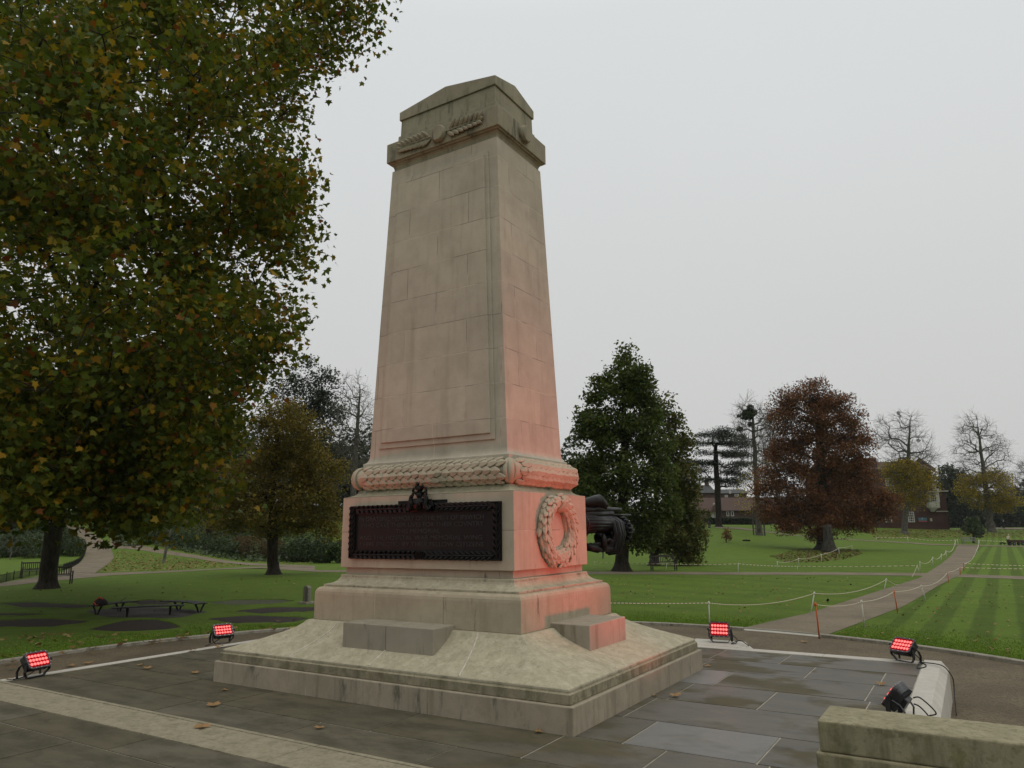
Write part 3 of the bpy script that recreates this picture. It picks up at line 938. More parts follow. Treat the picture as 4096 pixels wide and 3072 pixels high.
def build_terrace():
    base = MB()
    base.box(TX0 + 0.05, TX1 - 0.01, TY0 - 0.55, TY1 - 0.03, Z_GRAVEL - 0.15, -0.007)
    base.box(-6.2, 10.5, -17.0, TY0 - 0.552, Z_GRAVEL - 0.15, -0.007)
    tag(base.build('terrace_base_slab', M_MORTAR), kind='structure')
    sl = MB()
    slab_rows(sl, -4.47 * S, 4.575 * S, -2.945 * S + 0.002, 3.29 * S, [0.63, 0.87, 0.95, 1.03, 1.05, 1.03, 0.95, 1.0], 5)
    slab_rows(sl, -6.2, 10.5, -12.5, -3.452 * S, [1.0, 0.95, 1.05, 0.9, 1.0, 1.0, 0.95, 1.0, 1.0], 11)
    tag(sl.build('paving', M_SLAB), kind='structure')
    # pale stone band across the front
    bd = MB()
    rg = random.Random(4)
    x = -6.2
    while x < 10.5:
        w = rg.uniform(1.5, 2.1)
        bd.box(x + 0.004, min(x + w, 10.5) - 0.004, -3.448 * S, -2.995 * S, -0.05, 0.004 + rg.uniform(-0.001, 0.001))
        bd.box(x + 0.06, min(x + w, 10.5) + 0.05, -2.992 * S, -2.949 * S, -0.05, 0.010)
        x += w
    tag(bd.build('paving_band', M_BAND, bevel=0.004), kind='structure')
    # pale edging with its sloping outer face
    ed = MB()
    zb = Z_GRAVEL - 0.04
    def run(axis, prof, a, b, n):
        cuts = np.linspace(a, b, n + 1)
        for i in range(n):
            lo, hi = cuts[i] + 0.003, cuts[i + 1] - 0.003
            if axis == 'y':
                ed.loft([[(x, lo, z) for x, z in prof], [(x, hi, z) for x, z in prof]])
            else:
                ed.loft([[(lo, y, z) for y, z in prof][::-1], [(hi, y, z) for y, z in prof][::-1]])
    xi, xo = 4.582 * S, 4.77 * S
    run('y', [(xi, -0.05), (xi, 0.008), (xo, 0.008), (xo + 0.085, -0.105), (xo + 0.085, zb), (xi, zb)], -2.94 * S, 3.555 * S + 0.08, 9)
    yi, yo = 3.295 * S, 3.50 * S
    run('x', [(yi, -0.05), (yi, 0.006), (yo, 0.006), (yo + 0.07, -0.09), (yo + 0.07, zb), (yi, zb)], -4.68 * S, xi - 0.006, 8)
    run('y', [(-4.475 * S, zb), (-4.475 * S, 0.006), (-4.62 * S, 0.006), (-4.68 * S, -0.06), (-4.68 * S, zb)][::-1], -2.94 * S, yi - 0.006, 7)
    # the pier block carrying a lamp at the back
    ed.loft([[(x, y, z) for x, y in ((1.45 * S, 3.506 * S), (2.42 * S, 3.506 * S), (2.42 * S, 3.85 * S), (2.27 * S, 4.14 * S), (1.45 * S, 4.14 * S))] for z in (zb, -0.09)]
            + [[(x, y, 0.010) for x, y in ((1.47 * S, 3.506 * S), (2.33 * S, 3.506 * S), (2.33 * S, 3.82 * S), (2.22 * S, 4.08 * S), (1.47 * S, 4.08 * S))]])
    tag(ed.build('terrace_edging_kerb', M_EDGE, bevel=0.006), kind='structure')


def sheet(name, pix, mat, dz, n=14, kind='structure', bridge=None):
    """ground sheet between two pixel polylines (left and right edge of a path), draped on the terrain"""
    L, R = pix
    def dense(poly):
        pts = np.array([G(u, v) for u, v in poly])
        d = np.concatenate([[0], np.cumsum(np.linalg.norm(np.diff(pts[:, :2], axis=0), axis=1))])
        q = np.linspace(0, d[-1], n * 3)
        return np.stack([np.interp(q, d, pts[:, k]) for k in range(2)], 1)
    a, b = dense(L), dense(R)
    V = []
    for f in np.linspace(0, 1, 9):
        xy = a + (b - a) * f
        rr_ = np.linalg.norm(xy, axis=1)[:, None]
        xy = np.where(rr_ < KR + 0.03, xy / rr_ * (KR + 0.03), xy)
        V.append(np.column_stack([xy, height(xy[:, 0], xy[:, 1]) + dz + 0.0]))
    V = np.array(V)
    m, k = V.shape[:2]
    i = (np.arange(m - 1)[:, None] * k + np.arange(k - 1)[None])
    F = np.stack([i, i + 1, i + k + 1, i + k], -1).reshape(-1, 4)
    P_ = V.reshape(-1, 3)
    n0 = np.cross(P_[F[0][1]] - P_[F[0][0]], P_[F[0][3]] - P_[F[0][0]])
    if n0[2] < 0:
        F = F[:, ::-1]
    return tag(np_mesh(name, P_, F.ravel(), np.arange(len(F)) * 4, mat, smooth=True), kind=kind)


def build_paths():
    main = ([(2925, 2531), (2931, 2524), (3080, 2488), (3236, 2453), (3460, 2382), (3682, 2311), (3713, 2289), (3769, 2253), (3804, 2223), (3821, 2202), (3831, 2182)],
            [(3232, 2556), (3290, 2547), (3450, 2488), (3614, 2426), (3690, 2382), (3750, 2345), (3824, 2307), (3841, 2291), (3877, 2245), (3899, 2221), (3907, 2202), (3918, 2182)])
    sheet('main_path', main, M_PATH, 0.010, 40)
    sheet('cross_path', ([(1250, 2281), (1700, 2283), (2300, 2287), (2800, 2289), (3300, 2290), (3720, 2293), (4150, 2308)], [(1250, 2288), (1700, 2291), (2300, 2296), (2800, 2299), (3300, 2300), (3720, 2304), (4150, 2320)]), M_PATH, 0.012, 30)
    sheet('far_path', ([(3150, 2139), (3330, 2153), (3500, 2163), (3640, 2170), (3840, 2179), (3980, 2183), (4150, 2186)], [(3150, 2142), (3330, 2156), (3500, 2166.5), (3640, 2174), (3840, 2183), (3980, 2187), (4150, 2190)]), M_PATH, 0.05, 30)
    sheet('upper_path', ([(2860, 2109), (2960, 2112), (3050, 2124), (3150, 2139)], [(2860, 2113), (2960, 2118), (3050, 2129), (3150, 2142)]), M_PATH, 0.06, 24)
    sheet('bank_path', ([(3780, 2099), (3860, 2103), (3960, 2113), (4150, 2115)], [(3780, 2102), (3860, 2109), (3960, 2119), (4150, 2120)]), M_PATH, 0.12, 20)
    # left paths
    sheet('lower_path', ([(-120, 2345), (0, 2334), (127, 2312), (253, 2289), (380, 2293), (633, 2286), (1013, 2268), (1260, 2268)], [(-120, 2360), (0, 2347), (253, 2321), (443, 2302), (640, 2292), (886, 2278), (1044, 2273), (1260, 2288)]), M_PATH, 0.016, 30)
    sheet('hill_path', ([(253, 2289), (316, 2255), (340, 2225), (345, 2198), (330, 2175), (304, 2154), (266, 2119), (235, 2105)], [(380, 2293), (425, 2262), (456, 2230), (450, 2210), (443, 2196), (425, 2172), (385, 2141), (322, 2105)]), M_PATH, 0.03, 40)
    sheet('branch_path', ([(440, 2150), (570, 2183), (791, 2222), (1013, 2254), (1260, 2264)], [(443, 2192), (560, 2200), (780, 2233), (1000, 2262), (1260, 2272)]), M_PATH, 0.022, 30)
    # flower beds and the gravel circle of the curved benches
    def disc(name, poly, mat, dz, label=None):
        pts = np.array([G(u, v) for u, v in poly])
        c = pts.mean(0)
        V, n = [], len(pts)
        for f in (0.0, 0.35, 0.7, 0.9, 1.0):
            for p in pts:
                q = c + (p - c) * f
                V.append((q[0], q[1], float(height(q[0], q[1])) + dz * (1.0 if f < 1 else -0.4) + (0.03 * (1 - f * f) if mat is M_SOIL else 0)))
        F = [(k * n + i, k * n + (i + 1) % n, (k + 1) * n + (i + 1) % n, (k + 1) * n + i) for k in range(4) for i in range(n)]
        mb = MB()
        mb.add(V, F)
        mb.build(name, mat, smooth=True)['kind'] = 'structure'
        if name == 'soil_bed':
            rim = MB()
            rings = []
            for i, p in enumerate(pts):
                o_ = unit((p - c) * np.array([1, 1, 0]))
                g0 = float(height(p[0], p[1]))
                w = 1 + 0.35 * math.sin(i * 2.4) * math.sin(i * 0.9)
                rings.append([p + o_ * a + np.array([0, 0, g0 - p[2] + b * w]) for a, b in ((-0.05, -0.01), (-0.03, 0.03), (0.03, 0.04), (0.15, 0.028), (0.32, -0.01))])
            n_ = len(rings)
            V = [q for r in rings for q in r]
            rim.add(V, [(i * 5 + k, ((i + 1) % n_) * 5 + k, ((i + 1) % n_) * 5 + k + 1, i * 5 + k + 1) for i in range(n_) for k in range(4)])
            rim.build('turf_edge', M_GRASS, smooth=True)['kind'] = 'structure'
    def ell(u, v, a, b, sk=0.0, n=28):
        return [(u + a * math.cos(t) * (1 + 0.08 * math.sin(3 * t) + 0.05 * math.sin(7 * t + u)), v - b * math.sin(t) * (1 + 0.12 * math.sin(5 * t + v)) + sk * a * math.cos(t)) for t in np.linspace(0, 2 * PI, n, endpoint=False)]
    disc('bench_circle_gravel', ell(585, 2451, 235, 22), gravel_mat('circle_gravel', (0.045, 0.041, 0.036), (0.085, 0.078, 0.07)), 0.014)
    disc('soil_bed', [(338, 2521), (420, 2500), (490, 2484), (560, 2480), (628, 2480), (690, 2494), (724, 2508), (722, 2514), (660, 2524), (560, 2530), (460, 2530), (380, 2525)], M_SOIL, 0.018)
    disc('soil_bed', ell(180, 2424, 190, 11, 0.03), M_SOIL, 0.018)
    disc('soil_bed', ell(-10, 2461, 200, 6), M_SOIL, 0.018)
    disc('soil_bed', ell(100, 2496, 260, 17, -0.02), M_SOIL, 0.018)
    disc('soil_bed', ell(1000, 2411, 170, 11, -0.02), gravel_mat('planted_soil', (0.045, 0.048, 0.025), (0.09, 0.10, 0.05), 18), 0.018)
    disc('soil_bed', ell(1130, 2443, 190, 12, -0.03), M_SOIL, 0.018)
    disc('soil_bed', ell(1030, 2481, 200, 16), M_SOIL, 0.018)
    disc('soil_bed', ell(605, 2412, 95, 10), M_SOIL, 0.016)
    # low parapet at the lower right corner
    pm = stone('parapet_stone', (0.245, 0.222, 0.145), streak=0.85, soot=0.75, lichen=0.9, dark=(0.075, 0.068, 0.036), blotch=0.7)
    root = thing('parapet_wall', 'low mossy stone parapet at the lower right with a flat weathered top', 'wall')
    zt = 0.60 * S
    p = [on_z(u, v, zt) for u, v in ((3266, 2876), (3317, 2823), (4096, 2980), (4096, 2899))]
    x0 = (p[0][0] + p[1][0]) / 2
    y0, y1 = (p[0][1] + p[2][1]) / 2, (p[1][1] + p[3][1]) / 2
    MB().box(x0, x0 + 4.0, y0, y1, 0.435 * S, zt).build('coping', pm, root, bevel=0.015, seg=3)
    MB().box(x0 - 0.022, x0 + 4.0, y0 - 0.022, y1 + 0.022, 0.24 * S, 0.4345 * S).build('wall_body', pm, root, bevel=0.012)
    MB().box(x0 - 0.06, x0 + 4.0, y0 - 0.06, y1 + 0.06, 0.0, 0.2395 * S).build('wall_foot', pm, root, bevel=0.012)
    return root


def build_blades():
    """grass blades standing on the nearest strips of lawn, where single tufts can still be told apart"""
    rng = np.random.default_rng(9)
    n = 260000
    r = KR + 0.07 + 3.2 * rng.beta(0.7, 2.2, n)
    th = rng.uniform(math.radians(20), math.radians(235), n)
    x, y = r * np.cos(th), r * np.sin(th)
    uv = (np.column_stack([x, y, np.full(n, Z_LAWN)]) - CAM) @ AX.T
    u, v = 2048 + FPX * uv[:, 0] / uv[:, 2], 1536 - FPX * uv[:, 1] / uv[:, 2]
    ok = (uv[:, 2] > 1) & (u > -250) & (u < 4350) & (v > 2300)
    # keep the path and the soil beds clear
    ok &= ~inside([(2870, 2560), (2870, 2535), (3236, 2445), (3682, 2300), (3830, 2300), (3615, 2430), (3290, 2556), (3250, 2575)], np.column_stack([u, v]))
    for (bu, bv, a, b) in ((585, 2451, 250, 24), (180, 2424, 195, 13), (-10, 2461, 205, 8), (100, 2496, 265, 19), (1000, 2411, 175, 13), (1130, 2443, 195, 14), (1030, 2481, 205, 18), (535, 2507, 200, 27)):
        ok &= ((u - bu) / a) ** 2 + ((v - bv) / b) ** 2 > 1.05
    x, y = x[ok][:52000], y[ok][:52000]
    n = len(x)
    h = rng.uniform(0.018, 0.05, n)
    a = rng.uniform(0, 2 * PI, n)
    w = rng.uniform(0.006, 0.012, n)
    lean = rng.normal(size=(n, 2)) * 0.02
    z = height(x, y)
    V = np.stack([np.column_stack([x - w * np.cos(a), y - w * np.sin(a), z]), np.column_stack([x + w * np.cos(a), y + w * np.sin(a), z]), np.column_stack([x + lean[:, 0], y + lean[:, 1], z + h])], 1)
    lm = leaf_mat('grass_blade', [(0.0, (0.10, 0.180, 0.020)), (0.6, (0.145, 0.24, 0.03)), (1.0, (0.22, 0.28, 0.06))], 0.25)
    o = np_mesh('grass', V.reshape(-1, 3), np.arange(n * 3), np.arange(n) * 3, lm)
    tag(o, 'short mown grass blades on the lawn strips nearest the terrace', 'grass', kind='stuff')
# ------------------------------------------------------------------ red floodlights
M_BLACK = plain('black_cast_metal', (0.012, 0.012, 0.013), 0.45, 0.45, nscale=12)
M_RUBBER = plain('black_cable_rubber', (0.010, 0.010, 0.011), 0.6, 0.3)
M_BEZEL = plain('grey_lamp_bezel', (0.05, 0.042, 0.045), 0.4, 0.5)
M_BOLT = plain('steel_bolt', (0.45, 0.45, 0.45), 0.3, 0.5, metal=0.9)


def glow(name, col, strength):
    m = NT(name)
    m.t.links.new(m.n('Emission', {'Color': col, 'Strength': strength}).outputs[0], m.out.inputs[0])
    return m.mat


def lens_mat():
    m = NT('red_led_lens')
    lw = m.n('LayerWeight', {'Blend': 0.45}).outputs['Facing']
    col = m.mix(m.ramp(lw, 0.0, 0.75), (1.0, 0.22, 0.20), (0.70, 0.010, 0.018))
    e = m.n('Emission', {'Color': col, 'Strength': 1.5}).outputs[0]
    g = m.n('BsdfGlossy', {'Color': (1, 1, 1), 'Roughness': 0.15}).outputs[0]
    mx = m.n('MixShader', {0: 0.05, 1: e, 2: g})
    m.t.links.new(mx.outputs[0], m.out.inputs[0])
    return m.mat


M_LENS = lens_mat()
M_PANEL = glow('red_lamp_glass', (0.62, 0.004, 0.012), 0.42)


def rrect(w, h, r, n=5):
    out = []
    for cx, cy, a in ((w - r, h - r, 0), (-w + r, h - r, 90), (-w + r, -h + r, 180), (w - r, -h + r, 270)):
        for k in range(n):
            t = math.radians(a + 90 * k / (n - 1))
            out.append((cx + r * math.cos(t), cy + r * math.sin(t)))
    return out


def floodlight(label, loc, az, tilt, power=400.0, scale=1.0, spread=70, yaw=0.0, dip=0.0):
    """az: world angle the lamp faces, tilt: how far it looks up (degrees)"""
    k = scale
    root = thing('floodlight', label, 'floodlight', loc, math.radians(az), 'red floodlights round the memorial')
    # head frame: local +x is the beam; built about a pivot at height h
    h = 0.255 * k
    T = Matrix.Translation((0, 0, h)) @ Matrix.Rotation(-math.radians(tilt), 4, 'Y')
    # columns: local x(beam), y(width), z(height)
    F = T @ Matrix(((0, 0, 1, 0), (1, 0, 0, 0), (0, 1, 0, 0), (0, 0, 0, 1)))
    W, H = 0.205 * k, 0.150 * k
    hs = MB()
    hs.loft([[F @ Vector((x, y, d)) for x, y in rrect(W * s, H * s, 0.05 * k * s)] for d, s in ((-0.075 * k, 0.90), (-0.01 * k, 0.97), (0.0, 1.0), (0.028 * k, 1.0))])
    for q in range(11):
        x = (-0.85 + 0.17 * q) * W
        hs.box(x - 0.004 * k, x + 0.004 * k, -H * 0.82, H * 0.82, -0.115 * k, -0.07 * k, F)
    hs.loft([[F @ Vector((x, y, d)) for x, y in rrect(0.11 * k, 0.075 * k, 0.02 * k)] for d in (-0.165 * k, -0.10 * k)])
    hs.build('housing', M_BLACK, root, bevel=0.004 * k)
    bz = MB()
    o_, i_ = rrect(W * 1.0, H * 1.0, 0.05 * k), rrect(W * 0.87, H * 0.83, 0.035 * k)
    n = len(o_)
    V = [F @ Vector((x, y, d)) for pl, d in ((o_, 0.0285 * k), (o_, 0.040 * k), (i_, 0.040 * k), (i_, 0.0285 * k)) for x, y in pl]
    bz.add(V, [(r * n + i, r * n + (i + 1) % n, (r + 1) * n + (i + 1) % n, (r + 1) * n + i) for r in range(3) for i in range(n)])
    bo = bz.build('bezel', M_BEZEL, root)
    bt = MB()
    for i in range(16):
        t = 2 * PI * i / 16
        x = max(-1, min(1, 1.25 * math.cos(t))) * W * 0.95
        y = max(-1, min(1, 1.25 * math.sin(t))) * H * 0.94
        bt.tube([F @ Vector((x, y, 0.038 * k)), F @ Vector((x, y, 0.048 * k))], 0.008 * k, 6)
    bt.build('bezel_bolts', M_BOLT, bo)
    gp = MB()
    gp.loft([[F @ Vector((x, y, d)) for x, y in i_] for d in (0.0285 * k, 0.033 * k)])
    go = gp.build('lens_panel', M_PANEL, root)
    for r in range(3):
        for c in range(6):
            ln = MB()
            cx, cy = (c - 2.5) * 0.056 * k, (r - 1) * 0.070 * k
            ln.loft([[F @ Vector((cx + rr * math.cos(t), cy + rr * math.sin(t), d)) for t in np.linspace(0, 2 * PI, 13)[:-1]] for rr, d in ((0.0285 * k, 0.0335 * k), (0.027 * k, 0.044 * k), (0.020 * k, 0.052 * k), (0.008 * k, 0.056 * k))])
            ln.build('led_lens', M_LENS, go, smooth=True)
    # stirrup bracket: flat foot strap and two bent arms
    br = MB()
    w = 0.012 * k
    for y0, pts in ((1, None), (-1, None)):
        y = y0 * (W + 0.012 * k)
        prof = [(0.02 * k, h), (0.035 * k, h - 0.06 * k), (0.03 * k, 0.10 * k), (0.0, 0.05 * k), (0.0, 0.004)]
        ys = [y, y, y, y0 * (W - 0.02 * k), y0 * (W - 0.06 * k)]
        V = []
        for (x, z), yy in zip(prof, ys):
            V += [(x - 0.028 * k, yy - y0 * w * 0.5, z), (x + 0.028 * k, yy - y0 * w * 0.5, z), (x + 0.028 * k, yy + y0 * w * 0.5, z), (x - 0.028 * k, yy + y0 * w * 0.5, z)]
        br.loft([V[i * 4:i * 4 + 4] for i in range(5)])
        # rear prop arm
        br.tube([(-0.02 * k, y, h - 0.02 * k), (-0.10 * k, y * 0.98, h - 0.07 * k), (-0.15 * k, y * 0.96, 0.10 * k), (-0.14 * k, y * 0.95, 0.008)], 0.024 * k, 6, flat=0.4)
    br.box(-0.03 * k, 0.03 * k, -W + 0.05 * k, W - 0.05 * k, 0.0, 0.010 * k)
    br.build('stirrup_bracket', M_BLACK, root, bevel=0.002)
    for y0 in (1, -1):
        MB().tube([(0.02 * k, y0 * (W + 0.010 * k), h), (0.02 * k, y0 * (W + 0.04 * k), h)], 0.026 * k, 10).build('tilt_knob', M_BLACK, root)
    if power:
        li = bpy.data.lights.new('floodlight_beam', 'SPOT')
        li.energy = power
        li.color = (1.0, 0.085, 0.07)
        li.spot_size = math.radians(spread)
        li.spot_blend = 1.0
        li.shadow_soft_size = 0.17
        lo = bpy.data.objects.new('floodlight_beam', li)
        C.objects.link(lo)
        lo.parent = root
        p = F @ Vector((0, 0, 0.11 * k))
        d = Matrix.Rotation(math.radians(yaw), 3, 'Z') @ Matrix.Rotation(math.radians(dip), 3, 'Y') @ (F.to_3x3() @ Vector((0, 0, 1))).normalized()
        lo.matrix_local = Matrix.Translation(p) @ d.to_track_quat('-Z', 'Y').to_matrix().to_4x4()
    return root


def cable(label, pts, r=0.0075, group='power cables of the floodlights'):
    """smooth cable through points"""
    P_ = np.array(pts, float)
    q = []
    for i in range(len(P_) - 1):
        p0, p1, p2, p3 = P_[max(i - 1, 0)], P_[i], P_[i + 1], P_[min(i + 2, len(P_) - 1)]
        for t in np.linspace(0, 1, 9)[:-1]:
            q.append(0.5 * ((2 * p1) + (-p0 + p2) * t + (2 * p0 - 5 * p1 + 4 * p2 - p3) * t * t + (-p0 + 3 * p1 - 3 * p2 + p3) * t ** 3))
    q.append(P_[-1])
    o = MB().tube(q, r, 7).build('power_cable', M_RUBBER, smooth=True)
    return tag(o, label, 'cable', group)


def build_floodlights():
    A = on_z(140, 2708, 0.006)
    floodlight('red floodlight at the front left corner of the paving, closest to the lawn leaves', A, 14, 36, LAMP_W[0], 0.87)
    B = on_z(888, 2573, 0.006)
    floodlight('red floodlight on the left edge of the paving with a brown leaf at its foot', B, -18, 42, LAMP_W[1], 0.87)
    D = on_z(2882, 2570, 0.012)
    floodlight('brightest red floodlight, on the pale block at the back, reflected in the stone', D, -84, 14, LAMP_W[2], 0.87)
    E = on_z(3618, 2646, 0.006)
    floodlight('red floodlight at the back right corner of the paving beside the coiled cable', E, -124, 46, LAMP_W[3], 0.87)
    Fp = on_z(3588, 2868, 0.006)
    floodlight('black floodlight seen from its side behind the mossy parapet', Fp, 171, 36, LAMP_W[4], 0.87, yaw=14.0, dip=5.0)
    z = 0.016
    g = lambda u, v, zz=z: on_z(u, v, zz)
    cable('black cable looping from the floodlight on the pale block down to the gravel', [D + np.array([0.12, 0.14, 0.16]), D + np.array([0.26, 0.12, 0.06]), g(2944, 2572, 0.03), g(2925, 2574, 0.03), g(2960, 2562, 0.06), g(2985, 2576, 0.05), g(3008, 2590, -0.1)])
    c1 = g(3705, 2652, 0.03)
    cable('black cable coiled on the paving corner and hanging down the pale edging', [E + np.array([0.08, 0.18, 0.14]), E + np.array([0.2, 0.1, 0.03]), g(3668, 2671), g(3700, 2668), g(3702, 2658), g(3680, 2650), g(3740, 2655, 0.04), g(3775, 2666, 0.03), on_z(3797, 2690, -0.08), on_z(3813, 2720, -0.22), on_z(3818, 2780, -0.4), on_z(3826, 2860, -0.53)])
    pp = Fp + np.array([0.17, 0.05, 0.2])
    cable('upper black cable curving from the back of the dark floodlight to the edging', [pp, pp + np.array([0.07, 0.02, 0.0]), pp + np.array([0.20, -0.04, -0.12]), g(3712, 2868), g(3735, 2925)])
    cable('lower black cable curving from the back of the dark floodlight', [pp + np.array([0, 0, -0.06]), pp + np.array([0.06, -0.03, -0.08]), pp + np.array([0.13, -0.08, -0.16]), g(3688, 2885), g(3696, 2940)])
    cable('short black cable lying on the left corner under the floodlight', [A + np.array([-0.1, 0.1, 0.12]), A + np.array([-0.2, 0.02, 0.02]), g(80, 2712), g(52, 2718)])
    cable('short black cable at the foot of the left edge floodlight', [B + np.array([-0.1, 0.08, 0.1]), B + np.array([-0.2, 0.0, 0.015]), g(840, 2577), g(822, 2583)])


LAMP_W = [430, 210, 6, 20, 600]
# ------------------------------------------------------------------ vegetation
def leaf_mat(name, stops, trans=0.3, rough=0.6, spec=0.10):
    m = NT(name)
    geo = m.n('NewGeometry')
    c = m.cramp(geo.outputs['Random Per Island'], stops)
    p = m.pos()
    c = m.mix(m.ramp(m.noise(p, 0.8, 3), 0.35, 0.65, 0, 0.5), c, m.mix(1.0, c, (0.6, 0.72, 0.55), 'MULTIPLY'))
    b = m.n('BsdfPrincipled', {'Base Color': c, 'Roughness': rough, 'Specular IOR Level': spec})
    tr = m.n('BsdfTranslucent', {'Color': m.mix(1.0, c, (1.25, 1.2, 0.6), 'MULTIPLY')})
    mx = m.n('MixShader', {0: trans, 1: b.outputs[0], 2: tr.outputs[0]})
    m.t.links.new(mx.outputs[0], m.out.inputs[0])
    return m.mat


def bark_mat(name, col, moss=0.0):
    m = NT(name)
    p = m.pos()
    v = m.noise(m.scaled(p, (9, 9, 1.6)), 1.0, 6, 0.7)
    c = m.mix(m.ramp(v, 0.35, 0.65), tuple(x * 0.5 for x in col), tuple(x * 1.5 for x in col))
    c = m.mix(m.ramp(m.noise(p, 1.5, 4), 0.5, 0.75, 0, moss), c, (0.05, 0.06, 0.025))
    return m.done(c, 0.9, m.bump(v, 0.7, 0.04), 0.15)


MAPLE = np.array([(0, -0.02), (0.16, 0.10), (0.46, 0.06), (0.34, 0.26), (0.56, 0.52), (0.25, 0.54), (0.0, 1.0), (-0.25, 0.54), (-0.56, 0.52), (-0.34, 0.26), (-0.46, 0.06), (-0.16, 0.10)])
OVAL = np.array([(0, 0), (0.30, 0.42), (0.12, 0.86), (-0.05, 1.0), (-0.27, 0.60), (-0.24, 0.25)])
KITE = np.array([(0, 0), (0.34, 0.45), (0, 1.0), (-0.34, 0.45)])
SPRAY = np.array([(0, 0), (0.10, 0.32), (0.42, 0.50), (0.16, 0.58), (0.28, 0.90), (0.02, 0.72), (-0.14, 1.0), (-0.16, 0.64), (-0.45, 0.66), (-0.18, 0.40), (-0.36, 0.22), (-0.06, 0.26)])


def leaves(name, centers, size, shape, mat, rng, parent=None, up=0.25, droop=0.3, fold=0.18, hang=0.0, flat=None):
    """thousands of separate leaf faces; each faces its own way"""
    N, m = len(centers), len(shape)
    if N == 0:
        return None
    nrm = rng.normal(size=(N, 3))
    nrm[:, 2] = np.abs(nrm[:, 2]) + up * 2
    if flat:
        nrm[:, :2] *= flat
    nrm /= np.linalg.norm(nrm, axis=1)[:, None]
    d = rng.normal(size=(N, 3))
    d[:, 2] -= droop * 2 + hang
    d -= nrm * (d * nrm).sum(1)[:, None]
    d /= np.linalg.norm(d, axis=1)[:, None] + 1e-9
    s = np.cross(nrm, d)
    sz = np.asarray(size) * np.ones(N)
    cx = shape[:, 0][None, :, None] * s[:, None, :]
    cy = (shape[:, 1] - 0.45)[None, :, None] * d[:, None, :]
    cz = (np.abs(shape[:, 0]) * fold * rng.uniform(-0.6, 1.6, (N, 1)) - 0.18 * shape[:, 1] ** 2 * rng.uniform(0, 1.2, (N, 1)))[:, :, None] * nrm[:, None, :]
    V = centers[:, None, :] + sz[:, None, None] * (cx + cy + cz)
    return np_mesh(name, V.reshape(-1, 3), np.arange(N * m), np.arange(N) * m, mat, parent)


def skeleton(trunk, targets, rng, step=0.8, alpha=0.25, sag=0.12, start=0.25):
    """a branching skeleton that grows from the trunk out to each target, nearest first"""
    cap = len(trunk) + len(targets) * 60
    pos = np.zeros((cap, 3))
    par = np.full(cap, -1)
    plen = np.zeros(cap)
    n = len(trunk)
    pos[:n] = trunk
    par[1:n] = np.arange(n - 1)
    plen[1:n] = np.cumsum(np.linalg.norm(np.diff(trunk, axis=0), axis=1)) * 0.5
    n_tr = n
    lo = int(n_tr * start)
    order = np.argsort(np.min(np.linalg.norm(targets[:, None] - trunk[None, lo:], axis=2), axis=1) + rng.uniform(0, 0.4, len(targets)))
    tips = np.zeros(len(targets), int)
    for ti in order:
        t = targets[ti]
        d = np.linalg.norm(pos[lo:n] - t, axis=1)
        cost = d + alpha * plen[lo:n] + np.maximum(pos[lo:n, 2] - t[2], 0) * 0.5
        k = lo + int(np.argmin(cost))
        L = np.linalg.norm(t - pos[k])
        m = min(max(1, int(math.ceil(L / step))), 50)
        a = pos[k].copy()
        # branches leave along their parent and bend to the target
        pd = unit(a - pos[par[k]]) if par[k] >= 0 else np.array([0, 0, 1.0])
        bend = pd * L * 0.28 + np.array([0, 0, sag * L]) + rng.normal(size=3) * L * 0.06
        prev = k
        for j in range(1, m + 1):
            f = j / m
            q = a + (t - a) * f + bend * (f * (1 - f)) * 1.6
            if j < m:
                q = q + rng.normal(size=3) * step * 0.05
            pos[n] = q
            par[n] = prev
            plen[n] = plen[prev] + np.linalg.norm(q - pos[prev])
            prev = n
            n += 1
        tips[ti] = prev
    return pos[:n].copy(), par[:n].copy(), tips, n_tr


def radii(par, n_tr, tip_r, trunk_r0, expo=2.3):
    n = len(par)
    acc = np.full(n, 0.0)
    kids = np.zeros(n, int)
    for i in range(n):
        if par[i] >= 0:
            kids[par[i]] += 1
    acc[kids == 0] = tip_r ** expo
    for i in range(n - 1, 0, -1):
        acc[par[i]] += acc[i]
    r = acc ** (1 / expo)
    r = r * np.interp(r / r[0], [0, 0.15, 1], [1, 1, 1])
    f = trunk_r0 / r[0]
    # scale thick wood to the wanted trunk, leave the twigs as they are
    w = np.clip((np.log(r) - math.log(tip_r)) / max(math.log(r[0]) - math.log(tip_r), 1e-6), 0, 1)
    return r * f ** w


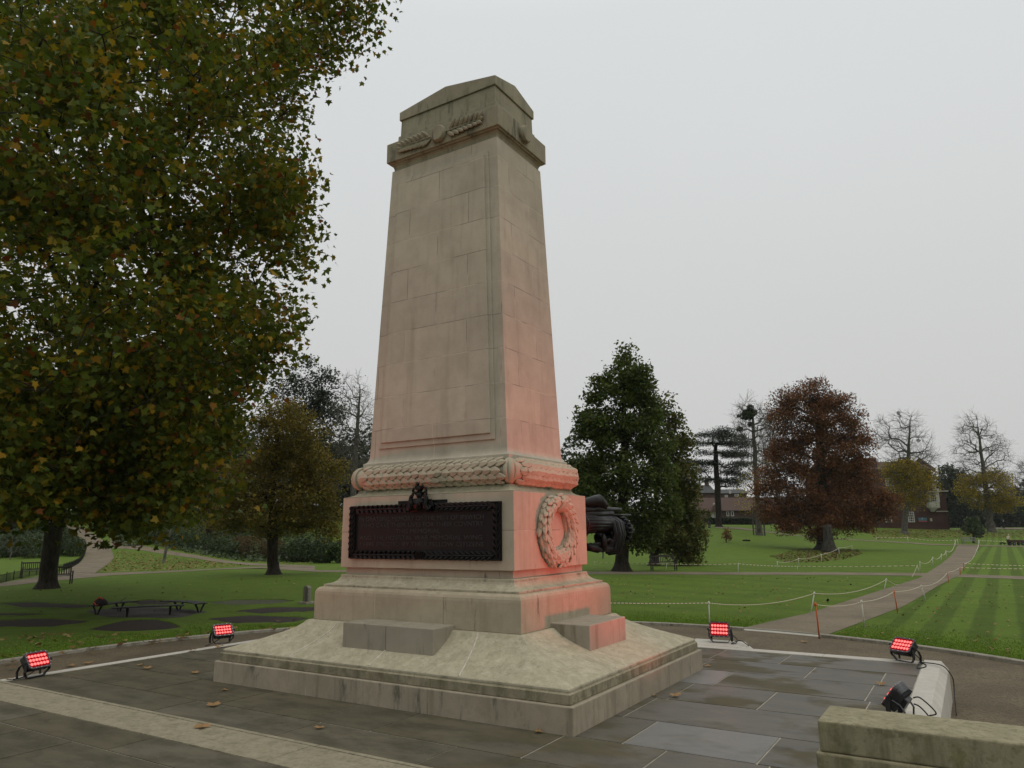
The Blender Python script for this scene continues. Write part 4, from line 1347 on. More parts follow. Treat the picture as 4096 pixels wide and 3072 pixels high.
def wood_mesh(name, pos, par, r, mat, parent, sides=5, keep=None, flare=0.0, thin=3):
    idx = np.arange(1, len(pos))
    if keep is not None:
        idx = idx[keep[idx]]
    allV, allL, allS = [], [], []
    vo = so = 0
    thick = r[idx] > np.median(r) * 4 + 0.01
    for grp, ns in ((idx[thick], max(sides, 8)), (idx[~thick], thin)):
        if len(grp) == 0:
            continue
        a, b = pos[par[grp]], pos[grp]
        ra, rb = np.minimum(r[par[grp]], r[grp] * 1.5), r[grp]
        t = b - a
        L = np.linalg.norm(t, axis=1)[:, None] + 1e-9
        t = t / L
        ref = np.where(np.abs(t[:, 2:3]) < 0.9, np.array([[0, 0, 1.0]]), np.array([[1.0, 0, 0]]))
        s = np.cross(t, ref)
        s /= np.linalg.norm(s, axis=1)[:, None] + 1e-9
        q = np.cross(t, s)
        ang = np.linspace(0, 2 * PI, ns, endpoint=False)
        ring = np.cos(ang)[None, :, None] * s[:, None] + np.sin(ang)[None, :, None] * q[:, None]
        b2 = b + t * (rb * 0.35)[:, None]
        V = np.stack([a[:, None] + ring * ra[:, None, None], b2[:, None] + ring * rb[:, None, None]], 1)
        N = len(grp)
        base = vo + np.arange(N)[:, None] * 2 * ns
        i = np.arange(ns)[None]
        j = (i + 1) % ns
        F = np.stack([base + i, base + j, base + ns + j, base + ns + i], -1).reshape(-1, 4)
        allV.append(V.reshape(-1, 3))
        allL.append(F.ravel())
        allS.append(so + np.arange(len(F)) * 4)
        vo += N * 2 * ns
        so += F.size
    return np_mesh(name, np.concatenate(allV), np.concatenate(allL), np.concatenate(allS), mat, parent, smooth=True)


def root_flare(parent, base, r, mat, h, lean=(0, 0)):
    mb = MB()
    rings = []
    for f in np.linspace(0, 1, 9):
        rr = r * (1 + 1.0 * (1 - f) ** 2.6)
        rings.append([(base[0] + lean[0] * f + rr * (1 + 0.10 * (1 - f) * math.cos(5 * t + 1)) * math.cos(t), base[1] + lean[1] * f + rr * (1 + 0.10 * (1 - f) * math.sin(4 * t)) * math.sin(t), base[2] - 0.12 + h * f) for t in np.linspace(0, 2 * PI, 17)[:-1]])
    mb.loft(rings)
    return mb


def ellips_points(blobs, n, rng, shell=0.45):
    """points in a union of ellipsoids given as (centre, (rx, ry, rz)); biased outward"""
    vol = np.array([b[1][0] * b[1][1] * b[1][2] for b in blobs]) ** 0.6
    pick = rng.choice(len(blobs), n, p=vol / vol.sum())
    u = rng.normal(size=(n, 3))
    u /= np.linalg.norm(u, axis=1)[:, None]
    q = rng.uniform(0, 1, n) ** (1 / (3 + 3 * shell))
    c = np.array([b[0] for b in blobs])[pick]
    r = np.array([b[1] for b in blobs])[pick]
    return c + u * q[:, None] * r


def pixblobs(blobs, base, dscale=0.85, jitter=0.25, rng=RNG, push=0.0):
    """crown lobes measured off the photograph, given real centres, sizes and depth around the trunk"""
    D = depth(base)
    out = []
    wide = max(b[2] for b in blobs) * D / FPX
    for b in blobs:
        u, v, ru, rv = b[:4]
        off = (b[4] * wide) if len(b) > 4 else rng.uniform(-jitter, jitter) * (wide - ru * D / FPX * 0.4)
        d = D + push + off
        k = d / FPX
        c = at(u, v, d)
        rx = ru * k
        # aligned with world axes closely enough: use equal horizontal radii
        out.append((c, (rx, max(rx * dscale, rv * k * 0.6), rv * k)))
    return out


def tree(name, label, base, blobs, mats, rng, cat='tree', trunk_top=None, trunk_r=0.35, targets=260, tip_r=0.012, step=0.7, leafn=0, leafsize=0.25, spread=0.7, shape=KITE, group=None,
         alpha=0.25, sag=0.12, start=0.25, leafblobs=None, bend=(0, 0), up=0.25, droop=0.3, fold=0.18, vflat=0.7, thin=3, shell=0.45, twig=0, twiglen=0.8, twig_r=0.006, flare=0.6, hang=0.0, leaf_on=None, flat=None, clump=1.0):
    bark, leafm = mats
    root = thing(name, label, cat, base, group=group)
    base = np.asarray(base, float)
    loc = [(np.asarray(c) - base, r) for c, r in blobs]
    top = np.asarray(trunk_top) - base if trunk_top is not None else np.array([0, 0, max(c[2] + r[2] * 0.5 for c, r in loc)])
    f = np.linspace(0, 1, max(6, int(np.linalg.norm(top) / step)))
    tr = np.outer(f, top) + np.outer(np.sin(f * PI), np.array([bend[0], bend[1], 0.0])) + rng.normal(size=(len(f), 3)) * np.array([0.05, 0.05, 0]) * (f * (1 - f))[:, None] * 4
    T = ellips_points(loc, targets, rng, shell)
    T = T[T[:, 2] > 0.4]
    pos, par, tips, n_tr = skeleton(tr, T, rng, step, alpha, sag, start)
    if twig:
        # a spray of fine twigs at every tip
        P2, R2 = [], []
        nb = len(pos)
        for ti in tips:
            d0 = unit(pos[ti] - pos[par[ti]])
            for _ in range(twig):
                d = unit(d0 + rng.normal(size=3) * 0.65 + np.array([0, 0, 0.15 - hang * 0.4]))
                L = twiglen * rng.uniform(0.5, 1.1)
                m1 = pos[ti] + d * L * 0.5
                m2 = m1 + unit(d + rng.normal(size=3) * 0.35) * L * 0.5
                P2 += [m1, m2]
                R2 += [ti, nb + len(P2) - 2]
        pos = np.vstack([pos, P2])
        par = np.concatenate([par, R2]).astype(int)
    r = radii(par, n_tr, twig_r if twig else tip_r, trunk_r)
    is_tr = np.zeros(len(pos), bool)
    is_tr[:n_tr] = True
    tk = wood_mesh('trunk', pos, par, r, bark, root, 10, keep=is_tr)
    if flare:
        fl = root_flare(None, np.zeros(3), trunk_r, bark, flare * 2.2 * trunk_r + 0.3, (tr[1] - tr[0])[:2] * 0.3)
        fl.build('root_flare', bark, tk, smooth=True)
    wood_mesh('branches', pos, par, r, bark, root, 6, keep=~is_tr, thin=thin)
    if leafn:
        if leafblobs is not None:
            lp = ellips_points([(np.asarray(c) - base, q) for c, q in leafblobs], leafn, rng, 0.2)
        else:
            tp = pos[tips]
            if leaf_on is not None:
                tp = tp[leaf_on(tp + base)]
            w = rng.gamma(clump, 1.0, len(tp)) + 0.08
            pk = rng.choice(len(tp), leafn, p=w / w.sum())
            lp = tp[pk] + np.clip(rng.normal(size=(leafn, 3)), -1.5, 1.5) * np.array([spread, spread, spread * vflat])
        leaves('crown', lp, leafsize * rng.uniform(0.65, 1.25, len(lp)), shape, leafm, rng, root, up, droop, fold, hang, flat)
    return root


def shrub(name, label, blobs, mats, rng, n, size, shape=OVAL, cat='shrub', group=None, stems=14):
    bark, leafm = mats
    c0 = np.mean([b[0] for b in blobs], 0)
    c0 = np.array([c0[0], c0[1], float(height(c0[0], c0[1]))])
    root = thing(name, label, cat, c0, group=group)
    loc = [(np.asarray(c) - c0, r) for c, r in blobs]
    lp = ellips_points(loc, n, rng, 0.9)
    ok = lp[:, 2] + c0[2] > height(lp[:, 0] + c0[0], lp[:, 1] + c0[1]) + 0.03
    lp = lp[ok]
    leaves('foliage', lp, size * rng.uniform(0.6, 1.3, len(lp)), shape, leafm, rng, root, 0.35, 0.2)
    mb = MB()
    tg = ellips_points(loc, stems, rng, 0.2)
    for t in tg:
        b = np.array([t[0] * 0.55, t[1] * 0.55, 0.0])
        b[2] = float(height(b[0] + c0[0], b[1] + c0[1])) - c0[2] - 0.05
        if t[2] < b[2] + 0.2:
            continue
        mb.tube([b, (b + t) / 2 + rng.normal(size=3) * 0.08, t], [0.03, 0.02, 0.006], 5)
    if mb.v:
        mb.build('stems', bark, root)
    return root


# leaf colours
LM_PLANE = leaf_mat('plane_leaves', [(0.0, (0.055, 0.080, 0.013)), (0.35, (0.085, 0.113, 0.017)), (0.65, (0.132, 0.144, 0.017)), (0.84, (0.200, 0.157, 0.017)), (0.93, (0.338, 0.194, 0.017)), (0.955, (0.231, 0.094, 0.015)), (0.985, (0.154, 0.037, 0.010)), (1.0, (0.092, 0.101, 0.042))], 0.36, 0.5, 0.12)
LM_HOLM = leaf_mat('dark_oak_leaves', [(0.0, (0.048, 0.070, 0.020)), (0.5, (0.080, 0.109, 0.030)), (0.9, (0.114, 0.138, 0.041)), (1.0, (0.160, 0.159, 0.045))], 0.28)
LM_OAKB = leaf_mat('turning_oak_leaves', [(0.0, (0.048, 0.077, 0.024)), (0.45, (0.095, 0.107, 0.032)), (0.8, (0.136, 0.101, 0.035)), (1.0, (0.163, 0.156, 0.044))], 0.25)
LM_YOAK = leaf_mat('yellow_oak_leaves', [(0.0, (0.112, 0.101, 0.027)), (0.4, (0.170, 0.140, 0.034)), (0.75, (0.230, 0.173, 0.040)), (1.0, (0.208, 0.118, 0.034))], 0.3)
LM_BEECH = leaf_mat('copper_beech_leaves', [(0.0, (0.092, 0.044, 0.026)), (0.3, (0.154, 0.065, 0.034)), (0.65, (0.220, 0.087, 0.043)), (0.9, (0.281, 0.119, 0.052)), (1.0, (0.123, 0.093, 0.037))], 0.25)
LM_LIME = leaf_mat('yellow_lime_leaves', [(0.0, (0.178, 0.169, 0.023)), (0.5, (0.356, 0.276, 0.033)), (0.85, (0.499, 0.339, 0.041)), (1.0, (0.285, 0.160, 0.027))], 0.35)
LM_CEDAR = leaf_mat('cedar_needles', [(0.0, (0.023, 0.034, 0.022)), (0.6, (0.039, 0.055, 0.034)), (1.0, (0.065, 0.078, 0.046))], 0.1)
LM_YEW = leaf_mat('dark_evergreen_leaves', [(0.0, (0.018, 0.027, 0.016)), (0.6, (0.033, 0.045, 0.022)), (1.0, (0.056, 0.069, 0.033))], 0.12)
LM_MIST = leaf_mat('mistletoe_leaves', [(0.0, (0.030, 0.045, 0.018)), (1.0, (0.055, 0.070, 0.028))], 0.15)
LM_SHRUB = leaf_mat('laurel_shrub_leaves', [(0.0, (0.023, 0.039, 0.014)), (0.5, (0.040, 0.063, 0.021)), (0.9, (0.069, 0.098, 0.034)), (1.0, (0.103, 0.127, 0.052))], 0.15, 0.45, 0.2)
LM_RED = leaf_mat('russet_shrub_leaves', [(0.0, (0.058, 0.036, 0.021)), (0.6, (0.098, 0.052, 0.026)), (1.0, (0.130, 0.098, 0.039))], 0.2)
LM_PINE = leaf_mat('young_pine_needles', [(0.0, (0.054, 0.078, 0.042)), (0.7, (0.090, 0.114, 0.060)), (1.0, (0.132, 0.144, 0.072))], 0.15)
BK_DARK = bark_mat('dark_bark', (0.030, 0.025, 0.019))
BK_GREY = bark_mat('grey_bark', (0.105, 0.096, 0.082), 0.3)
BK_BEECH = bark_mat('beech_bark', (0.042, 0.038, 0.031), 0.4)
BK_PALE = bark_mat('pale_bark', (0.14, 0.13, 0.11), 0.3)


def zp(x0, y0, s, L):
    """lobes read from an enlarged crop: (x, y, rx, ry) in crop pixels"""
    return [(x0 + b[0] * s, y0 + b[1] * s, b[2] * s, b[3] * s) + tuple(b[4:]) for b in L]


def in_lobes(lobes, grow=1.1):
    def f(p):
        k = np.zeros(len(p), bool)
        for c, r in lobes:
            k |= (((p - c) / (np.array(r) * grow)) ** 2).sum(1) < 1
        return k
    return f


def inside(poly, pts):
    poly = np.asarray(poly, float)
    x, y = pts[:, 0], pts[:, 1]
    c = np.zeros(len(pts), bool)
    j = len(poly) - 1
    for i in range(len(poly)):
        xi, yi, xj, yj = *poly[i], *poly[j]
        c ^= ((yi > y) != (yj > y)) & (x < (xj - xi) * (y - yi) / (yj - yi + 1e-12) + xi)
        j = i
    return c


def build_plane_tree():
    rng = np.random.default_rng(21)
    base = G(186, 2354)
    D0 = depth(base)
    root = thing('plane_tree', 'huge plane tree with turning green and gold maple-like leaves hanging over the lawn', 'tree', base)
    tp = [(186, 2360, 0), (192, 2300, 0), (204, 2200, 0), (222, 2080, 0), (243, 1960, -0.1), (262, 1850, -0.3), (280, 1700, -0.6), (300, 1500, -1), (325, 1250, -1.6), (350, 950, -2), (370, 600, -2.5), (380, 200, -3), (385, -300, -3)]
    ctrl = np.array([at(u, v, D0 + o) for u, v, o in tp]) - base
    ctrl[0][2] = -0.1
    d = np.concatenate([[0], np.cumsum(np.linalg.norm(np.diff(ctrl, axis=0), axis=1))])
    q = np.linspace(0, d[-1], 40)
    trunk = np.stack([np.interp(q, d, ctrl[:, k]) for k in range(3)], 1)
    poly = [(-260, -420), (1560, -420), (1550, -100), (1474, 120), (1402, 240), (1287, 235), (1227, 320), (1204, 480), (1174, 600), (1204, 760), (1237, 960), (1220, 1060), (1170, 1160), (1147, 1310), (1062, 1410), (1027, 1530), (942, 1600), (887, 1700), (907, 1790), (832, 1860), (837, 1930), (765, 1955), (640, 2030), (500, 2035), (380, 2010), (250, 1985), (-260, 2060)]
    # depth of the crown surface nearest the viewer and farthest from it, in metres along the view
    T = []
    while len(T) < 1250:
        p = np.stack([rng.uniform(-260, 1560, 400), rng.uniform(-420, 2060, 400)], 1)
        p = p[inside(poly, p)]
        for u, v in p:
            e = np.clip((u - 300) / 1250, 0, 1)
            near = 15.5 + 9.0 * e ** 1.5 + (3.0 if v < 0 else 0) + 4.0 * np.clip((v - 1500) / 500, 0, 1) * (1 if u > 300 else 0.3)
            far = 46 - 16 * e
            if u > 1240 and v < 330:
                near, far = 25, 32
            dd = near + (far - near) * rng.beta(0.9, 1.35)
            T.append(at(u, v, dd) - base)
    T = T[:1250]
    low = [p for p in np.stack([rng.uniform(-200, 1120, 3000), rng.uniform(1450, 2060, 3000)], 1) if inside(poly, p[None])[0]][:420]
    for u, v in low:
        dd = rng.uniform(19.5, 33) - 3.5 * (u < 350) * rng.uniform(0, 1)
        T.append(at(u, v, dd) - base)
    for u, v in ((690, 2075), (655, 2050), (700, 2090), (560, 2070), (470, 2070), (760, 2010), (330, 2060), (215, 2075), (100, 2085), (30, 2090), (905, 1965), (400, 2055), (610, 2060), (500, 2085)):
        T.append(at(u + rng.uniform(-15, 15), v + rng.uniform(-15, 10), rng.uniform(20, 26)) - base)
    T = np.array(T)
    T = T[T[:, 2] > 1.2]
    pos, par, tips, n_tr = skeleton(trunk, T, rng, 0.8, 0.22, 0.10, 0.2)
    r = radii(par, n_tr, 0.013, 0.38, 2.0)
    is_tr = np.zeros(len(pos), bool)
    is_tr[:n_tr] = True
    tk = wood_mesh('trunk', pos, par, r, BK_DARK, root, 12, keep=is_tr)
    root_flare(None, np.zeros(3), 0.37, BK_DARK, 1.0, (0.05, 0.02)).build('root_flare', BK_DARK, tk, smooth=True)
    wood_mesh('branches', pos, par, r, BK_DARK, root, 6, keep=~is_tr, thin=4)
    tipp = pos[tips]
    N = 165000
    # clumps differ in how many leaves they still carry
    w = rng.gamma(0.75, 1.0, len(tipp)) + 0.10
    gx = np.sin(tipp @ np.array([0.9, 0.4, 0.2]) + 1.0) * np.sin(tipp @ np.array([-0.3, 0.8, 0.5])) + 0.8 * np.sin(tipp @ np.array([0.2, -0.5, 1.3]) + 2.0)
    w *= np.clip(0.95 + 0.6 * gx, 0.12, 2.0)
    hv = (tipp + base - CAM) @ AX.T
    w *= np.where(1536 - FPX * hv[:, 1] / hv[:, 2] > 1450, 1.15, 1.0)
    dd = (tipp + base - CAM) @ AX[2]
    w *= np.interp(dd, [15, 30, 46], [0.8, 1.0, 1.0])
    pk = rng.choice(len(tipp), N, p=w / w.sum())
    c = tipp[pk] + np.clip(rng.normal(size=(N, 3)), -1.6, 1.6) * np.array([0.52, 0.52, 0.48])
    # some leaves sit along the shoots, not only at their ends
    k2 = rng.integers(0, 4, N)
    back = tips[pk]
    for s in range(3):
        back = np.where(k2 > s, par[back], back)
    c += (pos[back] - tipp[pk])
    uv = (c + base - CAM) @ AX.T
    u, v = 2048 + FPX * uv[:, 0] / uv[:, 2], 1536 - FPX * uv[:, 1] / uv[:, 2]
    c = c[(c[:, 2] > 1.0) & (uv[:, 2] > 12.5)]
    leaves('crown', c, rng.uniform(0.13, 0.25, len(c)), MAPLE, LM_PLANE, rng, root, 0.12, 0.35, 0.22, 0.2)
    return root


def build_trees():
    build_plane_tree()
    R = lambda s: np.random.default_rng(s)
    # --- right: dark evergreen oak in front of the hill
    b = G(2489, 2285)
    D = depth(b)
    bl = pixblobs(zp(2200, 1300, .6028, [(495, 185, 55, 75), (470, 300, 95, 70), (560, 330, 80, 80), (350, 420, 90, 60), (480, 450, 140, 90), (610, 470, 80, 80), (300, 500, 60, 50), (300, 650, 130, 90), (480, 640, 190, 100), (650, 640, 90, 90), (260, 770, 100, 90),
                                        (480, 800, 220, 110), (700, 800, 90, 90), (240, 950, 110, 90), (450, 980, 230, 120), (720, 1000, 120, 110), (250, 1110, 110, 90), (480, 1150, 240, 120), (720, 1180, 130, 110), (420, 1300, 170, 90), (600, 1340, 160, 80), (290, 1230, 90, 80), (620, 1430, 80, 50)]), b, 0.9, 0.5, R(1))
    tree('evergreen_oak', 'tall dark evergreen oak with pointed top right beside the memorial', b, bl, (BK_DARK, LM_HOLM), R(2), trunk_top=at(2500, 1400, D), trunk_r=0.40, targets=640, leafn=40000, leafsize=0.235, spread=0.38, clump=0.6, shape=OVAL, alpha=0.15, start=0.22, tip_r=0.012, flare=0.9)
    b = G(2617, 2277)
    D = depth(b) + 5
    b = CAM + (b - CAM) * (D / depth(b))
    b[2] = float(height(b[0], b[1]))
    bl = pixblobs(zp(2200, 1300, .6028, [(770, 560, 70, 80), (820, 720, 70, 100), (790, 860, 90, 90), (880, 830, 40, 120), (860, 1000, 90, 90), (880, 1150, 110, 100), (930, 1280, 90, 100), (840, 1380, 130, 100), (760, 1440, 90, 60), (900, 1520, 70, 50), (960, 1400, 50, 70)]), b, 0.9, 0.4, R(3))
    tree('turning_oak', 'brown and green oak leaning out behind the evergreen oak, drooping over the bench', b, bl, (BK_DARK, LM_OAKB), R(4), trunk_top=at(2640, 1700, D), trunk_r=0.30, targets=330, leafn=17000, leafsize=0.25, spread=0.45, clump=0.8, shape=OVAL, alpha=0.15, start=0.25, flare=0.7, hang=0.3)
    # --- cedar of layered plates
    b = G(2876, 2108)
    D = depth(b)
    cz = [(x + 12 * math.sin(i * 2.1), y + 9 * math.sin(i * 3.7), rx * (1 + 0.18 * math.sin(i * 1.3)), ry) for i, (x, y, rx, ry) in enumerate([(1140, 700, 105, 14), (1060, 735, 100, 14), (1210, 735, 90, 14), (1150, 780, 170, 18), (980, 775, 90, 14), (1270, 800, 90, 16), (1050, 850, 60, 14), (1190, 850, 120, 18), (1290, 870, 60, 16), (930, 905, 70, 16), (1000, 930, 90, 18), (1230, 930, 90, 20), (960, 965, 80, 16), (1180, 980, 90, 16), (1270, 990, 60, 16), (1190, 1045, 100, 16), (1010, 1020, 60, 12), (1220, 1065, 60, 14)])]
    bl = pixblobs(zp(2200, 1300, .6028, cz), b, 0.9, 0.75, R(5))
    tree('cedar_tree', 'flat topped cedar with dark horizontal tiers and a bare straight trunk', b, bl, (BK_DARK, LM_CEDAR), R(6), trunk_top=at(2862, 1790, D), trunk_r=0.52, targets=620, leafn=30000, leafsize=0.26, spread=0.8, vflat=0.34, clump=0.55, shape=SPRAY, alpha=0.1, sag=0.02, start=0.42, tip_r=0.03, step=1.2, flare=0.4, flat=0.5)
    # --- bare limes with mistletoe
    b = G(3037, 2141)
    D = depth(b)
    bl = pixblobs(zp(2200, 1300, .6028, [(1330, 560, 85, 75), (1280, 620, 60, 70), (1390, 620, 80, 90), (1340, 720, 110, 90), (1440, 720, 70, 110), (1300, 820, 80, 90), (1410, 860, 90, 100), (1340, 950, 100, 100), (1430, 960, 60, 90)]), b, 0.8, 0.4, R(7))
    lf = pixblobs(zp(2200, 1300, .6028, [(1350, 1050, 120, 110), (1300, 1180, 80, 80), (1400, 980, 90, 120)]), b, 0.8, 0.3, R(7))
    t = tree('bare_lime', 'thin almost bare tree with dark mistletoe balls beside the cedar', b, bl, (BK_GREY, LM_LIME), R(8), trunk_top=at(3010, 1640, D), trunk_r=0.36, targets=300, leafn=1300, leafsize=0.22, leafblobs=lf, shape=KITE, alpha=0.2, start=0.3, tip_r=0.02, twig=6, twiglen=1.9, twig_r=0.011, step=1.0, sag=0.25)
    bn = np.array(b)
    for q, (x, y, rr) in enumerate([(1318, 590, 42), (1290, 605, 30), (1348, 580, 28), (1330, 548, 24), (1257, 690, 20), (1250, 605, 12), (1330, 660, 20)]):
        c = at(2200 + x * .6028, 1300 + y * .6028, D - 0.5)
        k = rr * .6028 * D / FPX
        pts = ellips_points([(c - bn, (k, k, k * 0.9))], 420, R(30 + q), 0.3)
        leaves('mistletoe', pts, k * 0.38 * np.ones(len(pts)), SPRAY, LM_MIST, R(50 + q), t)
    mb = MB()
    for a in np.linspace(0, 2 * PI, 9)[:-1]:
        mb.box(0.85 * math.cos(a) - 0.05, 0.85 * math.cos(a) + 0.05, 0.85 * math.sin(a) - 0.05, 0.85 * math.sin(a) + 0.05, -0.1, 4.2)
    for zz in (1.0, 2.4, 3.8):
        mb.tube([(0.85 * math.cos(a), 0.85 * math.sin(a), zz) for a in np.linspace(0, 2 * PI, 17)], 0.04, 5)
    mb.build('tree_guard', plain('weathered_timber', (0.09, 0.08, 0.07), 0.9), t)
    b = G(3125, 2128)
    D = depth(b) + 8
    bl = pixblobs(zp(2200, 1300, .6028, [(1440, 640, 60, 80), (1480, 720, 60, 100), (1470, 840, 70, 110), (1430, 800, 60, 90), (1490, 950, 70, 90)]), b, 0.8, 0.3, R(9))
    tree('bare_lime', 'slender bare tree close against the left side of the copper beech', b, bl, (BK_GREY, LM_LIME), R(10), trunk_top=at(3085, 1680, D), trunk_r=0.30, targets=170, leafn=300, leafsize=0.22, shape=KITE, tip_r=0.02, twig=6, twiglen=1.8, twig_r=0.011, step=1.0, sag=0.25, start=0.3)
    # --- copper beech
    b = G(3300, 2200)
    D = depth(b)
    bb = [(330, 160, 110, 80), (470, 130, 140, 80), (600, 190, 140, 90), (700, 230, 110, 80), (260, 260, 90, 80), (420, 270, 170, 90), (620, 320, 190, 100), (800, 330, 90, 80), (260, 400, 90, 70), (430, 420, 190, 100), (680, 460, 200, 110), (880, 480, 110, 90), (330, 540, 150, 90),
          (560, 580, 230, 110), (850, 600, 150, 80), (300, 680, 140, 90), (540, 730, 240, 110), (800, 740, 190, 100), (180, 830, 120, 90), (420, 860, 220, 110), (700, 880, 230, 110), (930, 860, 130, 90), (130, 960, 110, 90), (350, 1000, 220, 110), (640, 1020, 230, 110), (900, 1000, 190, 100), (1080, 1040, 130, 90), (200, 1090, 150, 70),
          (440, 1130, 190, 90), (700, 1140, 190, 90), (960, 1130, 170, 80), (340, 1210, 110, 60), (600, 1200, 150, 80), (760, 1230, 90, 60), (560, 1280, 80, 40), (900, 1220, 90, 50)]
    bl = pixblobs(zp(3000, 1500, .4955, bb), b, 0.9, 0.55, R(11))
    t = tree('copper_beech', 'broad copper beech in rusty autumn leaf sweeping down to the lawn', b, bl, (BK_BEECH, LM_BEECH), R(12), trunk_top=at(3270, 1560, D), trunk_r=0.85, targets=1050, leafn=95000, leafsize=0.235, spread=0.58, clump=0.7, shape=OVAL, alpha=0.12, start=0.12, tip_r=0.02, step=1.1, twig=2, twiglen=1.5, twig_r=0.012, flare=0.5, hang=0.2,
             leaf_on=lambda p: np.random.default_rng(5).uniform(size=len(p)) < np.interp(p[:, 2], [0, 12, 20, 25], [1, 1, 0.75, 0.4]))
    b2 = G(3318, 2208)
    m2 = root_flare(None, b2 - b, 0.45, BK_BEECH, 3.0)
    m2.build('second_stem', BK_BEECH, t, smooth=True)
    # --- limes with bare tops and yellow skirts
    b = G(3618, 2117)
    D = depth(b) - 22
    b = G(3618, 2134)
    D = depth(b)
    bl = pixblobs(zp(3000, 1500, .4955, [(1060, 430, 70, 90), (1140, 440, 80, 110), (1240, 380, 90, 90), (1310, 420, 80, 100), (1370, 560, 110, 90), (1120, 570, 100, 90), (1250, 560, 110, 110), (1430, 660, 110, 70), (1200, 680, 130, 90), (1340, 700, 110, 80)]), b, 0.85, 0.5, R(13))
    lf = pixblobs(zp(3000, 1500, .4955, [(1180, 830, 110, 70), (1290, 830, 120, 80), (1400, 820, 90, 80), (1230, 930, 110, 70), (1350, 930, 120, 90), (1430, 900, 70, 70), (1300, 1020, 80, 60), (1380, 1020, 60, 50), (1160, 760, 70, 40), (1240, 740, 100, 60), (1100, 790, 60, 40), (1270, 1060, 30, 30)]), b, 0.85, 0.5, R(14))
    t = tree('lime_tree', 'lime tree with bare top and yellow skirt standing before the brick house', b, bl + lf, (BK_GREY, LM_LIME), R(15), trunk_top=at(3640, 1680, D), trunk_r=0.50, targets=520, leafn=12500, leafsize=0.28, leaf_on=in_lobes(lf), spread=0.8, clump=0.45, shape=KITE, tip_r=0.02, twig=6, twiglen=1.8, twig_r=0.011, step=1.1, sag=0.25, start=0.28, flare=0.5)
    for q, (x, y, rr) in enumerate([(1200, 308, 16), (1360, 530, 16), (1215, 330, 10)]):
        c = at(3000 + x * .4955, 1500 + y * .4955, D)
        k = rr * .4955 * D / FPX
        pts = ellips_points([(c - b, (k, k, k))], 160, R(70 + q), 0.3)
        leaves('mistletoe', pts, k * 0.45 * np.ones(len(pts)), SPRAY, LM_MIST, R(80 + q), t)
    b = G(3966, 2127)
    D = depth(b)
    bl = pixblobs(zp(3000, 1500, .4955, [(1770, 370, 80, 70), (1720, 400, 50, 70), (1850, 420, 80, 80), (1800, 500, 120, 90), (1950, 540, 110, 90), (1740, 600, 100, 80), (1870, 640, 140, 90), (2020, 620, 90, 90), (1720, 720, 90, 70), (2080, 720, 80, 80), (1900, 760, 170, 70)]), b, 0.85, 0.5, R(16))
    lf = pixblobs(zp(3000, 1500, .4955, [(1960, 830, 130, 70), (2050, 880, 90, 80), (1880, 850, 90, 60), (1780, 870, 90, 60), (1950, 930, 150, 80), (2070, 960, 80, 70), (1740, 950, 70, 60), (1830, 990, 90, 60), (1960, 1030, 150, 60), (2080, 1040, 80, 40)]), b, 0.85, 0.5, R(17))
    t = tree('lime_tree', 'lime tree with swollen foot, bare crown and yellow lower leaves near the right edge', b, bl + lf, (BK_GREY, LM_LIME), R(18), trunk_top=at(3905, 1660, D), trunk_r=0.52, targets=560, leafn=12500, leafsize=0.28, leaf_on=in_lobes(lf), spread=0.8, clump=0.45, shape=KITE, tip_r=0.02, twig=6, twiglen=1.8, twig_r=0.011, step=1.1, sag=0.25, start=0.3, flare=0.0)
    mb = MB()
    rings = []
    for f, q in ((0, 2.6), (0.15, 1.9), (0.4, 1.6), (0.6, 1.95), (0.75, 1.7), (0.9, 1.15), (1, 0.8)):
        rings.append([(q * 0.44 * (1 + 0.08 * math.sin(3 * a + 7 * f)) * math.cos(a), q * 0.44 * math.sin(a), -0.3 + 2.6 * f) for a in np.linspace(0, 2 * PI, 17)[:-1]])
    mb.loft(rings)
    mb.build('swollen_foot', BK_GREY, t, smooth=True)
    b = G(4180, 2112)
    D = depth(b)
    bl = pixblobs([(4130, 1860, 60, 50), (4100, 1910, 50, 50), (4150, 1960, 70, 60), (4080, 1960, 40, 40)], b, 0.8, 0.3, R(19))
    tree('bare_tree', 'bare twiggy tree cut off by the right edge of the picture', b, bl, (BK_GREY, LM_LIME), R(20), trunk_top=at(4160, 1830, D), trunk_r=0.4, targets=160, leafn=0, tip_r=0.02, twig=6, twiglen=1.8, twig_r=0.011, step=1.0, sag=0.2, start=0.3)
    # --- dark evergreens behind the house
    b = at(3800, 2100, 200)
    b[2] = float(height(b[0], b[1]))
    bl = pixblobs([(3800, 1900, 55, 35), (3780, 1950, 45, 40), (3835, 1950, 50, 50), (3800, 2000, 70, 50), (3850, 2030, 60, 60), (3790, 2060, 60, 40)], b, 0.9, 0.3, R(22))
    tree('evergreen_tree', 'rounded dark evergreen rising beside the end of the brick house', b, bl, (BK_DARK, LM_YEW), R(23), trunk_r=0.6, targets=260, leafn=12000, leafsize=0.7, spread=1.1, shape=SPRAY, step=1.4, alpha=0.15)
    build_far_wood()
    # --- left: yellow oak on the lawn
    b = G(1094, 2298)
    D = depth(b)
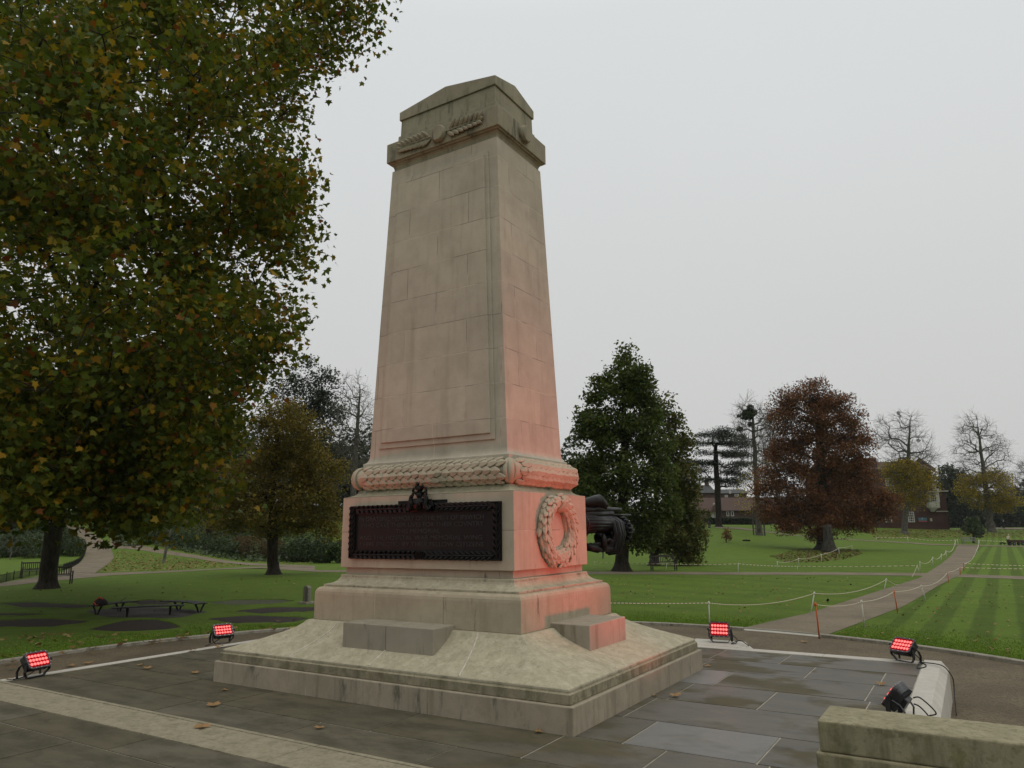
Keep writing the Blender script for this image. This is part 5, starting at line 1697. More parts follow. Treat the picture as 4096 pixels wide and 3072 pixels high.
    bl = pixblobs(zp(0, 1100, .7233, [(1500, 760, 110, 70), (1620, 790, 120, 70), (1450, 860, 90, 80), (1580, 880, 150, 80), (1720, 900, 110, 80), (1460, 980, 120, 80), (1620, 1000, 160, 90), (1770, 1010, 80, 90), (1420, 1100, 130, 80), (1590, 1130, 170, 90), (1760, 1130, 110, 90), (1360, 1200, 120, 80), (1520, 1240, 170, 80), (1700, 1240, 140, 80), (1830, 1210, 70, 80), (1300, 1290, 110, 60), (1460, 1330, 150, 60), (1640, 1340, 150, 60), (1800, 1320, 90, 60), (1250, 1240, 80, 70), (1400, 1390, 120, 35), (1230, 1370, 100, 50), (1840, 1390, 80, 50), (1720, 1400, 100, 40), (1860, 1100, 60, 70), (1320, 1110, 80, 70), (1560, 1420, 90, 30)]), b, 0.9, 0.55, R(24))
    tree('yellow_oak', 'young oak with yellow-brown leaves on the lawn left of the memorial', b, bl, (BK_DARK, LM_YOAK), R(25), trunk_top=at(1130, 1640, D), trunk_r=0.33, targets=560, leafn=36000, leafsize=0.17, spread=0.42, clump=0.6, shape=OVAL, alpha=0.15, start=0.2, tip_r=0.011, twig=1, twiglen=0.8, twig_r=0.008, flare=0.8, bend=(-0.5, 0))
    # --- dark trees on the slope behind it
    for k, (u, v, push, lab, blobs, lm, n, ls) in enumerate([
        (1195, 2215, 26, 'dark evergreen tree topping the slope behind the yellow oak', [(1230, 1500, 90, 60), (1160, 1540, 60, 60), (1290, 1540, 60, 60), (1200, 1600, 120, 70), (1310, 1640, 90, 80), (1150, 1680, 100, 80), (1260, 1740, 130, 90), (1180, 1840, 130, 100), (1310, 1840, 90, 90)], LM_YEW, 15000, 0.42),
        (830, 2200, 16, 'dense dark green tree between the plane trunk and the yellow oak', [(820, 1900, 120, 80), (700, 1960, 110, 80), (930, 1960, 100, 80), (780, 2040, 150, 70), (930, 2060, 110, 60), (660, 2060, 100, 60), (850, 1800, 120, 80), (700, 1840, 110, 90), (960, 1840, 80, 90)], LM_YEW, 12000, 0.34),
        (470, 2110, 22, 'shadowy evergreen at the top of the path seen through the plane tree', [(470, 1940, 120, 90), (380, 2000, 100, 70), (570, 2000, 100, 70), (470, 2060, 150, 40), (350, 1880, 110, 90), (560, 1860, 120, 90), (450, 1780, 130, 90)], LM_YEW, 11000, 0.42),
        (40, 2190, 18, 'dark leafy tree behind the benches at the left edge', [(30, 1900, 150, 120), (-60, 2000, 110, 90), (120, 2000, 120, 80), (30, 2080, 160, 50), (170, 1880, 100, 100), (-20, 1760, 150, 110)], LM_SHRUB, 9000, 0.34)]):
        b = G(u, v)
        dd = depth(b)
        b = CAM + (b - CAM) * ((dd + push) / dd)
        b[2] = float(height(b[0], b[1]))
        bl = pixblobs(blobs, b, 0.9, 0.5, R(90 + k))
        tree('evergreen_tree', lab, b, bl, (BK_DARK, lm), R(100 + k), trunk_r=0.4, targets=300, leafn=n, leafsize=ls, spread=0.75, shape=SPRAY, step=1.0, alpha=0.15, tip_r=0.015)
    b = G(1400, 2225)
    dd = depth(b)
    b = CAM + (b - CAM) * ((dd + 24) / dd)
    b[2] = float(height(b[0], b[1]))
    bl = pixblobs(zp(0, 1100, .7233, [(1950, 640, 90, 90), (1900, 720, 70, 80), (2010, 720, 70, 100), (1950, 820, 110, 100), (2030, 860, 60, 110), (1900, 920, 100, 100), (1990, 980, 110, 110), (1910, 1080, 100, 90), (2020, 1100, 80, 90)]), b, 0.85, 0.5, R(120))
    tree('bare_tree', 'tangled bare tree rising close behind the left side of the memorial', b, bl, (BK_GREY, LM_OAKB), R(121), trunk_top=at(1440, 1560, depth(b)), trunk_r=0.4, targets=420, leafn=900, leafsize=0.2, spread=0.5, tip_r=0.014, twig=4, twiglen=1.5, twig_r=0.010, step=0.9, sag=0.2, start=0.15)
    build_shrubs()


def build_far_wood():
    """the dark wood beyond the far lawn reads as one mass"""
    rng = np.random.default_rng(40)
    P_ = []
    mb = MB()
    for u in np.arange(3780, 4330, 26):
        d = rng.uniform(205, 235)
        c = at(u, 2100, d)
        g = float(height(c[0], c[1]))
        h = rng.uniform(8.5, 12.5) + (2.0 if 4050 < u else 0)
        mb.tube([(c[0], c[1], g - 0.3), (c[0] + rng.normal() * 0.3, c[1], g + h * 0.6)], [0.35, 0.2], 6)
        bl = [((c[0] + rng.normal() * 1.2, c[1] + rng.normal() * 1.2, g + h * f), (2.6 * q, 2.6 * q, h * 0.2)) for f, q in ((0.10, 1.1), (0.28, 1.1), (0.45, 1.1), (0.62, 1.0), (0.8, 0.7))]
        P_.append(ellips_points(bl, 1100, rng, 0.5))
    # the same belt carries on behind the trees further left, where it shows in the gaps
    for u in np.arange(2300, 3800, 36):
        d = rng.uniform(250, 300)
        c = at(u, 2090, d)
        g = float(height(c[0], c[1]))
        h = rng.uniform(7, 11)
        bl = [((c[0], c[1], g + h * f), (4.2 * q, 4.2 * q, h * 0.25)) for f, q in ((0.25, 1.0), (0.5, 1.0), (0.75, 0.7))]
        P_.append(ellips_points(bl, 420, rng, 0.5))
    for u in np.arange(-300, 2350, 44):
        d = rng.uniform(120, 150)
        c = at(u, 2100, d)
        g = float(height(c[0], c[1]))
        h = rng.uniform(12, 18)
        bl = [((c[0], c[1], g + h * f), (4.0 * q, 4.0 * q, h * 0.22)) for f, q in ((0.2, 1.0), (0.45, 1.1), (0.7, 0.9), (0.9, 0.5))]
        P_.append(ellips_points(bl, 900, rng, 0.5))
    P_ = np.concatenate(P_)
    o = leaves('far_wood', P_, rng.uniform(0.6, 1.3, len(P_)), SPRAY, LM_YEW, rng)
    tag(o, 'dark belt of trees closing the view beyond the lawns', 'wood', kind='stuff')
    tr = mb.build('far_wood_trunks', BK_DARK)
    tr.parent = o


def build_shrubs():
    R = lambda s: np.random.default_rng(s)
    def bank(pix, hs, seed):
        """lobes standing on the ground at pixels (u, v) with width and height in pixels"""
        out = []
        for (u, v, w, h) in pix:
            g = G(u, v)
            k = depth(g) / FPX
            out.append((g + np.array([0, 0, h * k * 0.45]), (w * k * 0.5, w * k * 0.5, h * k * 0.55)))
        return out
    shrub('laurel_shrub', 'glossy dark shrub bank behind the benches and the plane trunk', bank([(60, 2225, 130, 110), (130, 2232, 110, 95), (20, 2230, 120, 90)], 0, 1), (BK_DARK, LM_SHRUB), R(1), 9000, 0.16)
    shrub('laurel_shrub', 'rounded green shrub filling the bend of the path right of the plane trunk', bank([(250, 2222, 110, 110), (300, 2225, 70, 80), (220, 2215, 80, 120), (322, 2215, 40, 60)], 0, 2), (BK_DARK, LM_SHRUB), R(2), 9000, 0.16)
    shrub('rhododendron', 'low dark shrub beside the branching path, under the yellow oak', bank([(880, 2212, 110, 60), (800, 2195, 100, 60), (950, 2225, 100, 60)], 0, 3), (BK_DARK, LM_SHRUB), R(3), 7000, 0.17)
    shrub('russet_shrub', 'russet brown twiggy shrub behind the trunk of the yellow oak', bank([(1010, 2230, 110, 90), (1090, 2232, 100, 80), (960, 2222, 80, 80)], 0, 4), (BK_DARK, LM_RED), R(4), 7000, 0.13, KITE, stems=40)
    shrub('rhododendron', 'glossy green rhododendron close to the left side of the memorial', bank([(1200, 2248, 110, 95), (1290, 2252, 110, 100), (1370, 2252, 90, 95), (1150, 2243, 70, 70)], 0, 5), (BK_DARK, LM_SHRUB), R(5), 11000, 0.17)
    shrub('laurel_shrub', 'dark undergrowth climbing the bank above the hill path', bank([(640, 2170, 140, 90), (540, 2140, 120, 80), (730, 2185, 120, 80)], 0, 6), (BK_DARK, LM_SHRUB), R(6), 7000, 0.2)
    # ivy and low growth on the slope behind the paths
    rng = R(61)
    pts = []
    for poly in ([(470, 2188), (430, 2140), (345, 2108), (700, 2085), (1000, 2110), (1300, 2150), (1300, 2250), (1000, 2248), (780, 2215), (600, 2182)], [(-120, 2225), (-120, 2100), (250, 2095), (285, 2150), (320, 2190), (200, 2215)]):
        c = np.array([G(u, v) for u, v in poly])
        a, b = c[:, :2].min(0), c[:, :2].max(0)
        q = rng.uniform(a, b, (70000, 2))
        pts.append(q[inside(c[:, :2], q)][:15000])
    q = np.concatenate(pts)
    q = np.column_stack([q, height(q[:, 0], q[:, 1]) + rng.gamma(1.2, 0.16, len(q))])
    o = leaves('undergrowth', q, rng.uniform(0.2, 0.5, len(q)), SPRAY, LM_SHRUB, rng, None, 0.5, 0.1)
    tag(o, 'dark ivy and low growth covering the slope behind the hill path', 'undergrowth', kind='stuff')
    # white-stemmed twiggy shrub at the left edge
    g = G(40, 2240)
    k = depth(g) / FPX
    bl = [(g + np.array([0, 0, 60 * k]), (45 * k, 45 * k, 50 * k))]
    tree('twiggy_shrub', 'pale bare twiggy shrub beside the fence at the left edge', g, bl, (BK_PALE, LM_LIME), R(7), cat='shrub', trunk_r=0.045, targets=34, tip_r=0.012, step=0.3, alpha=0.1, start=0.1, flare=0, twig=2, twiglen=0.4, twig_r=0.008)
    # clipped hedge in front of the lodge
    a, c = G(2826, 2098), G(3075, 2099)
    t = c - a
    L = np.linalg.norm(t[:2])
    d2 = unit(np.array([t[0], t[1], 0]))
    n2 = np.array([-d2[1], d2[0], 0])
    rng = R(8)
    h = 24 * depth(a) / FPX
    n = 9000
    q = np.stack([rng.uniform(0, L, n), rng.uniform(-0.9, 0.9, n), rng.uniform(0, h, n)], 1)
    face = rng.integers(0, 3, n)
    q[face == 0, 1] = rng.choice([-0.9, 0.9], (face == 0).sum()) + rng.normal(size=(face == 0).sum()) * 0.05
    q[face == 1, 2] = h + rng.normal(size=(face == 1).sum()) * 0.06
    P_ = a + q[:, :1] * d2 + q[:, 1:2] * n2 + np.stack([np.zeros(n), np.zeros(n), q[:, 2]], 1)
    P_[:, 2] += height(P_[:, 0], P_[:, 1]) - a[2]
    o = leaves('hedge', P_, rng.uniform(0.15, 0.4, n), KITE, LM_YEW, rng)
    tag(o, 'clipped dark hedge running in front of the low brick lodge', 'hedge')
    # young trees on the lawns
    def sapling(name, label, u, v, vt, blobs, mats, seed, tr, n, ls, targets=40, shape=KITE, **kw):
        g = G(u, v)
        D = depth(g)
        return tree(name, label, g, pixblobs(blobs, g, 0.9, 0.2, R(seed)), mats, R(seed + 1), trunk_top=at(u + kw.pop('du', 0), vt, D), trunk_r=tr, targets=targets, leafn=n, leafsize=ls, spread=kw.pop('spread', 0.25), shape=shape, tip_r=0.006, step=0.35, flare=kw.pop('flare', 0.3), start=kw.pop('start', 0.45), **kw)
    sapling('sapling', 'young pine with a slim stem standing behind the pale bench', 3894, 2172, 2068, [(3894, 2095, 16, 22), (3880, 2115, 24, 16), (3908, 2118, 24, 18), (3895, 2135, 32, 18), (3872, 2088, 12, 14), (3912, 2085, 10, 14)], (BK_DARK, LM_PINE), 200, 0.16, 2600, 0.45, 90, SPRAY, start=0.35)
    sapling('sapling', 'thin leafless sapling under the right side of the brown oak', 2823, 2204, 2120, [(2820, 2130, 16, 26)], (BK_DARK, LM_OAKB), 210, 0.07, 240, 0.16, 40)
    sapling('sapling', 'small coppery sapling alone on the slope below the cedar', 2905, 2170, 2118, [(2902, 2130, 12, 14), (2906, 2150, 12, 16)], (BK_DARK, LM_BEECH), 220, 0.07, 420, 0.2, 40, start=0.1)
    sapling('sapling', 'thin sapling seen under the bronze trophy', 2412, 2234, 2150, [(2412, 2160, 20, 24)], (BK_GREY, LM_HOLM), 230, 0.07, 300, 0.18, 40)
    sapling('pale_young_tree', 'young tree with a pale straight trunk on the leaf-strewn grass', 655, 2250, 2030, [(690, 2040, 90, 50), (650, 2010, 80, 50), (720, 2080, 50, 40)], (BK_PALE, LM_YOAK), 240, 0.13, 1800, 0.19, 120, OVAL, du=40, spread=0.4)
# ------------------------------------------------------------------ benches, stakes, houses, people and small things
M_WOOD_DARK = plain('dark_wet_timber', (0.035, 0.028, 0.021), 0.6, 0.35, nscale=9, var=0.4)
M_WOOD_PALE = plain('silvered_timber', (0.17, 0.17, 0.155), 0.75, 0.25, nscale=9, var=0.3)
M_IRON = plain('black_painted_iron', (0.010, 0.010, 0.010), 0.5, 0.22)
M_WHITE = plain('white_paint', (0.46, 0.45, 0.41), 0.6, 0.3, nscale=5, var=0.12)
M_STAKE = plain('white_stake_plastic', (0.60, 0.58, 0.50), 0.55, 0.3, nscale=14, var=0.18)
M_ORANGE = plain('orange_stake_plastic', (0.55, 0.11, 0.022), 0.5, 0.35, nscale=14, var=0.2)
M_ROPE_W = plain('white_rope', (0.66, 0.62, 0.50), 0.8)
M_ROPE_R = plain('red_rope', (0.32, 0.085, 0.045), 0.8)
FACE = math.atan2(HF[1], HF[0]) - PI / 2       # turns local -y towards the viewer


def park_bench(label, loc, rz, w=1.5, mat=None, name='park_bench', arched=False):
    mat = mat or M_WOOD_DARK
    t = thing(name, label, 'bench', loc, rz, 'park benches')
    h = w / 2
    se = MB()
    for k in range(5):
        y = -0.26 + k * 0.10
        se.box(-h, h, y, y + 0.075, 0.41, 0.44)
    se.build('seat', mat, t, bevel=0.006)
    bk = MB()
    T = Matrix.Translation((0, 0.24, 0.44)) @ Matrix.Rotation(math.radians(-10), 4, 'X')
    bk.box(-h, h, -0.02, 0.02, 0.05, 0.11, T)
    if arched:
        n = 16
        top = [[T @ Vector((-h + w * k / n, d, z)) for d, z in ((-0.02, 0.40), (0.02, 0.40), (0.02, 0.47 + 0.07 * max(0, math.cos((k / n - 0.5) * 4.2))), (-0.02, 0.47 + 0.07 * max(0, math.cos((k / n - 0.5) * 4.2))))] for k in range(n + 1)]
        bk.loft(top)
    else:
        bk.box(-h, h, -0.02, 0.02, 0.42, 0.50, T)
    n = int(w / 0.105)
    for k in range(n):
        x = -h + 0.06 + (w - 0.12) * k / (n - 1)
        bk.box(x - 0.024, x + 0.024, -0.010, 0.010, 0.11, 0.42, T)
    bk.build('backrest', mat, t, bevel=0.004)
    for s in (-1, 1):
        x = s * (h + 0.03)
        MB().box(x - 0.03, x + 0.03, -0.29, -0.23, 0.0, 0.64).build('leg', mat, t, bevel=0.005)
        lg = MB()
        lg.box(x - 0.03, x + 0.03, 0.22, 0.28, 0.0, 0.46)
        lg.box(x - 0.03, x + 0.03, -0.03, 0.03, 0.0, 0.56, T)
        lg.build('leg', mat, t, bevel=0.005)
        MB().box(x - 0.04, x + 0.04, -0.33, 0.30, 0.641, 0.675).build('armrest', mat, t, bevel=0.008)
        MB().box(x - 0.02, x + 0.02, -0.229, 0.219, 0.12, 0.17).build('stretcher', mat, t)
    return t


def curved_bench(label, pa, pb, away, legs):
    """backless bench of bent slats on splayed legs"""
    c = (pa + pb) / 2
    g = float(height(c[0], c[1]))
    t = thing('curved_bench', label, 'bench', (c[0], c[1], g), 0, 'curved benches round the gravel circle')
    d = pb - pa
    L = np.linalg.norm(d[:2])
    d = d / L
    out = np.array([away[0], away[1], 0.0])
    out = unit(out - d * (out @ d))
    zs = pa[2] - g
    sag = 0.11 * L
    def P_(f, o):
        return (pa - c) * 1.0 * np.array([1, 1, 0]) + d * L * f * np.array([1, 1, 0]) + out * (4 * sag * f * (1 - f) + o)
    for k in range(5):
        o = -0.19 + k * 0.095
        mb = MB()
        rings = []
        for f in np.linspace(0, 1, 17):
            p = P_(f, o)
            rings.append([p + out * a + np.array([0, 0, zs + b]) for a, b in ((-0.034, -0.026), (0.034, -0.026), (0.034, 0.0), (-0.034, 0.0))])
        mb.loft(rings)
        mb.build('seat_slat', M_IRON, t)
    for f in legs:
        b = P_(f, 0.0)
        lg = MB()
        for s in (-1, 1):
            lg.tube([b + out * 0.17 * s + np.array([0, 0, zs - 0.027]), b + out * 0.09 * s + np.array([0, 0, zs * 0.5]), b + out * 0.03 * s], [0.032, 0.03, 0.026], 6)
        lg.tube([b - out * 0.19 + np.array([0, 0, zs - 0.036]), b + out * 0.19 + np.array([0, 0, zs - 0.036])], 0.014, 6)
        lg.build('leg_pair', M_IRON, t)
    return t


def stake(label, ub, vb, ut, vt, mat, r=0.016, group='white stakes of the rope barriers'):
    b = G(ub, vb)
    k = depth(b)
    tp = at(ut, vt, k)
    r = max(r, 0.00042 * k)
    root = thing('barrier_stake', label, 'stake', b, 0, group)
    MB().tube([np.array([0, 0, -0.05]), (tp - b) * 0.5 + np.array([0.004, 0, 0]), tp - b], [r, r * 1.02, r * 0.9], 7).build('pole', mat, root, smooth=True)
    MB().tube([(tp - b) * 0.90, (tp - b) * 0.93, (tp - b) * 0.97, (tp - b) * 1.02], [r * 1.25, r * 1.9, r * 1.8, r * 0.8], 7).build('rope_clip', mat, root, smooth=True)
    return b + (tp - b) * 0.95


def rope(label, pts, sags, r=0.009, stripe=0.10):
    mb = MB()
    for (a, b), sag in zip(zip(pts[:-1], pts[1:]), sags):
        L = np.linalg.norm(b - a)
        n = max(6, min(int(L / stripe), 90))
        rr = max(r * 0.9, 0.00022 * depth((a + b) / 2))
        q = [a + (b - a) * f - np.array([0, 0, 4 * sag * f * (1 - f)]) for f in np.linspace(0, 1, n + 1)]
        for i in range(n):
            # twisted strands: white length with a darker red turn between
            e = q[i] + (q[i + 1] - q[i]) * 0.68
            mb.tube([q[i], (q[i] + e) / 2, e], [rr * 0.9, rr * 1.2, rr * 0.9], 5, mi=0)
            mb.tube([e, q[i + 1]], [rr * 0.85, rr * 0.85], 5, mi=1)
    o = mb.build('barrier_rope', [M_ROPE_W, M_ROPE_R])
    return tag(o, label, 'rope', 'ropes between the stakes')


def build_barriers():
    W = 'white stakes of the rope barriers'
    O = 'orange stakes of the rope barrier'
    a1 = stake('white stake on the lawn edge directly behind the brightest floodlight', 2838, 2508, 2835, 2407, M_STAKE)
    a2 = stake('white stake leaning left beside the path, close to the blackbird', 3241, 2456, 3258, 2369, M_STAKE)
    a3 = stake('short white stake on the lawn edge further up the path than the blackbird', 3534, 2367, 3546, 2315, M_STAKE)
    a4 = stake('white stake with the rope sloping off it where the paths cross', 3678, 2292, 3668, 2261, M_STAKE)
    o1 = stake('tall orange stake at the kerb, nearest of the orange ones', 3277, 2546, 3261, 2411, M_ORANGE, 0.018, O)
    b1 = stake('white stake between two orange stakes on the right edge of the path', 3458, 2510, 3445, 2402, M_STAKE)
    o2 = stake('orange stake leaning on the right edge of the path past the first white one', 3591, 2452, 3575, 2362, M_ORANGE, 0.016, O)
    b2 = stake('white stake tilting out over the striped lawn beside the path', 3704, 2404, 3684, 2341, M_STAKE)
    o3 = stake('thin orange stake just before the paths cross', 3794, 2331, 3790, 2287, M_ORANGE, 0.014, O)
    o4 = stake('orange stake at the crossing where the two long tapes begin', 3841, 2300, 3839, 2268, M_ORANGE, 0.014, O)
    o5 = stake('slim orange stake a step behind the crossing of the paths', 3855, 2284, 3854, 2252, M_ORANGE, 0.014, O)
    lft = at(2330, 2409, depth(a1) + 0.5)
    rope('red and white rope running from behind the memorial to the bright floodlight', [lft, a1], [0.02])
    rope('rope sagging along the left lawn edge from the bright floodlight to the crossing', [a1, a2, a3, a4], [0.16, 0.20, 0.55])
    rope('rope along the right side of the path hung on orange and white stakes', [o1, b1, o2, b2, o3, o4], [0.07, 0.06, 0.05, 0.16, 0.05])
    e1, e2 = at(4160, 2275, depth(o4) + 0.6), at(4160, 2263, depth(o5) + 0.8)
    rope('lower of the two level striped tapes over the right lawn', [o4, e1], [0.03], 0.012, 0.3)
    rope('upper of the two level striped tapes over the right lawn', [o5, e2], [0.03], 0.012, 0.3)
    # stakes on the far side of the crossing
    f = [stake(l, *p, M_STAKE) for l, p in (
        ('dull stake on the left lawn corner just past the crossing', (3680, 2288, 3679, 2245)), ('first bright white stake on the left of the path past the crossing', (3730, 2265, 3731, 2228)),
        ('second bright white stake on the left of the path past the crossing', (3764, 2248, 3766, 2216)), ('third bright white stake on the left of the path past the crossing', (3785, 2231, 3784, 2203)),
        ('white stake at the far left corner where the path meets the distant walk', (3821, 2186, 3821, 2162)))]
    rope('sagging rope along the left of the path beyond the crossing', f, [0.22, 0.2, 0.15, 0.55])
    g1 = stake('white stake leaning at the far end of the path, left of the pale bench', 3832, 2178, 3829, 2158, M_STAKE)
    g2 = stake('white stake leaning against the right end of the pale bench', 3920, 2180, 3914, 2160, M_STAKE)
    g3 = stake('white stake in the striped lawn on the right of the far path', 3912, 2221, 3906, 2197, M_STAKE)
    rope('rope hanging along the right edge of the far stretch of path', [o5, g3, g2], [0.3, 0.3])
    g4 = stake('white stake on the leaf-strewn bank before the brick house', 3634, 2169, 3629, 2148, M_STAKE)
    g5 = stake('pair stake at the left end of the tape under the bank', 3503, 2160, 3507, 2148, M_STAKE)
    rope('tape along the foot of the leafy bank left of the pale bench', [g5, g4, g1], [0.1, 0.3], 0.014, 0.5)
    rope('tape along the foot of the leafy bank right of the pale bench', [g2, at(4160, 2166, depth(g2) + 3)], [0.1], 0.014, 0.5)
    # round the beech
    h = [stake(l, *p, M_STAKE) for l, p in (
        ('white stake on the lawn left of the fallen beech leaves', (3108, 2276, 3109, 2246)), ('white stake second from the left in the rope round the beech', (3195, 2260, 3194, 2233)),
        ('white stake in the beech leaves below the copper beech', (3286, 2248, 3285, 2216)), ('white stake at the right edge of the fallen beech leaves', (3357, 2216, 3355, 2191)),
        ('faint stake furthest right in the rope round the beech', (3408, 2203, 3407, 2182)))]
    rope('rope curving round the fallen leaves of the copper beech', h, [0.12, 0.1, 0.1, 0.05])
    m0 = stake('white stake leaning left just right of the memorial', 2387, 2284, 2377, 2245, M_STAKE)
    m1 = stake('white stake in front of the dark bench under the oaks', 2662, 2284, 2667, 2254, M_STAKE)
    m2 = stake('white stake on the lawn midway between the dark bench and the beech rope', 2953, 2293, 2953, 2253, M_STAKE)
    m3 = stake('tiny white peg on the tape between the lawn and the crossing', 3189, 2280, 3190, 2264, M_STAKE)
    rope('long striped tape across the middle lawn up to the crossing', [m0, m1, m2, m3, a4], [0.05, 0.05, 0.05, 0.03], 0.012, 0.3)


def build_furniture():
    g = G(2661, 2284)
    park_bench('dark bench with an arched back under the right-hand oaks', g + np.array([*(HF * 0.4), 0]), FACE + 0.05, 1.26 * 1.15, M_WOOD_DARK, arched=True)
    g = G(3886, 2177)
    t = park_bench('pale silvered bench facing down the long path', g + np.array([*(HF * 0.3), 0]), FACE, 1.9, M_WOOD_PALE)
    t.scale = (1.08, 1.08, 1.08)
    g = G(188, 2341)
    t = park_bench('dark bench half hidden by the plane trunk, its back to the lawn', g + np.array([*(HF * 0.7), 0]), FACE + PI + 0.35, 1.35, M_WOOD_DARK)
    g = G(128, 2312)
    t = park_bench('dark bench by the low fence at the left, facing the path', g + np.array([*(HF * 0.2), 0]), FACE + 0.75, 1.3, M_WOOD_DARK)
    zs = -0.19
    q = lambda u, v: on_z(u, v, zs)
    cen = on_z(590, 2436, zs)
    A = (q(450, 2431), q(738, 2419))
    curved_bench('nearest curved black bench beside the big soil bed', *A, (A[0] + A[1]) / 2 - cen, (0.2, 0.8))
    B = (q(378, 2422), q(536, 2403))
    curved_bench('curved black bench with the dark bag on its left end', *B, (B[0] + B[1]) / 2 - cen, (0.12, 0.72))
    Cc = (q(664, 2402), q(806, 2413))
    curved_bench('curved black bench on the right of the gravel circle', *Cc, (Cc[0] + Cc[1]) / 2 - cen, (0.25, 0.9))
    # bag on the bench
    p = q(402, 2421)
    b = thing('work_bag', 'dark bag with orange-red straps lying on the curved bench', 'bag', p)
    mb = MB()
    mb.loft([[((rx * math.cos(a) * (1 + 0.12 * math.sin(3 * a + z * 9))), (ry * math.sin(a) * (1 + 0.1 * math.cos(2 * a))), z) for a in np.linspace(0, 2 * PI, 15)[:-1]] for z, rx, ry in ((0.0, 0.20, 0.17), (0.05, 0.25, 0.2), (0.12, 0.23, 0.18), (0.18, 0.16, 0.12), (0.23, 0.07, 0.05))])
    mb.build('bag_body', plain('dark_canvas', (0.018, 0.014, 0.014), 0.8), b, smooth=True)
    st = MB()
    st.tube([(-0.2, -0.12, 0.02), (-0.14, -0.12, 0.14), (-0.02, -0.06, 0.24), (0.0, 0.0, 0.25)], [0.018, 0.022, 0.018, 0.012], 6, flat=0.5)
    st.tube([(-0.1, -0.17, 0.10), (0.0, -0.19, 0.08), (0.06, -0.19, 0.03), (0.16, -0.17, 0.03)], [0.014, 0.02, 0.02, 0.012], 6, flat=0.5)
    st.tube([(0.02, -0.04, 0.225), (0.1, -0.03, 0.22), (0.14, -0.02, 0.19)], 0.022, 6, flat=0.6)
    st.build('strap', plain('orange_webbing', (0.62, 0.09, 0.03), 0.7), b, smooth=True)
    # long handled tool leaning on that bench
    a0, a1 = G(434, 2440), q(500, 2392)
    t = MB().tube([a0 + np.array([0, 0, 0.01]), (a0 + a1) / 2, a1 + (a1 - a0) * 0.05], [0.012, 0.013, 0.014], 6)
    tag(t.build('tool_handle', M_WOOD_DARK), 'long thin tool handle leaning on the curved bench behind the bag', 'tool')
    # stone marker
    g = G(1227, 2414)
    k = depth(g) / FPX
    t = thing('stone_marker', 'small upright memorial stone with a pointed top on the left lawn', 'stone', g, FACE - 0.55)
    w, h = 13.5 * k, 62 * k
    pr = [(-w, 0.0), (w, 0.0), (w, h * 0.87), (w * 0.78, h * 0.90), (w * 0.5, h * 0.965), (0, h), (-w * 0.5, h * 0.965), (-w * 0.78, h * 0.90), (-w, h * 0.87)]
    M = Matrix(((1, 0, 0, 0), (0, 0, 1, 0), (0, 1, 0, 0.07), (0, 0, 0, 1)))
    MB().prism(pr, -0.085, 0.085, M).build('stone_slab', stone('marker_stone', (0.20, 0.19, 0.15), streak=0.9, soot=0.6, lichen=0.9), t, bevel=0.01)
    MB().box(-w * 1.7, w * 1.7, -0.22, 0.22, -0.03, 0.0695).build('stone_foot', M_KERB, t, bevel=0.01)
    # low hoop fence
    line = [(-60, 2346), (0, 2333), (42, 2322), (120, 2306), (180, 2294), (215, 2287), (251, 2282), (290, 2268), (316, 2252), (330, 2236), (342, 2208)]
    P_ = np.array([G(u, v) for u, v in line])
    d = np.concatenate([[0], np.cumsum(np.linalg.norm(np.diff(P_[:, :2], axis=0), axis=1))])
    f = thing('low_fence', 'low black iron fence curving along the left edge of the hill path', 'fence', P_[0])
    qn = np.arange(0, d[-1], 0.11)
    L = np.stack([np.interp(qn, d, P_[:, k]) for k in range(2)], 1)
    L = np.column_stack([L, height(L[:, 0], L[:, 1])]) - P_[0]
    hh = 0.46
    pk = MB()
    for p in L:
        pk.tube([p, p + np.array([0, 0, hh])], 0.007, 4)
    pk.build('pickets', M_IRON, f)
    rl = MB()
    for z in (0.1, hh - 0.04):
        rl.tube([p + np.array([0, 0, z]) for p in L[::3]], 0.011, 5)
    rl.build('rails', M_IRON, f)
    for p in L[6::16]:
        MB().tube([p - np.array([0, 0, 0.05]), p + np.array([0, 0, hh + 0.08])], 0.022, 6).build('post', M_IRON, f)
    # blackbird
    g = G(3313, 2411)
    k = depth(g) / FPX
    b = thing('blackbird', 'black bird standing on the mown grass beside the path', 'bird', g, FACE)
    M_B = plain('black_feathers', (0.008, 0.008, 0.008), 0.6)
    s = 18 * k
    bd = MB().loft([[(rx * s * math.cos(a), y * s + 0.0, z * s + rz * s * math.sin(a)) for a in np.linspace(0, 2 * PI, 11)[:-1]] for y, z, rx, rz in ((-0.42, 0.86, 0.02, 0.02), (-0.36, 0.86, 0.10, 0.10), (-0.24, 0.86, 0.16, 0.15), (-0.12, 0.74, 0.20, 0.18), (0.1, 0.56, 0.29, 0.28), (0.34, 0.44, 0.25, 0.22), (0.6, 0.36, 0.12, 0.10), (0.75, 0.34, 0.08, 0.03), (1.05, 0.30, 0.07, 0.02))])
    bd.build('bird_body', M_B, b, smooth=True)
    MB().tube([(0, -0.42 * s, 0.86 * s), (0, -0.60 * s, 0.84 * s)], [0.05 * s, 0.008 * s], 6).build('beak', plain('orange_beak', (0.5, 0.2, 0.03), 0.5), b)
    for sx in (-1, 1):
        MB().tube([(sx * 0.15 * s, 0.2 * s, 0.34 * s), (sx * 0.15 * s, 0.15 * s, 0.0), (sx * 0.15 * s, -0.02 * s, 0.0)], 0.03 * s, 5).build('leg', M_B, b)
    # logs on the slope under the cedar
    g = G(2985, 2165)
    k = depth(g) / FPX
    lg = MB()
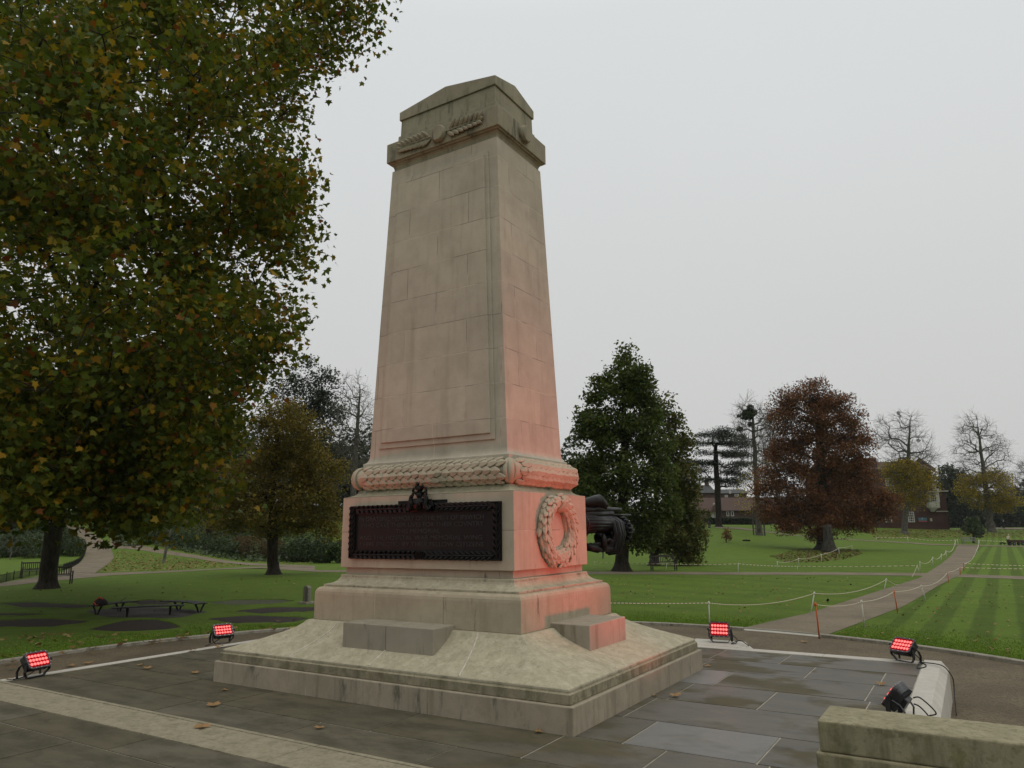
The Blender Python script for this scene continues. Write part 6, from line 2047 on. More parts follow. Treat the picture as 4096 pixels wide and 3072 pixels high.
    for a, e in (((-14, 2), (4, 5)), ((0, 3), (16, 3))):
        lg.tube([np.array([*(HR * a[0] * k), a[1] * k]), np.array([*(HR * e[0] * k), e[1] * k])], [3.6 * k, 3.0 * k], 9)
    o = lg.build('felled_log', BK_DARK, loc=g)
    tag(o, 'dark cut log lying on the grass slope below the cedar', 'log')


def brick_mat(name, a, b, mortar, s=1.0):
    m = NT(name)
    p = m.pos()
    br = m.n('TexBrick', {'Vector': m.n('CombineXYZ', {0: m.n('SeparateXYZ', {0: p}).outputs[0], 1: m.n('SeparateXYZ', {0: p}).outputs[2], 2: 0.0}).outputs[0], 'Scale': s, 'Color1': a, 'Color2': b, 'Mortar': mortar, 'Mortar Size': 0.01, 'Brick Width': 0.24, 'Row Height': 0.085})
    c = m.mix(m.ramp(m.noise(p, 0.35, 5, 0.7), 0.35, 0.7, 0, 0.55), br.outputs[0], tuple(x * 0.5 for x in a))
    return m.done(c, 0.88, None, 0.2)


def build_houses():
    M_BRICK = brick_mat('dark_red_brick', (0.062, 0.027, 0.020), (0.085, 0.036, 0.026), (0.07, 0.058, 0.048))
    M_BRICK2 = brick_mat('brown_brick', (0.07, 0.039, 0.030), (0.095, 0.052, 0.040), (0.08, 0.068, 0.057))
    M_TILE = plain('clay_roof_tile', (0.075, 0.045, 0.034), 0.85, nscale=3, var=0.45)
    M_SLATE = plain('grey_slate', (0.045, 0.048, 0.046), 0.7, nscale=3, var=0.3)
    M_GLASS = plain('dark_window_glass', (0.02, 0.024, 0.026), 0.12, 0.5, nscale=2, bump=0.02)

    class Front:
        """a vertical house front facing the viewer; pixels become metres on that plane"""
        def __init__(s, u, v, push=0.0):
            g = G(u, v)
            d = depth(g)
            s.o = CAM + (g - CAM) * ((d + push) / d)
            s.o[2] = float(height(s.o[0], s.o[1]))
        def p(s, u, v):
            r = ray(u, v)
            n = np.array([HF[0], HF[1], 0.0])
            q = CAM + r * (((s.o - CAM) @ n) / (r @ n)) - s.o
            return float(q[:2] @ HR), float(q[2])
        def box(s, mb, u0, u1, v0, v1, d0, d1, ground=False):
            x0, _ = s.p(u0, (v0 + v1) / 2)
            x1, _ = s.p(u1, (v0 + v1) / 2)
            z1 = s.p((u0 + u1) / 2, v0)[1]
            z0 = -1.2 if ground else s.p((u0 + u1) / 2, v1)[1]
            return mb.box(x0, x1, d0, d1, z0, z1)

    def window(fr, root, u0, u1, v0, v1, d, cols, rows):
        x0, _ = fr.p(u0, v1)
        x1, _ = fr.p(u1, v1)
        z1, z0 = fr.p((u0 + u1) / 2, v0)[1], fr.p((u0 + u1) / 2, v1)[1]
        w = 0.16
        f = MB()
        f.box(x0, x1, d - 0.10, d, z0, z0 + w)
        f.box(x0, x1, d - 0.10, d, z1 - w, z1)
        f.box(x0, x0 + w, d - 0.10, d, z0 + w, z1 - w)
        f.box(x1 - w, x1, d - 0.10, d, z0 + w, z1 - w)
        for c in range(1, cols):
            x = x0 + (x1 - x0) * c / cols
            f.box(x - 0.04, x + 0.04, d - 0.08, d - 0.02, z0 + w, z1 - w)
        for r in range(1, rows):
            z = z0 + (z1 - z0) * r / rows
            f.box(x0 + w, x1 - w, d - 0.085, d - 0.015, z - 0.04, z + 0.04)
        o = f.build('window', M_WHITE, root)
        MB().box(x0 + 0.05, x1 - 0.05, d - 0.03, d - 0.010, z0 + 0.05, z1 - 0.05).build('pane', M_GLASS, o)
        return o

    F = Front(3700, 2116)
    h = thing('brick_house', 'old dark red brick house with white oriel window behind the lime tree', 'house', F.o, FACE)
    wl = MB()
    F.box(wl, 3300, 3738, 1880, 2110, 0.0, 9.0, True)
    F.box(wl, 3738.2, 3796, 1964, 2110, 0.6, 8.0, True)
    wl.build('wall', M_BRICK, h)
    x0, z0 = F.p(3300, 1880)
    x1, _ = F.p(3738, 1880)
    zt = F.p(3600, 1862)[1]
    rf = MB().loft([[(x, y, z) for y, z in ((-0.35, z0), (4.5, zt + 1.2), (9.35, z0))] for x in (x0, x1)])
    ro = rf.build('roof', M_TILE, h)
    for u0, u1, vt in ((3632, 3646, 1838), (3650, 3670, 1833)):
        c = MB()
        F.box(c, u0, u1, vt, 1880, 3.2, 4.6)
        F.box(c, u0 - 2, u1 + 2, vt - 2, vt + 3, 3.05, 4.75)
        xx = [F.p(u0 + (u1 - u0) * q, vt)[0] for q in (0.3, 0.7)]
        zz = F.p(u0, vt - 2)[1]
        for x in xx:
            c.tube([(x, 3.9, zz), (x, 3.9, zz + 0.55)], [0.18, 0.15], 8)
        c.build('chimney', M_BRICK2, ro)
    tw = MB()
    F.box(tw, 3455, 3518, 1830, 1880, 1.0, 7.0)
    tw.build('tall_gable', M_BRICK2, h)
    gb = MB()
    xa, za = F.p(3728, 1880)
    xb, _ = F.p(3738.2, 1880)
    gb.loft([[(x, y, z) for y, z in ((-0.4, za - 0.4), (-0.4, za + 0.3), (4.5, zt + 1.9), (9.4, za + 0.3), (9.4, za - 0.4), (4.5, zt + 0.9))] for x in (xa, xb)])
    gb.build('gable_coping', M_BRICK2, h)
    pb = MB()
    F.box(pb, 3300, 3740, 2100, 2112, -0.25, -0.002, True)
    F.box(pb, 3740, 3800, 2100, 2112, 0.35, 0.59, True)
    pb.build('plinth', M_BRICK, h)
    sc = MB()
    F.box(sc, 3736, 3797, 2043.5, 2046.5, 0.35, 0.598)
    F.box(sc, 3738.5, 3797.5, 1962, 1965.5, 0.3, 0.9)
    F.box(sc, 3752, 3766, 2028, 2031, 0.4, 0.598)
    sc.build('string_course', M_WHITE, h)
    orl = MB()
    F.box(orl, 3706, 3749, 2009.5, 2030, -0.9, -0.002)
    F.box(orl, 3704, 3751, 1964, 1968.5, -1.0, -0.002)
    F.box(orl, 3707, 3714, 1969, 2009, -0.85, -0.004)
    F.box(orl, 3738, 3748, 1969, 2009, -0.85, -0.004)
    xs = [[(F.p(3706, 2030)[0], 2030), (F.p(3749, 2030)[0], 2030)], [(F.p(3716, 2036)[0], 2036), (F.p(3741, 2036)[0], 2036)], [(F.p(3721, 2042)[0], 2042), (F.p(3736, 2042)[0], 2042)], [(F.p(3722, 2047)[0], 2047), (F.p(3735, 2047)[0], 2047)]]
    rings = []
    for (a, va), (b, vb) in xs:
        z = F.p(3728, va)[1]
        dd = -0.9 + (va - 2030) / 17 * 0.55
        rings.append([(a, -0.004, z), (a, dd, z), (b, dd, z), (b, -0.004, z)])
    orl.loft(rings)
    oo = orl.build('oriel', M_WHITE, h)
    window(F, h, 3713, 3739, 1970, 2009, -0.80, 3, 4)
    window(F, h, 3634, 3659, 2047, 2089, 0.0, 3, 4)
    window(F, h, 3541, 3568, 2059, 2090, 0.0, 3, 3)
    window(F, h, 3543, 3575, 1912, 1945, 0.0, 3, 3)
    # picture board on the wall
    bo = thing('display_board', 'framed colourful display board on the brick house wall', 'board', F.o, FACE)
    f = MB()
    F.box(f, 3669, 3709, 2069, 2090, -0.12, -0.004)
    f.build('board_frame', M_BLACK, bo)
    x0, zt_ = F.p(3671, 2071)
    x1, zb_ = F.p(3707, 2088)
    pm = MB()
    hh = zt_ - zb_
    pm.box(x0, x1, -0.135, -0.121, zb_ + hh * 0.28, zt_, mi=0)
    pm.box(x0, x1, -0.135, -0.121, zb_, zb_ + hh * 0.28 - 0.002, mi=1)
    pm.box(x0 + (x1 - x0) * 0.42, x0 + (x1 - x0) * 0.56, -0.142, -0.1355, zb_ + hh * 0.62, zt_ - 0.04, mi=2)
    pm.build('board_face', [plain('teal_print', (0.06, 0.14, 0.17), 0.5, nscale=1.5, var=0.5), plain('red_print', (0.30, 0.06, 0.045), 0.5, nscale=2, var=0.3), plain('pale_print', (0.30, 0.36, 0.42), 0.5)], bo)
    sg = thing('wall_sign', 'small cream sign fixed to the brick house right of the board', 'sign', F.o, FACE)
    f = MB()
    F.box(f, 3720, 3728, 2073, 2085, -0.09, -0.004)
    f.build('sign_plate', plain('cream_paint', (0.42, 0.39, 0.27), 0.6), sg)
    f = MB()
    F.box(f, 3719, 3729, 2072, 2073.2, -0.10, -0.003)
    f.build('sign_cap', M_BLACK, sg)

    # low brick lodge behind the hedge
    L = Front(2950, 2098, 7.0)
    h = thing('brick_lodge', 'low brick lodge with long tiled roof and white door behind the hedge', 'house', L.o, FACE)
    wl = MB()
    L.box(wl, 2790, 3210, 2041, 2090, 0.0, 8.0, True)
    wl.build('wall', M_BRICK2, h)
    x0, ze = L.p(2780, 2041)
    x1, _ = L.p(3220, 2041)
    zr = L.p(3000, 1992)[1]
    MB().loft([[(x, y, z) for y, z in ((-0.7, ze - 0.15), (4.0, zr + 0.3), (8.7, ze - 0.15))] for x in (x0, x1)]).build('roof', M_TILE, h)
    dr = MB()
    L.box(dr, 2844, 2866, 2047, 2090, -0.08, -0.004, True)
    do = dr.build('door', M_WHITE, h)
    f = MB()
    L.box(f, 2857.5, 2859.5, 2053, 2067, -0.11, -0.085)
    f.build('door_glass', M_GLASS, do)
    f = MB()
    xa, za = L.p(2838, 2041)
    xb, _ = L.p(2872, 2041)
    f.loft([[(xa, y, za - 0.4), ((xa + xb) / 2, y, za + 1.1), (xb, y, za - 0.4)] for y in (-0.9, 0.1)])
    f.build('porch_roof', M_TILE, h)
    f = MB()
    x, z = L.p(2861, 2044.5)
    f.ball((x, -0.95, z), 0.13)
    f.build('porch_lamp', glow('warm_lamp_glass', (1.0, 0.86, 0.6), 3.0), h)
    window(L, h, 2906, 2917, 2045, 2065, 0.0, 1, 1)
    window(L, h, 2924, 2936, 2045, 2065, 0.0, 1, 1)
    window(L, h, 2852, 2862, 2012, 2026, -0.2, 2, 1)
    T = Front(2950, 2098, 30.0)
    h = thing('grey_roofed_house', 'large house with grey slate roof and chimney beyond the lodge', 'house', T.o, FACE)
    wl = MB()
    T.box(wl, 2780, 2990, 1972, 2090, 0.0, 9.0, True)
    wl.build('wall', M_BRICK2, h)
    for (u0, u1, vr, ve, y0, y1) in ((2780, 2862, 1936, 1972, -0.4, 9.4), (2862.5, 2995, 1953, 1974, -0.4, 9.4)):
        x0, ze = T.p(u0, ve)
        x1, _ = T.p(u1, ve)
        zr = T.p((u0 + u1) / 2, vr)[1]
        rr = MB().loft([[(x, y, z) for y, z in ((y0, ze), (4.5, zr), (y1, ze))] for x in (x0, x1)]).build('roof', M_SLATE, h)
        if u0 == 2780:
            c = MB()
            T.box(c, 2841, 2853, 1918, 1950, 3.8, 5.2)
            T.box(c, 2840, 2854, 1916, 1919, 3.7, 5.3)
            c.build('chimney', M_BRICK2, rr)
    window(T, h, 2899, 2911, 1980, 1989, -0.02, 2, 1)
    window(T, h, 2938, 2956, 1976, 1986, -0.02, 3, 1)
    window(T, h, 2915, 2923, 1963, 1975, -0.3, 2, 1)


# ------------------------------------------------------------------ people and the dog
def skin_body(name, joints, edges, mat, parent, sub=2):
    """one continuous surface grown round a jointed skeleton"""
    me = bpy.data.meshes.new(name)
    me.from_pydata([j[:3] for j in joints], edges, [])
    me.materials.append(mat)
    o = bpy.data.objects.new(name, me)
    C.objects.link(o)
    o.parent = parent
    md = o.modifiers.new('skin', 'SKIN')
    md.use_smooth_shade = True
    for sv, j in zip(me.skin_vertices[0].data, joints):
        sv.radius = (j[3], j[4] if len(j) > 4 else j[3])
    me.skin_vertices[0].data[0].use_root = True
    s = o.modifiers.new('smooth', 'SUBSURF')
    s.levels = s.render_levels = sub
    return o


def build_people():
    skin = plain('skin', (0.40, 0.24, 0.17), 0.6)
    navy = plain('navy_jacket', (0.012, 0.016, 0.026), 0.8)
    dark = plain('dark_trousers', (0.014, 0.014, 0.016), 0.85)
    grey = plain('grey_hair', (0.26, 0.25, 0.23), 0.8)
    cream = plain('cream_top', (0.55, 0.48, 0.36), 0.8)
    white = plain('white_hair', (0.62, 0.60, 0.54), 0.8)

    def person(label, g, rz, hgt, lean, stride, top, leg, hair, arm):
        k = hgt / 1.75
        t = thing('person', label, 'person', g, rz)
        t.scale = (k, k, k)
        # faces -y ; lean moves the upper body forward (towards -y)
        L = lambda z: -lean * max(0, z - 0.92) ** 1.0
        J = [(0, 0, 0.95, 0.13, 0.10), (0, L(1.2), 1.18, 0.13, 0.10), (0, L(1.4), 1.40, 0.15, 0.10), (0, L(1.5), 1.52, 0.055), (0, L(1.6) - 0.01, 1.60, 0.075, 0.085), (0, L(1.7) - 0.015, 1.68, 0.08, 0.095), (0, L(1.74) - 0.01, 1.74, 0.05)]
        E = [(0, 1), (1, 2), (2, 3), (3, 4), (4, 5), (5, 6)]
        for s in (-1, 1):
            b = len(J)
            st = stride * s
            J += [(s * 0.09, 0, 0.90, 0.088), (s * 0.10, -st * 0.45, 0.50, 0.062), (s * 0.10, -st + (0.08 if st < 0 else 0), 0.09, 0.04), (s * 0.10, -st - 0.13, 0.035, 0.034)]
            E += [(0, b), (b, b + 1), (b + 1, b + 2), (b + 2, b + 3)]
            b = len(J)
            ay = L(1.38)
            J += [(s * 0.19, ay, 1.40, 0.06), (s * 0.23, ay + arm * s * 0.15, 1.12, 0.046), (s * 0.21, ay - 0.12 + arm * s * 0.3, 0.90, 0.032), (s * 0.21, ay - 0.16 + arm * s * 0.3, 0.81, 0.03)]
            E += [(2, b), (b, b + 1), (b + 1, b + 2), (b + 2, b + 3)]
        skin_body('body', J, E, skin, t)
        ins = 0.018
        jj = [(0, 0, 0.86, 0.155, 0.125), (0, L(1.2), 1.18, 0.15, 0.125), (0, L(1.4), 1.41, 0.165, 0.115), (0, L(1.47), 1.48, 0.08)]
        ee = [(0, 1), (1, 2), (2, 3)]
        for s in (-1, 1):
            b = len(jj)
            ay = L(1.38)
            jj += [(s * 0.19, ay, 1.40, 0.075), (s * 0.23, ay + arm * s * 0.15, 1.12, 0.062), (s * 0.21, ay - 0.11 + arm * s * 0.3, 0.93, 0.05)]
            ee += [(2, b), (b, b + 1), (b + 1, b + 2)]
        skin_body('jacket', jj, ee, top, t)
        jj, ee = [(0, 0, 0.93, 0.14, 0.115)], []
        for s in (-1, 1):
            b = len(jj)
            st = stride * s
            jj += [(s * 0.09, 0, 0.86, 0.105), (s * 0.10, -st * 0.45, 0.50, 0.082), (s * 0.10, -st + (0.08 if st < 0 else 0), 0.10, 0.065)]
            ee += [(0, b), (b, b + 1), (b + 1, b + 2)]
        skin_body('trousers', jj, ee, leg, t)
        for s in (-1, 1):
            st = stride * s
            y = -st + (0.08 if st < 0 else 0)
            MB().loft([[(s * 0.10 + w * math.cos(a), y + yy, 0.045 + hh * math.sin(a)) for a in np.linspace(0, 2 * PI, 9)[:-1]] for yy, w, hh in ((0.07, 0.03, 0.035), (0.02, 0.045, 0.05), (-0.10, 0.05, 0.042), (-0.19, 0.03, 0.025))]).build('shoe', M_BLACK, t, smooth=True)
        hr = MB().ball((0, L(1.7) + 0.012, 1.70), (0.088, 0.10, 0.085))
        hr.build('hair', hair, t, smooth=True)
        fc = MB()
        hy = L(1.65) - 0.105
        fc.tube([(0, hy + 0.01, 1.67), (0, hy - 0.015, 1.635)], [0.008, 0.014], 6)
        fc.build('nose', skin, t, smooth=True)
        return t

    g = G(4017, 2116)
    k = depth(g) / FPX
    person('person in a navy jacket walking past the swollen lime foot', g, FACE + PI / 2 + 0.2, 36 * k, 0.12, 0.22, navy, dark, grey, 0.6)
    g = G(4034, 2181)
    k = depth(g) / FPX
    t = person('person in a cream top bending over the front of the brown wagon', g, FACE + PI / 2 + 0.3, 42 * k, 0.42, 0.12, cream, dark, white, 0.2)
    # wagon
    g = G(4064, 2182)
    k = depth(g) / FPX
    w = thing('wagon', 'long brown wooden wagon on black rubber wheels beside the far walk', 'wagon', g, FACE)
    mb = MB()
    for q in range(4):
        mb.box(-22 * k, 26 * k, -0.45 + q * 0.235, -0.45 + q * 0.235 + 0.225, 13.2 * k, 14.2 * k)
    mb.box(-22 * k, 26 * k, -0.5, -0.455, 12.0 * k, 21.5 * k)
    mb.box(-22 * k, 26 * k, 0.49, 0.535, 12.0 * k, 21.5 * k)
    mb.box(-22 * k, -21 * k, -0.454, 0.489, 14.3 * k, 21.5 * k)
    mb.box(25 * k, 26 * k, -0.454, 0.489, 14.3 * k, 21.5 * k)
    mb.build('wagon_bed', plain('brown_wagon_boards', (0.055, 0.028, 0.022), 0.7, var=0.4), w)
    for x in (-15 * k, 20 * k):
        for y in (-0.42, 0.42):
            wh = MB()
            wh.tube([(x, y - 0.09, 7 * k), (x, y - 0.05, 7 * k), (x, y + 0.05, 7 * k), (x, y + 0.09, 7 * k)], [6.2 * k, 7 * k, 7 * k, 6.2 * k], 18)
            wo = wh.build('wheel', M_RUBBER, w)
            MB().tube([(x, y - 0.10, 7 * k), (x, y + 0.10, 7 * k)], 3.4 * k, 12).build('rim', plain('grey_wheel_rim', (0.12, 0.12, 0.12), 0.5), wo)
    mb = MB()
    mb.tube([(-22 * k, 0, 13 * k), (-28 * k, 0, 14 * k), (-32 * k, 0, 19 * k)], 0.03, 6)
    mb.build('draw_handle', M_IRON, w)
    # dog
    g = G(4014, 2181)
    k = depth(g) / FPX
    d = thing('dog', 'black and white dog with its nose to the ground before the wagon', 'dog', g, FACE)
    s = 24 * k
    J = [(-0.40 * s, 0, 0.40 * s, 0.10 * s), (-0.15 * s, 0, 0.42 * s, 0.105 * s), (0.12 * s, 0, 0.38 * s, 0.115 * s), (0.28 * s, 0, 0.34 * s, 0.08 * s), (0.42 * s, 0, 0.22 * s, 0.065 * s), (0.52 * s, 0, 0.14 * s, 0.055 * s), (0.64 * s, 0, 0.06 * s, 0.03 * s)]
    E = [(i, i + 1) for i in range(6)]
    for sy in (-1, 1):
        b = len(J)
        J += [(-0.40 * s, sy * 0.08 * s, 0.30 * s, 0.065 * s), (-0.34 * s, sy * 0.09 * s, 0.20 * s, 0.04 * s), (-0.45 * s, sy * 0.09 * s, 0.11 * s, 0.026 * s), (-0.43 * s, sy * 0.09 * s, 0.015 * s, 0.026 * s)]
        E += [(0, b), (b, b + 1), (b + 1, b + 2), (b + 2, b + 3)]
        b = len(J)
        J += [(0.16 * s, sy * 0.08 * s, 0.26 * s, 0.05 * s), (0.13 * s, sy * 0.085 * s, 0.14 * s, 0.03 * s), (0.15 * s, sy * 0.085 * s, 0.015 * s, 0.026 * s)]
        E += [(2, b), (b, b + 1), (b + 1, b + 2)]
    b = len(J)
    J += [(-0.52 * s, 0, 0.40 * s, 0.03 * s), (-0.64 * s, 0, 0.26 * s, 0.03 * s), (-0.68 * s, 0, 0.16 * s, 0.02 * s)]
    E += [(0, b), (b, b + 1), (b + 1, b + 2)]
    m = NT('black_white_fur')
    pz = m.n('SeparateXYZ', {0: m.pos()}).outputs
    f = m.math('MULTIPLY', m.math('LESS_THAN', pz[2], 0.21 * s), m.math('GREATER_THAN', m.math('ADD', pz[0], m.math('MULTIPLY', m.noise(m.pos(), 8, 2), 0.2)), 0.35 * s))
    fur = m.done(m.mix(f, (0.010, 0.010, 0.010), (0.5, 0.48, 0.44)), 0.85, None, 0.2)
    skin_body('dog_body', J, E, fur, d, 1)
    for sy in (-1, 1):
        MB().tube([(0.46 * s, sy * 0.055 * s, 0.24 * s), (0.44 * s, sy * 0.09 * s, 0.20 * s), (0.46 * s, sy * 0.10 * s, 0.14 * s)], [0.03 * s, 0.035 * s, 0.01 * s], 6, flat=0.4).build('ear', M_BLACK, d, smooth=True)
    # litter bin by the cedar
    g = G(2838, 2112)
    k = depth(g) / FPX
    b = thing('litter_bin', 'dark litter bin at the left of the cedar trunk', 'bin', g)
    MB().tube([(0, 0, 0), (0, 0, 20 * k)], [5 * k, 5.4 * k], 14).build('bin_body', M_BLACK, b)
    MB().tube([(0, 0, 20.2 * k), (0, 0, 23 * k), (0, 0, 25 * k)], [5.8 * k, 5.2 * k, 2 * k], 14).build('bin_lid', M_BLACK, b)


# ------------------------------------------------------------------ fallen leaves
def build_fallen():
    rng = np.random.default_rng(77)
    LM_DEAD = leaf_mat('fallen_leaf', [(0.0, (0.12, 0.060, 0.026)), (0.4, (0.21, 0.12, 0.05)), (0.75, (0.28, 0.19, 0.08)), (1.0, (0.32, 0.26, 0.11))], 0.15)
    def scatter(n, poly, size, name, label, mat=LM_DEAD, shape=MAPLE, pull=None):
        P_ = []
        lo, hi = np.min(poly, 0), np.max(poly, 0)
        corners = np.array([G(u, v) for u, v in poly])
        a, b = corners[:, :2].min(0), corners[:, :2].max(0)
        # evenly over the real ground inside the outline
        pts = rng.uniform(a, b, (n * 14, 2))
        pts = pts[inside(corners[:, :2], pts)][:n]
        z = height(pts[:, 0], pts[:, 1])
        c = np.column_stack([pts, z + 0.025])
        o = leaves(name, c, size * rng.uniform(0.6, 1.3, len(c)), shape, mat, rng, None, 1.6, 0.0, 0.25)
        return tag(o, label, 'fallen leaves', kind='stuff')
    scatter(150, [(-40, 2700), (-40, 2540), (300, 2535), (700, 2535), (1150, 2470), (1230, 2510), (880, 2545), (500, 2600), (200, 2640)], 0.13, 'fallen_leaves', 'brown and yellow plane leaves scattered on the near left lawn')
    scatter(130, [(-60, 2520), (0, 2350), (700, 2310), (1240, 2300), (1240, 2440), (600, 2450)], 0.11, 'fallen_leaves', 'sparse pale leaves on the lawn round the flower beds')
    scatter(1600, [(400, 2287), (470, 2200), (760, 2235), (1010, 2263), (640, 2284)], 0.17, 'fallen_leaves', 'thick brown leaves on the grass between the branching paths')
    scatter(700, [(450, 2190), (440, 2150), (700, 2180), (1240, 2240), (1240, 2262), (800, 2222)], 0.16, 'fallen_leaves', 'brown leaves along the upper edge of the branching path')
    scatter(2600, [(3080, 2225), (3180, 2196), (3300, 2190), (3430, 2198), (3450, 2215), (3380, 2238), (3270, 2250), (3140, 2250)], 0.20, 'fallen_leaves', 'rusty carpet of leaves under the copper beech', leaf_mat('beech_litter', [(0.0, (0.07, 0.035, 0.02)), (0.6, (0.12, 0.062, 0.03)), (1.0, (0.18, 0.11, 0.05))], 0.1), KITE)
    scatter(2600, [(3500, 2158), (3480, 2122), (3650, 2116), (3830, 2120), (3960, 2130), (4110, 2124), (4110, 2150), (3860, 2152), (3640, 2152)], 0.26, 'fallen_leaves', 'yellow and brown leaves on the bank below the brick house')
    scatter(350, [(2400, 2420), (2420, 2310), (3500, 2310), (3300, 2420), (2900, 2500)], 0.09, 'fallen_leaves', 'small pale leaves dotted over the middle lawn')
    scatter(240, [(3350, 2545), (3850, 2330), (4140, 2340), (4140, 2640)], 0.08, 'fallen_leaves', 'tiny leaves dotted over the striped lawn')
    # leaves one can count on the stones and the gravel
    M_DL = leaf_mat('dry_plane_leaf', [(0.0, (0.24, 0.115, 0.05)), (0.5, (0.32, 0.18, 0.085)), (1.0, (0.28, 0.20, 0.09))], 0.1)
    spots = [((770, 2603), 0.20, 0.012, 'broad brown leaf on the paving near the left edge floodlight'), ((561, 2661), 0.14, 0.006, 'small tan leaf curled beside a rusty one on the left paving'), ((590, 2675), 0.15, 0.006, 'rusty red leaf lying next to a small tan leaf'),
             ((781, 2693), 0.14, 0.006, 'pale leaf on the paving left of the memorial corner'), ((900, 2761), 0.11, 0.006, 'thin dark leaf near the foot of the left plinth corner'), ((854, 2824), 0.19, 0.006, 'tan star-shaped leaf on a paving joint left of the plinth'),
             ((808, 2910), 0.20, 0.010, 'tan leaf lying on the pale stone band'), ((879, 2590), 0.19, 0.006, 'orange brown leaf propped at the foot of the left edge floodlight'), ((1278, 2913), 0.13, 0.006, 'bright orange leaf on the dark paving before the plinth'),
             ((2154, 2930), 0.12, 0.006, 'dark red leaf against the plinth joint near its front corner'), ((3525, 2738), 0.17, 0.006, 'folded tan leaf on the wet paving before the coping'), ((2830, 2665), 0.12, 0.006, 'small cream leaf on the wet paving by the right end of the plinth'),
             ((2701, 2786), 0.18, 0.006, 'flat brown leaf on the wet paving beside the right plinth face'), ((38, 2718), 0.16, 0.006, 'brown leaf at the back of the front left floodlight'), ((2620, 2782), 0.08, 0.006, 'tiny brown leaf tucked against the right plinth face')]
    for (px, s, z, lab) in spots:
        p = on_z(px[0], px[1], z)
        a = rng.uniform(0, 2 * PI)
        n = len(MAPLE)
        s = s * 0.8
        sh = MAPLE * s
        z_ = 0.22 * np.abs(MAPLE[:, 0]) * s * rng.uniform(0.5, 1.8) + 0.16 * s * np.sin(MAPLE[:, 1] * 4 + a) ** 2
        V = np.column_stack([sh[:, 0] * math.cos(a) - (sh[:, 1] - 0.4 * s) * math.sin(a), sh[:, 0] * math.sin(a) + (sh[:, 1] - 0.4 * s) * math.cos(a), z_])
        mb = MB()
        mid = V.mean(0) + np.array([0, 0, -0.01 * s])
        mb.add(list(V) + [mid], [(i, (i + 1) % n, n) for i in range(n)])
        st = V[0]
        mb.tube([st, st + (st - mid) * 0.6 + np.array([0, 0, 0.01])], [0.003, 0.002], 4)
        o = mb.build('plane_leaf', M_DL, loc=p)
        tag(o, lab, 'leaf', 'fallen leaves on the paving')
    gs = [((193, 2645), 0.17, 'yellow leaf on the gravel right of the front left floodlight'), ((355, 2656), 0.16, 'tan leaf on the gravel strip below the kerb'), ((296, 2665), 0.16, 'dark brown leaf on the gravel strip'), ((3209, 2570), 0.15, 'tan leaf on the gravel at the mouth of the main path')]
    for (px, s, lab) in gs:
        p = on_z(px[0], px[1], Z_GRAVEL + 0.01)
        a = rng.uniform(0, 2 * PI)
        n = len(MAPLE)
        sh = MAPLE * s * 1.2
        V = np.column_stack([sh[:, 0] * math.cos(a) - sh[:, 1] * math.sin(a), sh[:, 0] * math.sin(a) + sh[:, 1] * math.cos(a), 0.3 * np.abs(sh[:, 0]) + 0.01])
        mb = MB()
        mb.add(list(V) + [V.mean(0)], [(i, (i + 1) % n, n) for i in range(n)])
        o = mb.build('plane_leaf', M_DL, loc=p)
        tag(o, lab, 'leaf', 'fallen leaves on the gravel')

# ------------------------------------------------------------------ damp November air
def build_haze():
    m = NT('damp_air')
    v = m.n('VolumePrincipled', {'Color': (0.92, 0.94, 0.95), 'Density': 0.00014, 'Anisotropy': 0.2})
    m.t.links.new(v.outputs[0], m.out.inputs['Volume'])
    mb = MB().box(-480, 480, -480, 480, -1.5, 45)
    o = mb.build('haze', m.mat)
    tag(o, 'thin damp haze lying over the park', 'haze', kind='stuff')
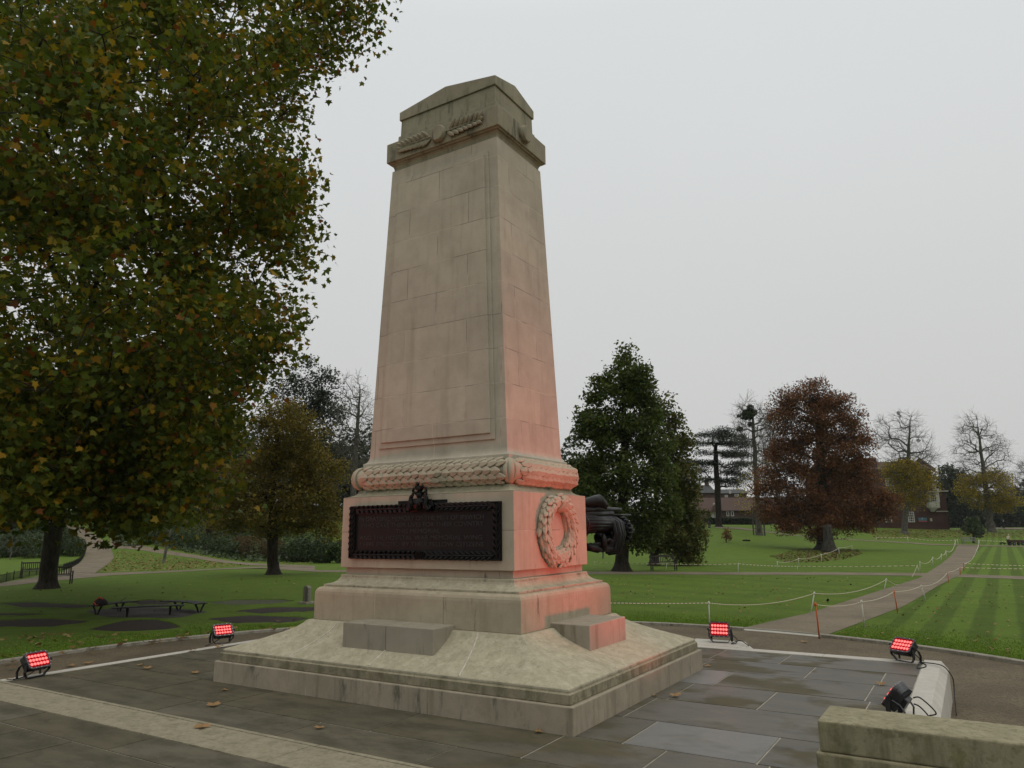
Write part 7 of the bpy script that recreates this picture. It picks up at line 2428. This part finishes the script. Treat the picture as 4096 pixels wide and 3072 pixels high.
# ------------------------------------------------------------------ sky and light
def build_world():
    sc = bpy.context.scene
    w = bpy.data.worlds.new('World')
    sc.world = w
    w.use_nodes = True
    t = w.node_tree
    t.nodes.clear()
    out = t.nodes.new('ShaderNodeOutputWorld')
    bg = t.nodes.new('ShaderNodeBackground')
    sky = t.nodes.new('ShaderNodeTexSky')
    sky.sky_type = 'NISHITA'
    sky.sun_disc = False
    sky.sun_elevation = math.radians(SUN_EL)
    sky.sun_rotation = math.radians(90 - SUN_AZ)
    sky.air_density, sky.dust_density, sky.ozone_density = 1.0, 6.0, 1.0
    hs = t.nodes.new('ShaderNodeHueSaturation')
    hs.inputs['Saturation'].default_value = 0.1
    t.links.new(sky.outputs[0], hs.inputs['Color'])
    tc = t.nodes.new('ShaderNodeTexCoord')
    sep = t.nodes.new('ShaderNodeSeparateXYZ')
    t.links.new(tc.outputs['Generated'], sep.inputs[0])
    rp = t.nodes.new('ShaderNodeValToRGB')
    e = rp.color_ramp.elements
    stops = SKY_STOPS
    while len(e) < len(stops):
        e.new(0.5)
    for q, (p, c) in zip(e, stops):
        q.position = p
        q.color = (*c, 1)
    t.links.new(sep.outputs[2], rp.inputs[0])
    # soft unevenness of the cloud layer
    nz = t.nodes.new('ShaderNodeTexNoise')
    nz.inputs['Scale'].default_value = 1.6
    nz.inputs['Detail'].default_value = 3
    t.links.new(tc.outputs['Generated'], nz.inputs[0])
    mr = t.nodes.new('ShaderNodeMapRange')
    mr.inputs[3].default_value, mr.inputs[4].default_value = 9.6, 10.4
    t.links.new(nz.outputs[0], mr.inputs[0])
    mul = t.nodes.new('ShaderNodeVectorMath')
    mul.operation = 'SCALE'
    t.links.new(rp.outputs[0], mul.inputs[0])
    t.links.new(mr.outputs[0], mul.inputs['Scale'])
    mx = t.nodes.new('ShaderNodeMix')
    mx.data_type = 'RGBA'
    mx.inputs[0].default_value = 0.94
    t.links.new(hs.outputs[0], mx.inputs[6])
    t.links.new(mul.outputs[0], mx.inputs[7])
    t.links.new(mx.outputs[2], bg.inputs[0])
    bg.inputs[1].default_value = 0.1
    t.links.new(bg.outputs[0], out.inputs[0])
    sun = bpy.data.lights.new('sun', 'SUN')
    sun.energy = SUN_W
    sun.angle = math.radians(50)
    sun.color = (1.0, 0.95, 0.86)
    so = bpy.data.objects.new('sun', sun)
    C.objects.link(so)
    az, el = math.radians(SUN_AZ), math.radians(SUN_EL)
    d = Vector((math.cos(az) * math.cos(el), math.sin(az) * math.cos(el), math.sin(el)))
    so.rotation_euler = d.to_track_quat('Z', 'Y').to_euler()
    so.location = (0, 0, 40)
    vs = sc.view_settings
    vs.view_transform = 'Standard'
    vs.look = 'None'
    vs.gamma = 1
    vs.exposure = 0
    vs.use_curve_mapping = False
    sc.cycles.max_bounces = 6
    sc.cycles.diffuse_bounces = 3
    sc.cycles.glossy_bounces = 3
    sc.cycles.transmission_bounces = 4
    sc.cycles.transparent_max_bounces = 8
    sc.cycles.use_denoising = True
    sc.cycles.sample_clamp_indirect = 6


SUN_AZ, SUN_EL, SUN_W = -8.0, 52.0, 0.5
SKY_STOPS = [(0.0, (0.590, 0.592, 0.578)), (0.3, (0.655, 0.667, 0.663)), (0.62, (0.725, 0.750, 0.758)), (0.85, (1.02, 1.04, 1.04)), (1.0, (1.15, 1.17, 1.16))]
setup_camera()
build_world()
build_ground()
build_memorial()
build_floodlights()
build_trees()
build_furniture()
build_barriers()
build_houses()
build_people()
build_fallen()
build_haze()
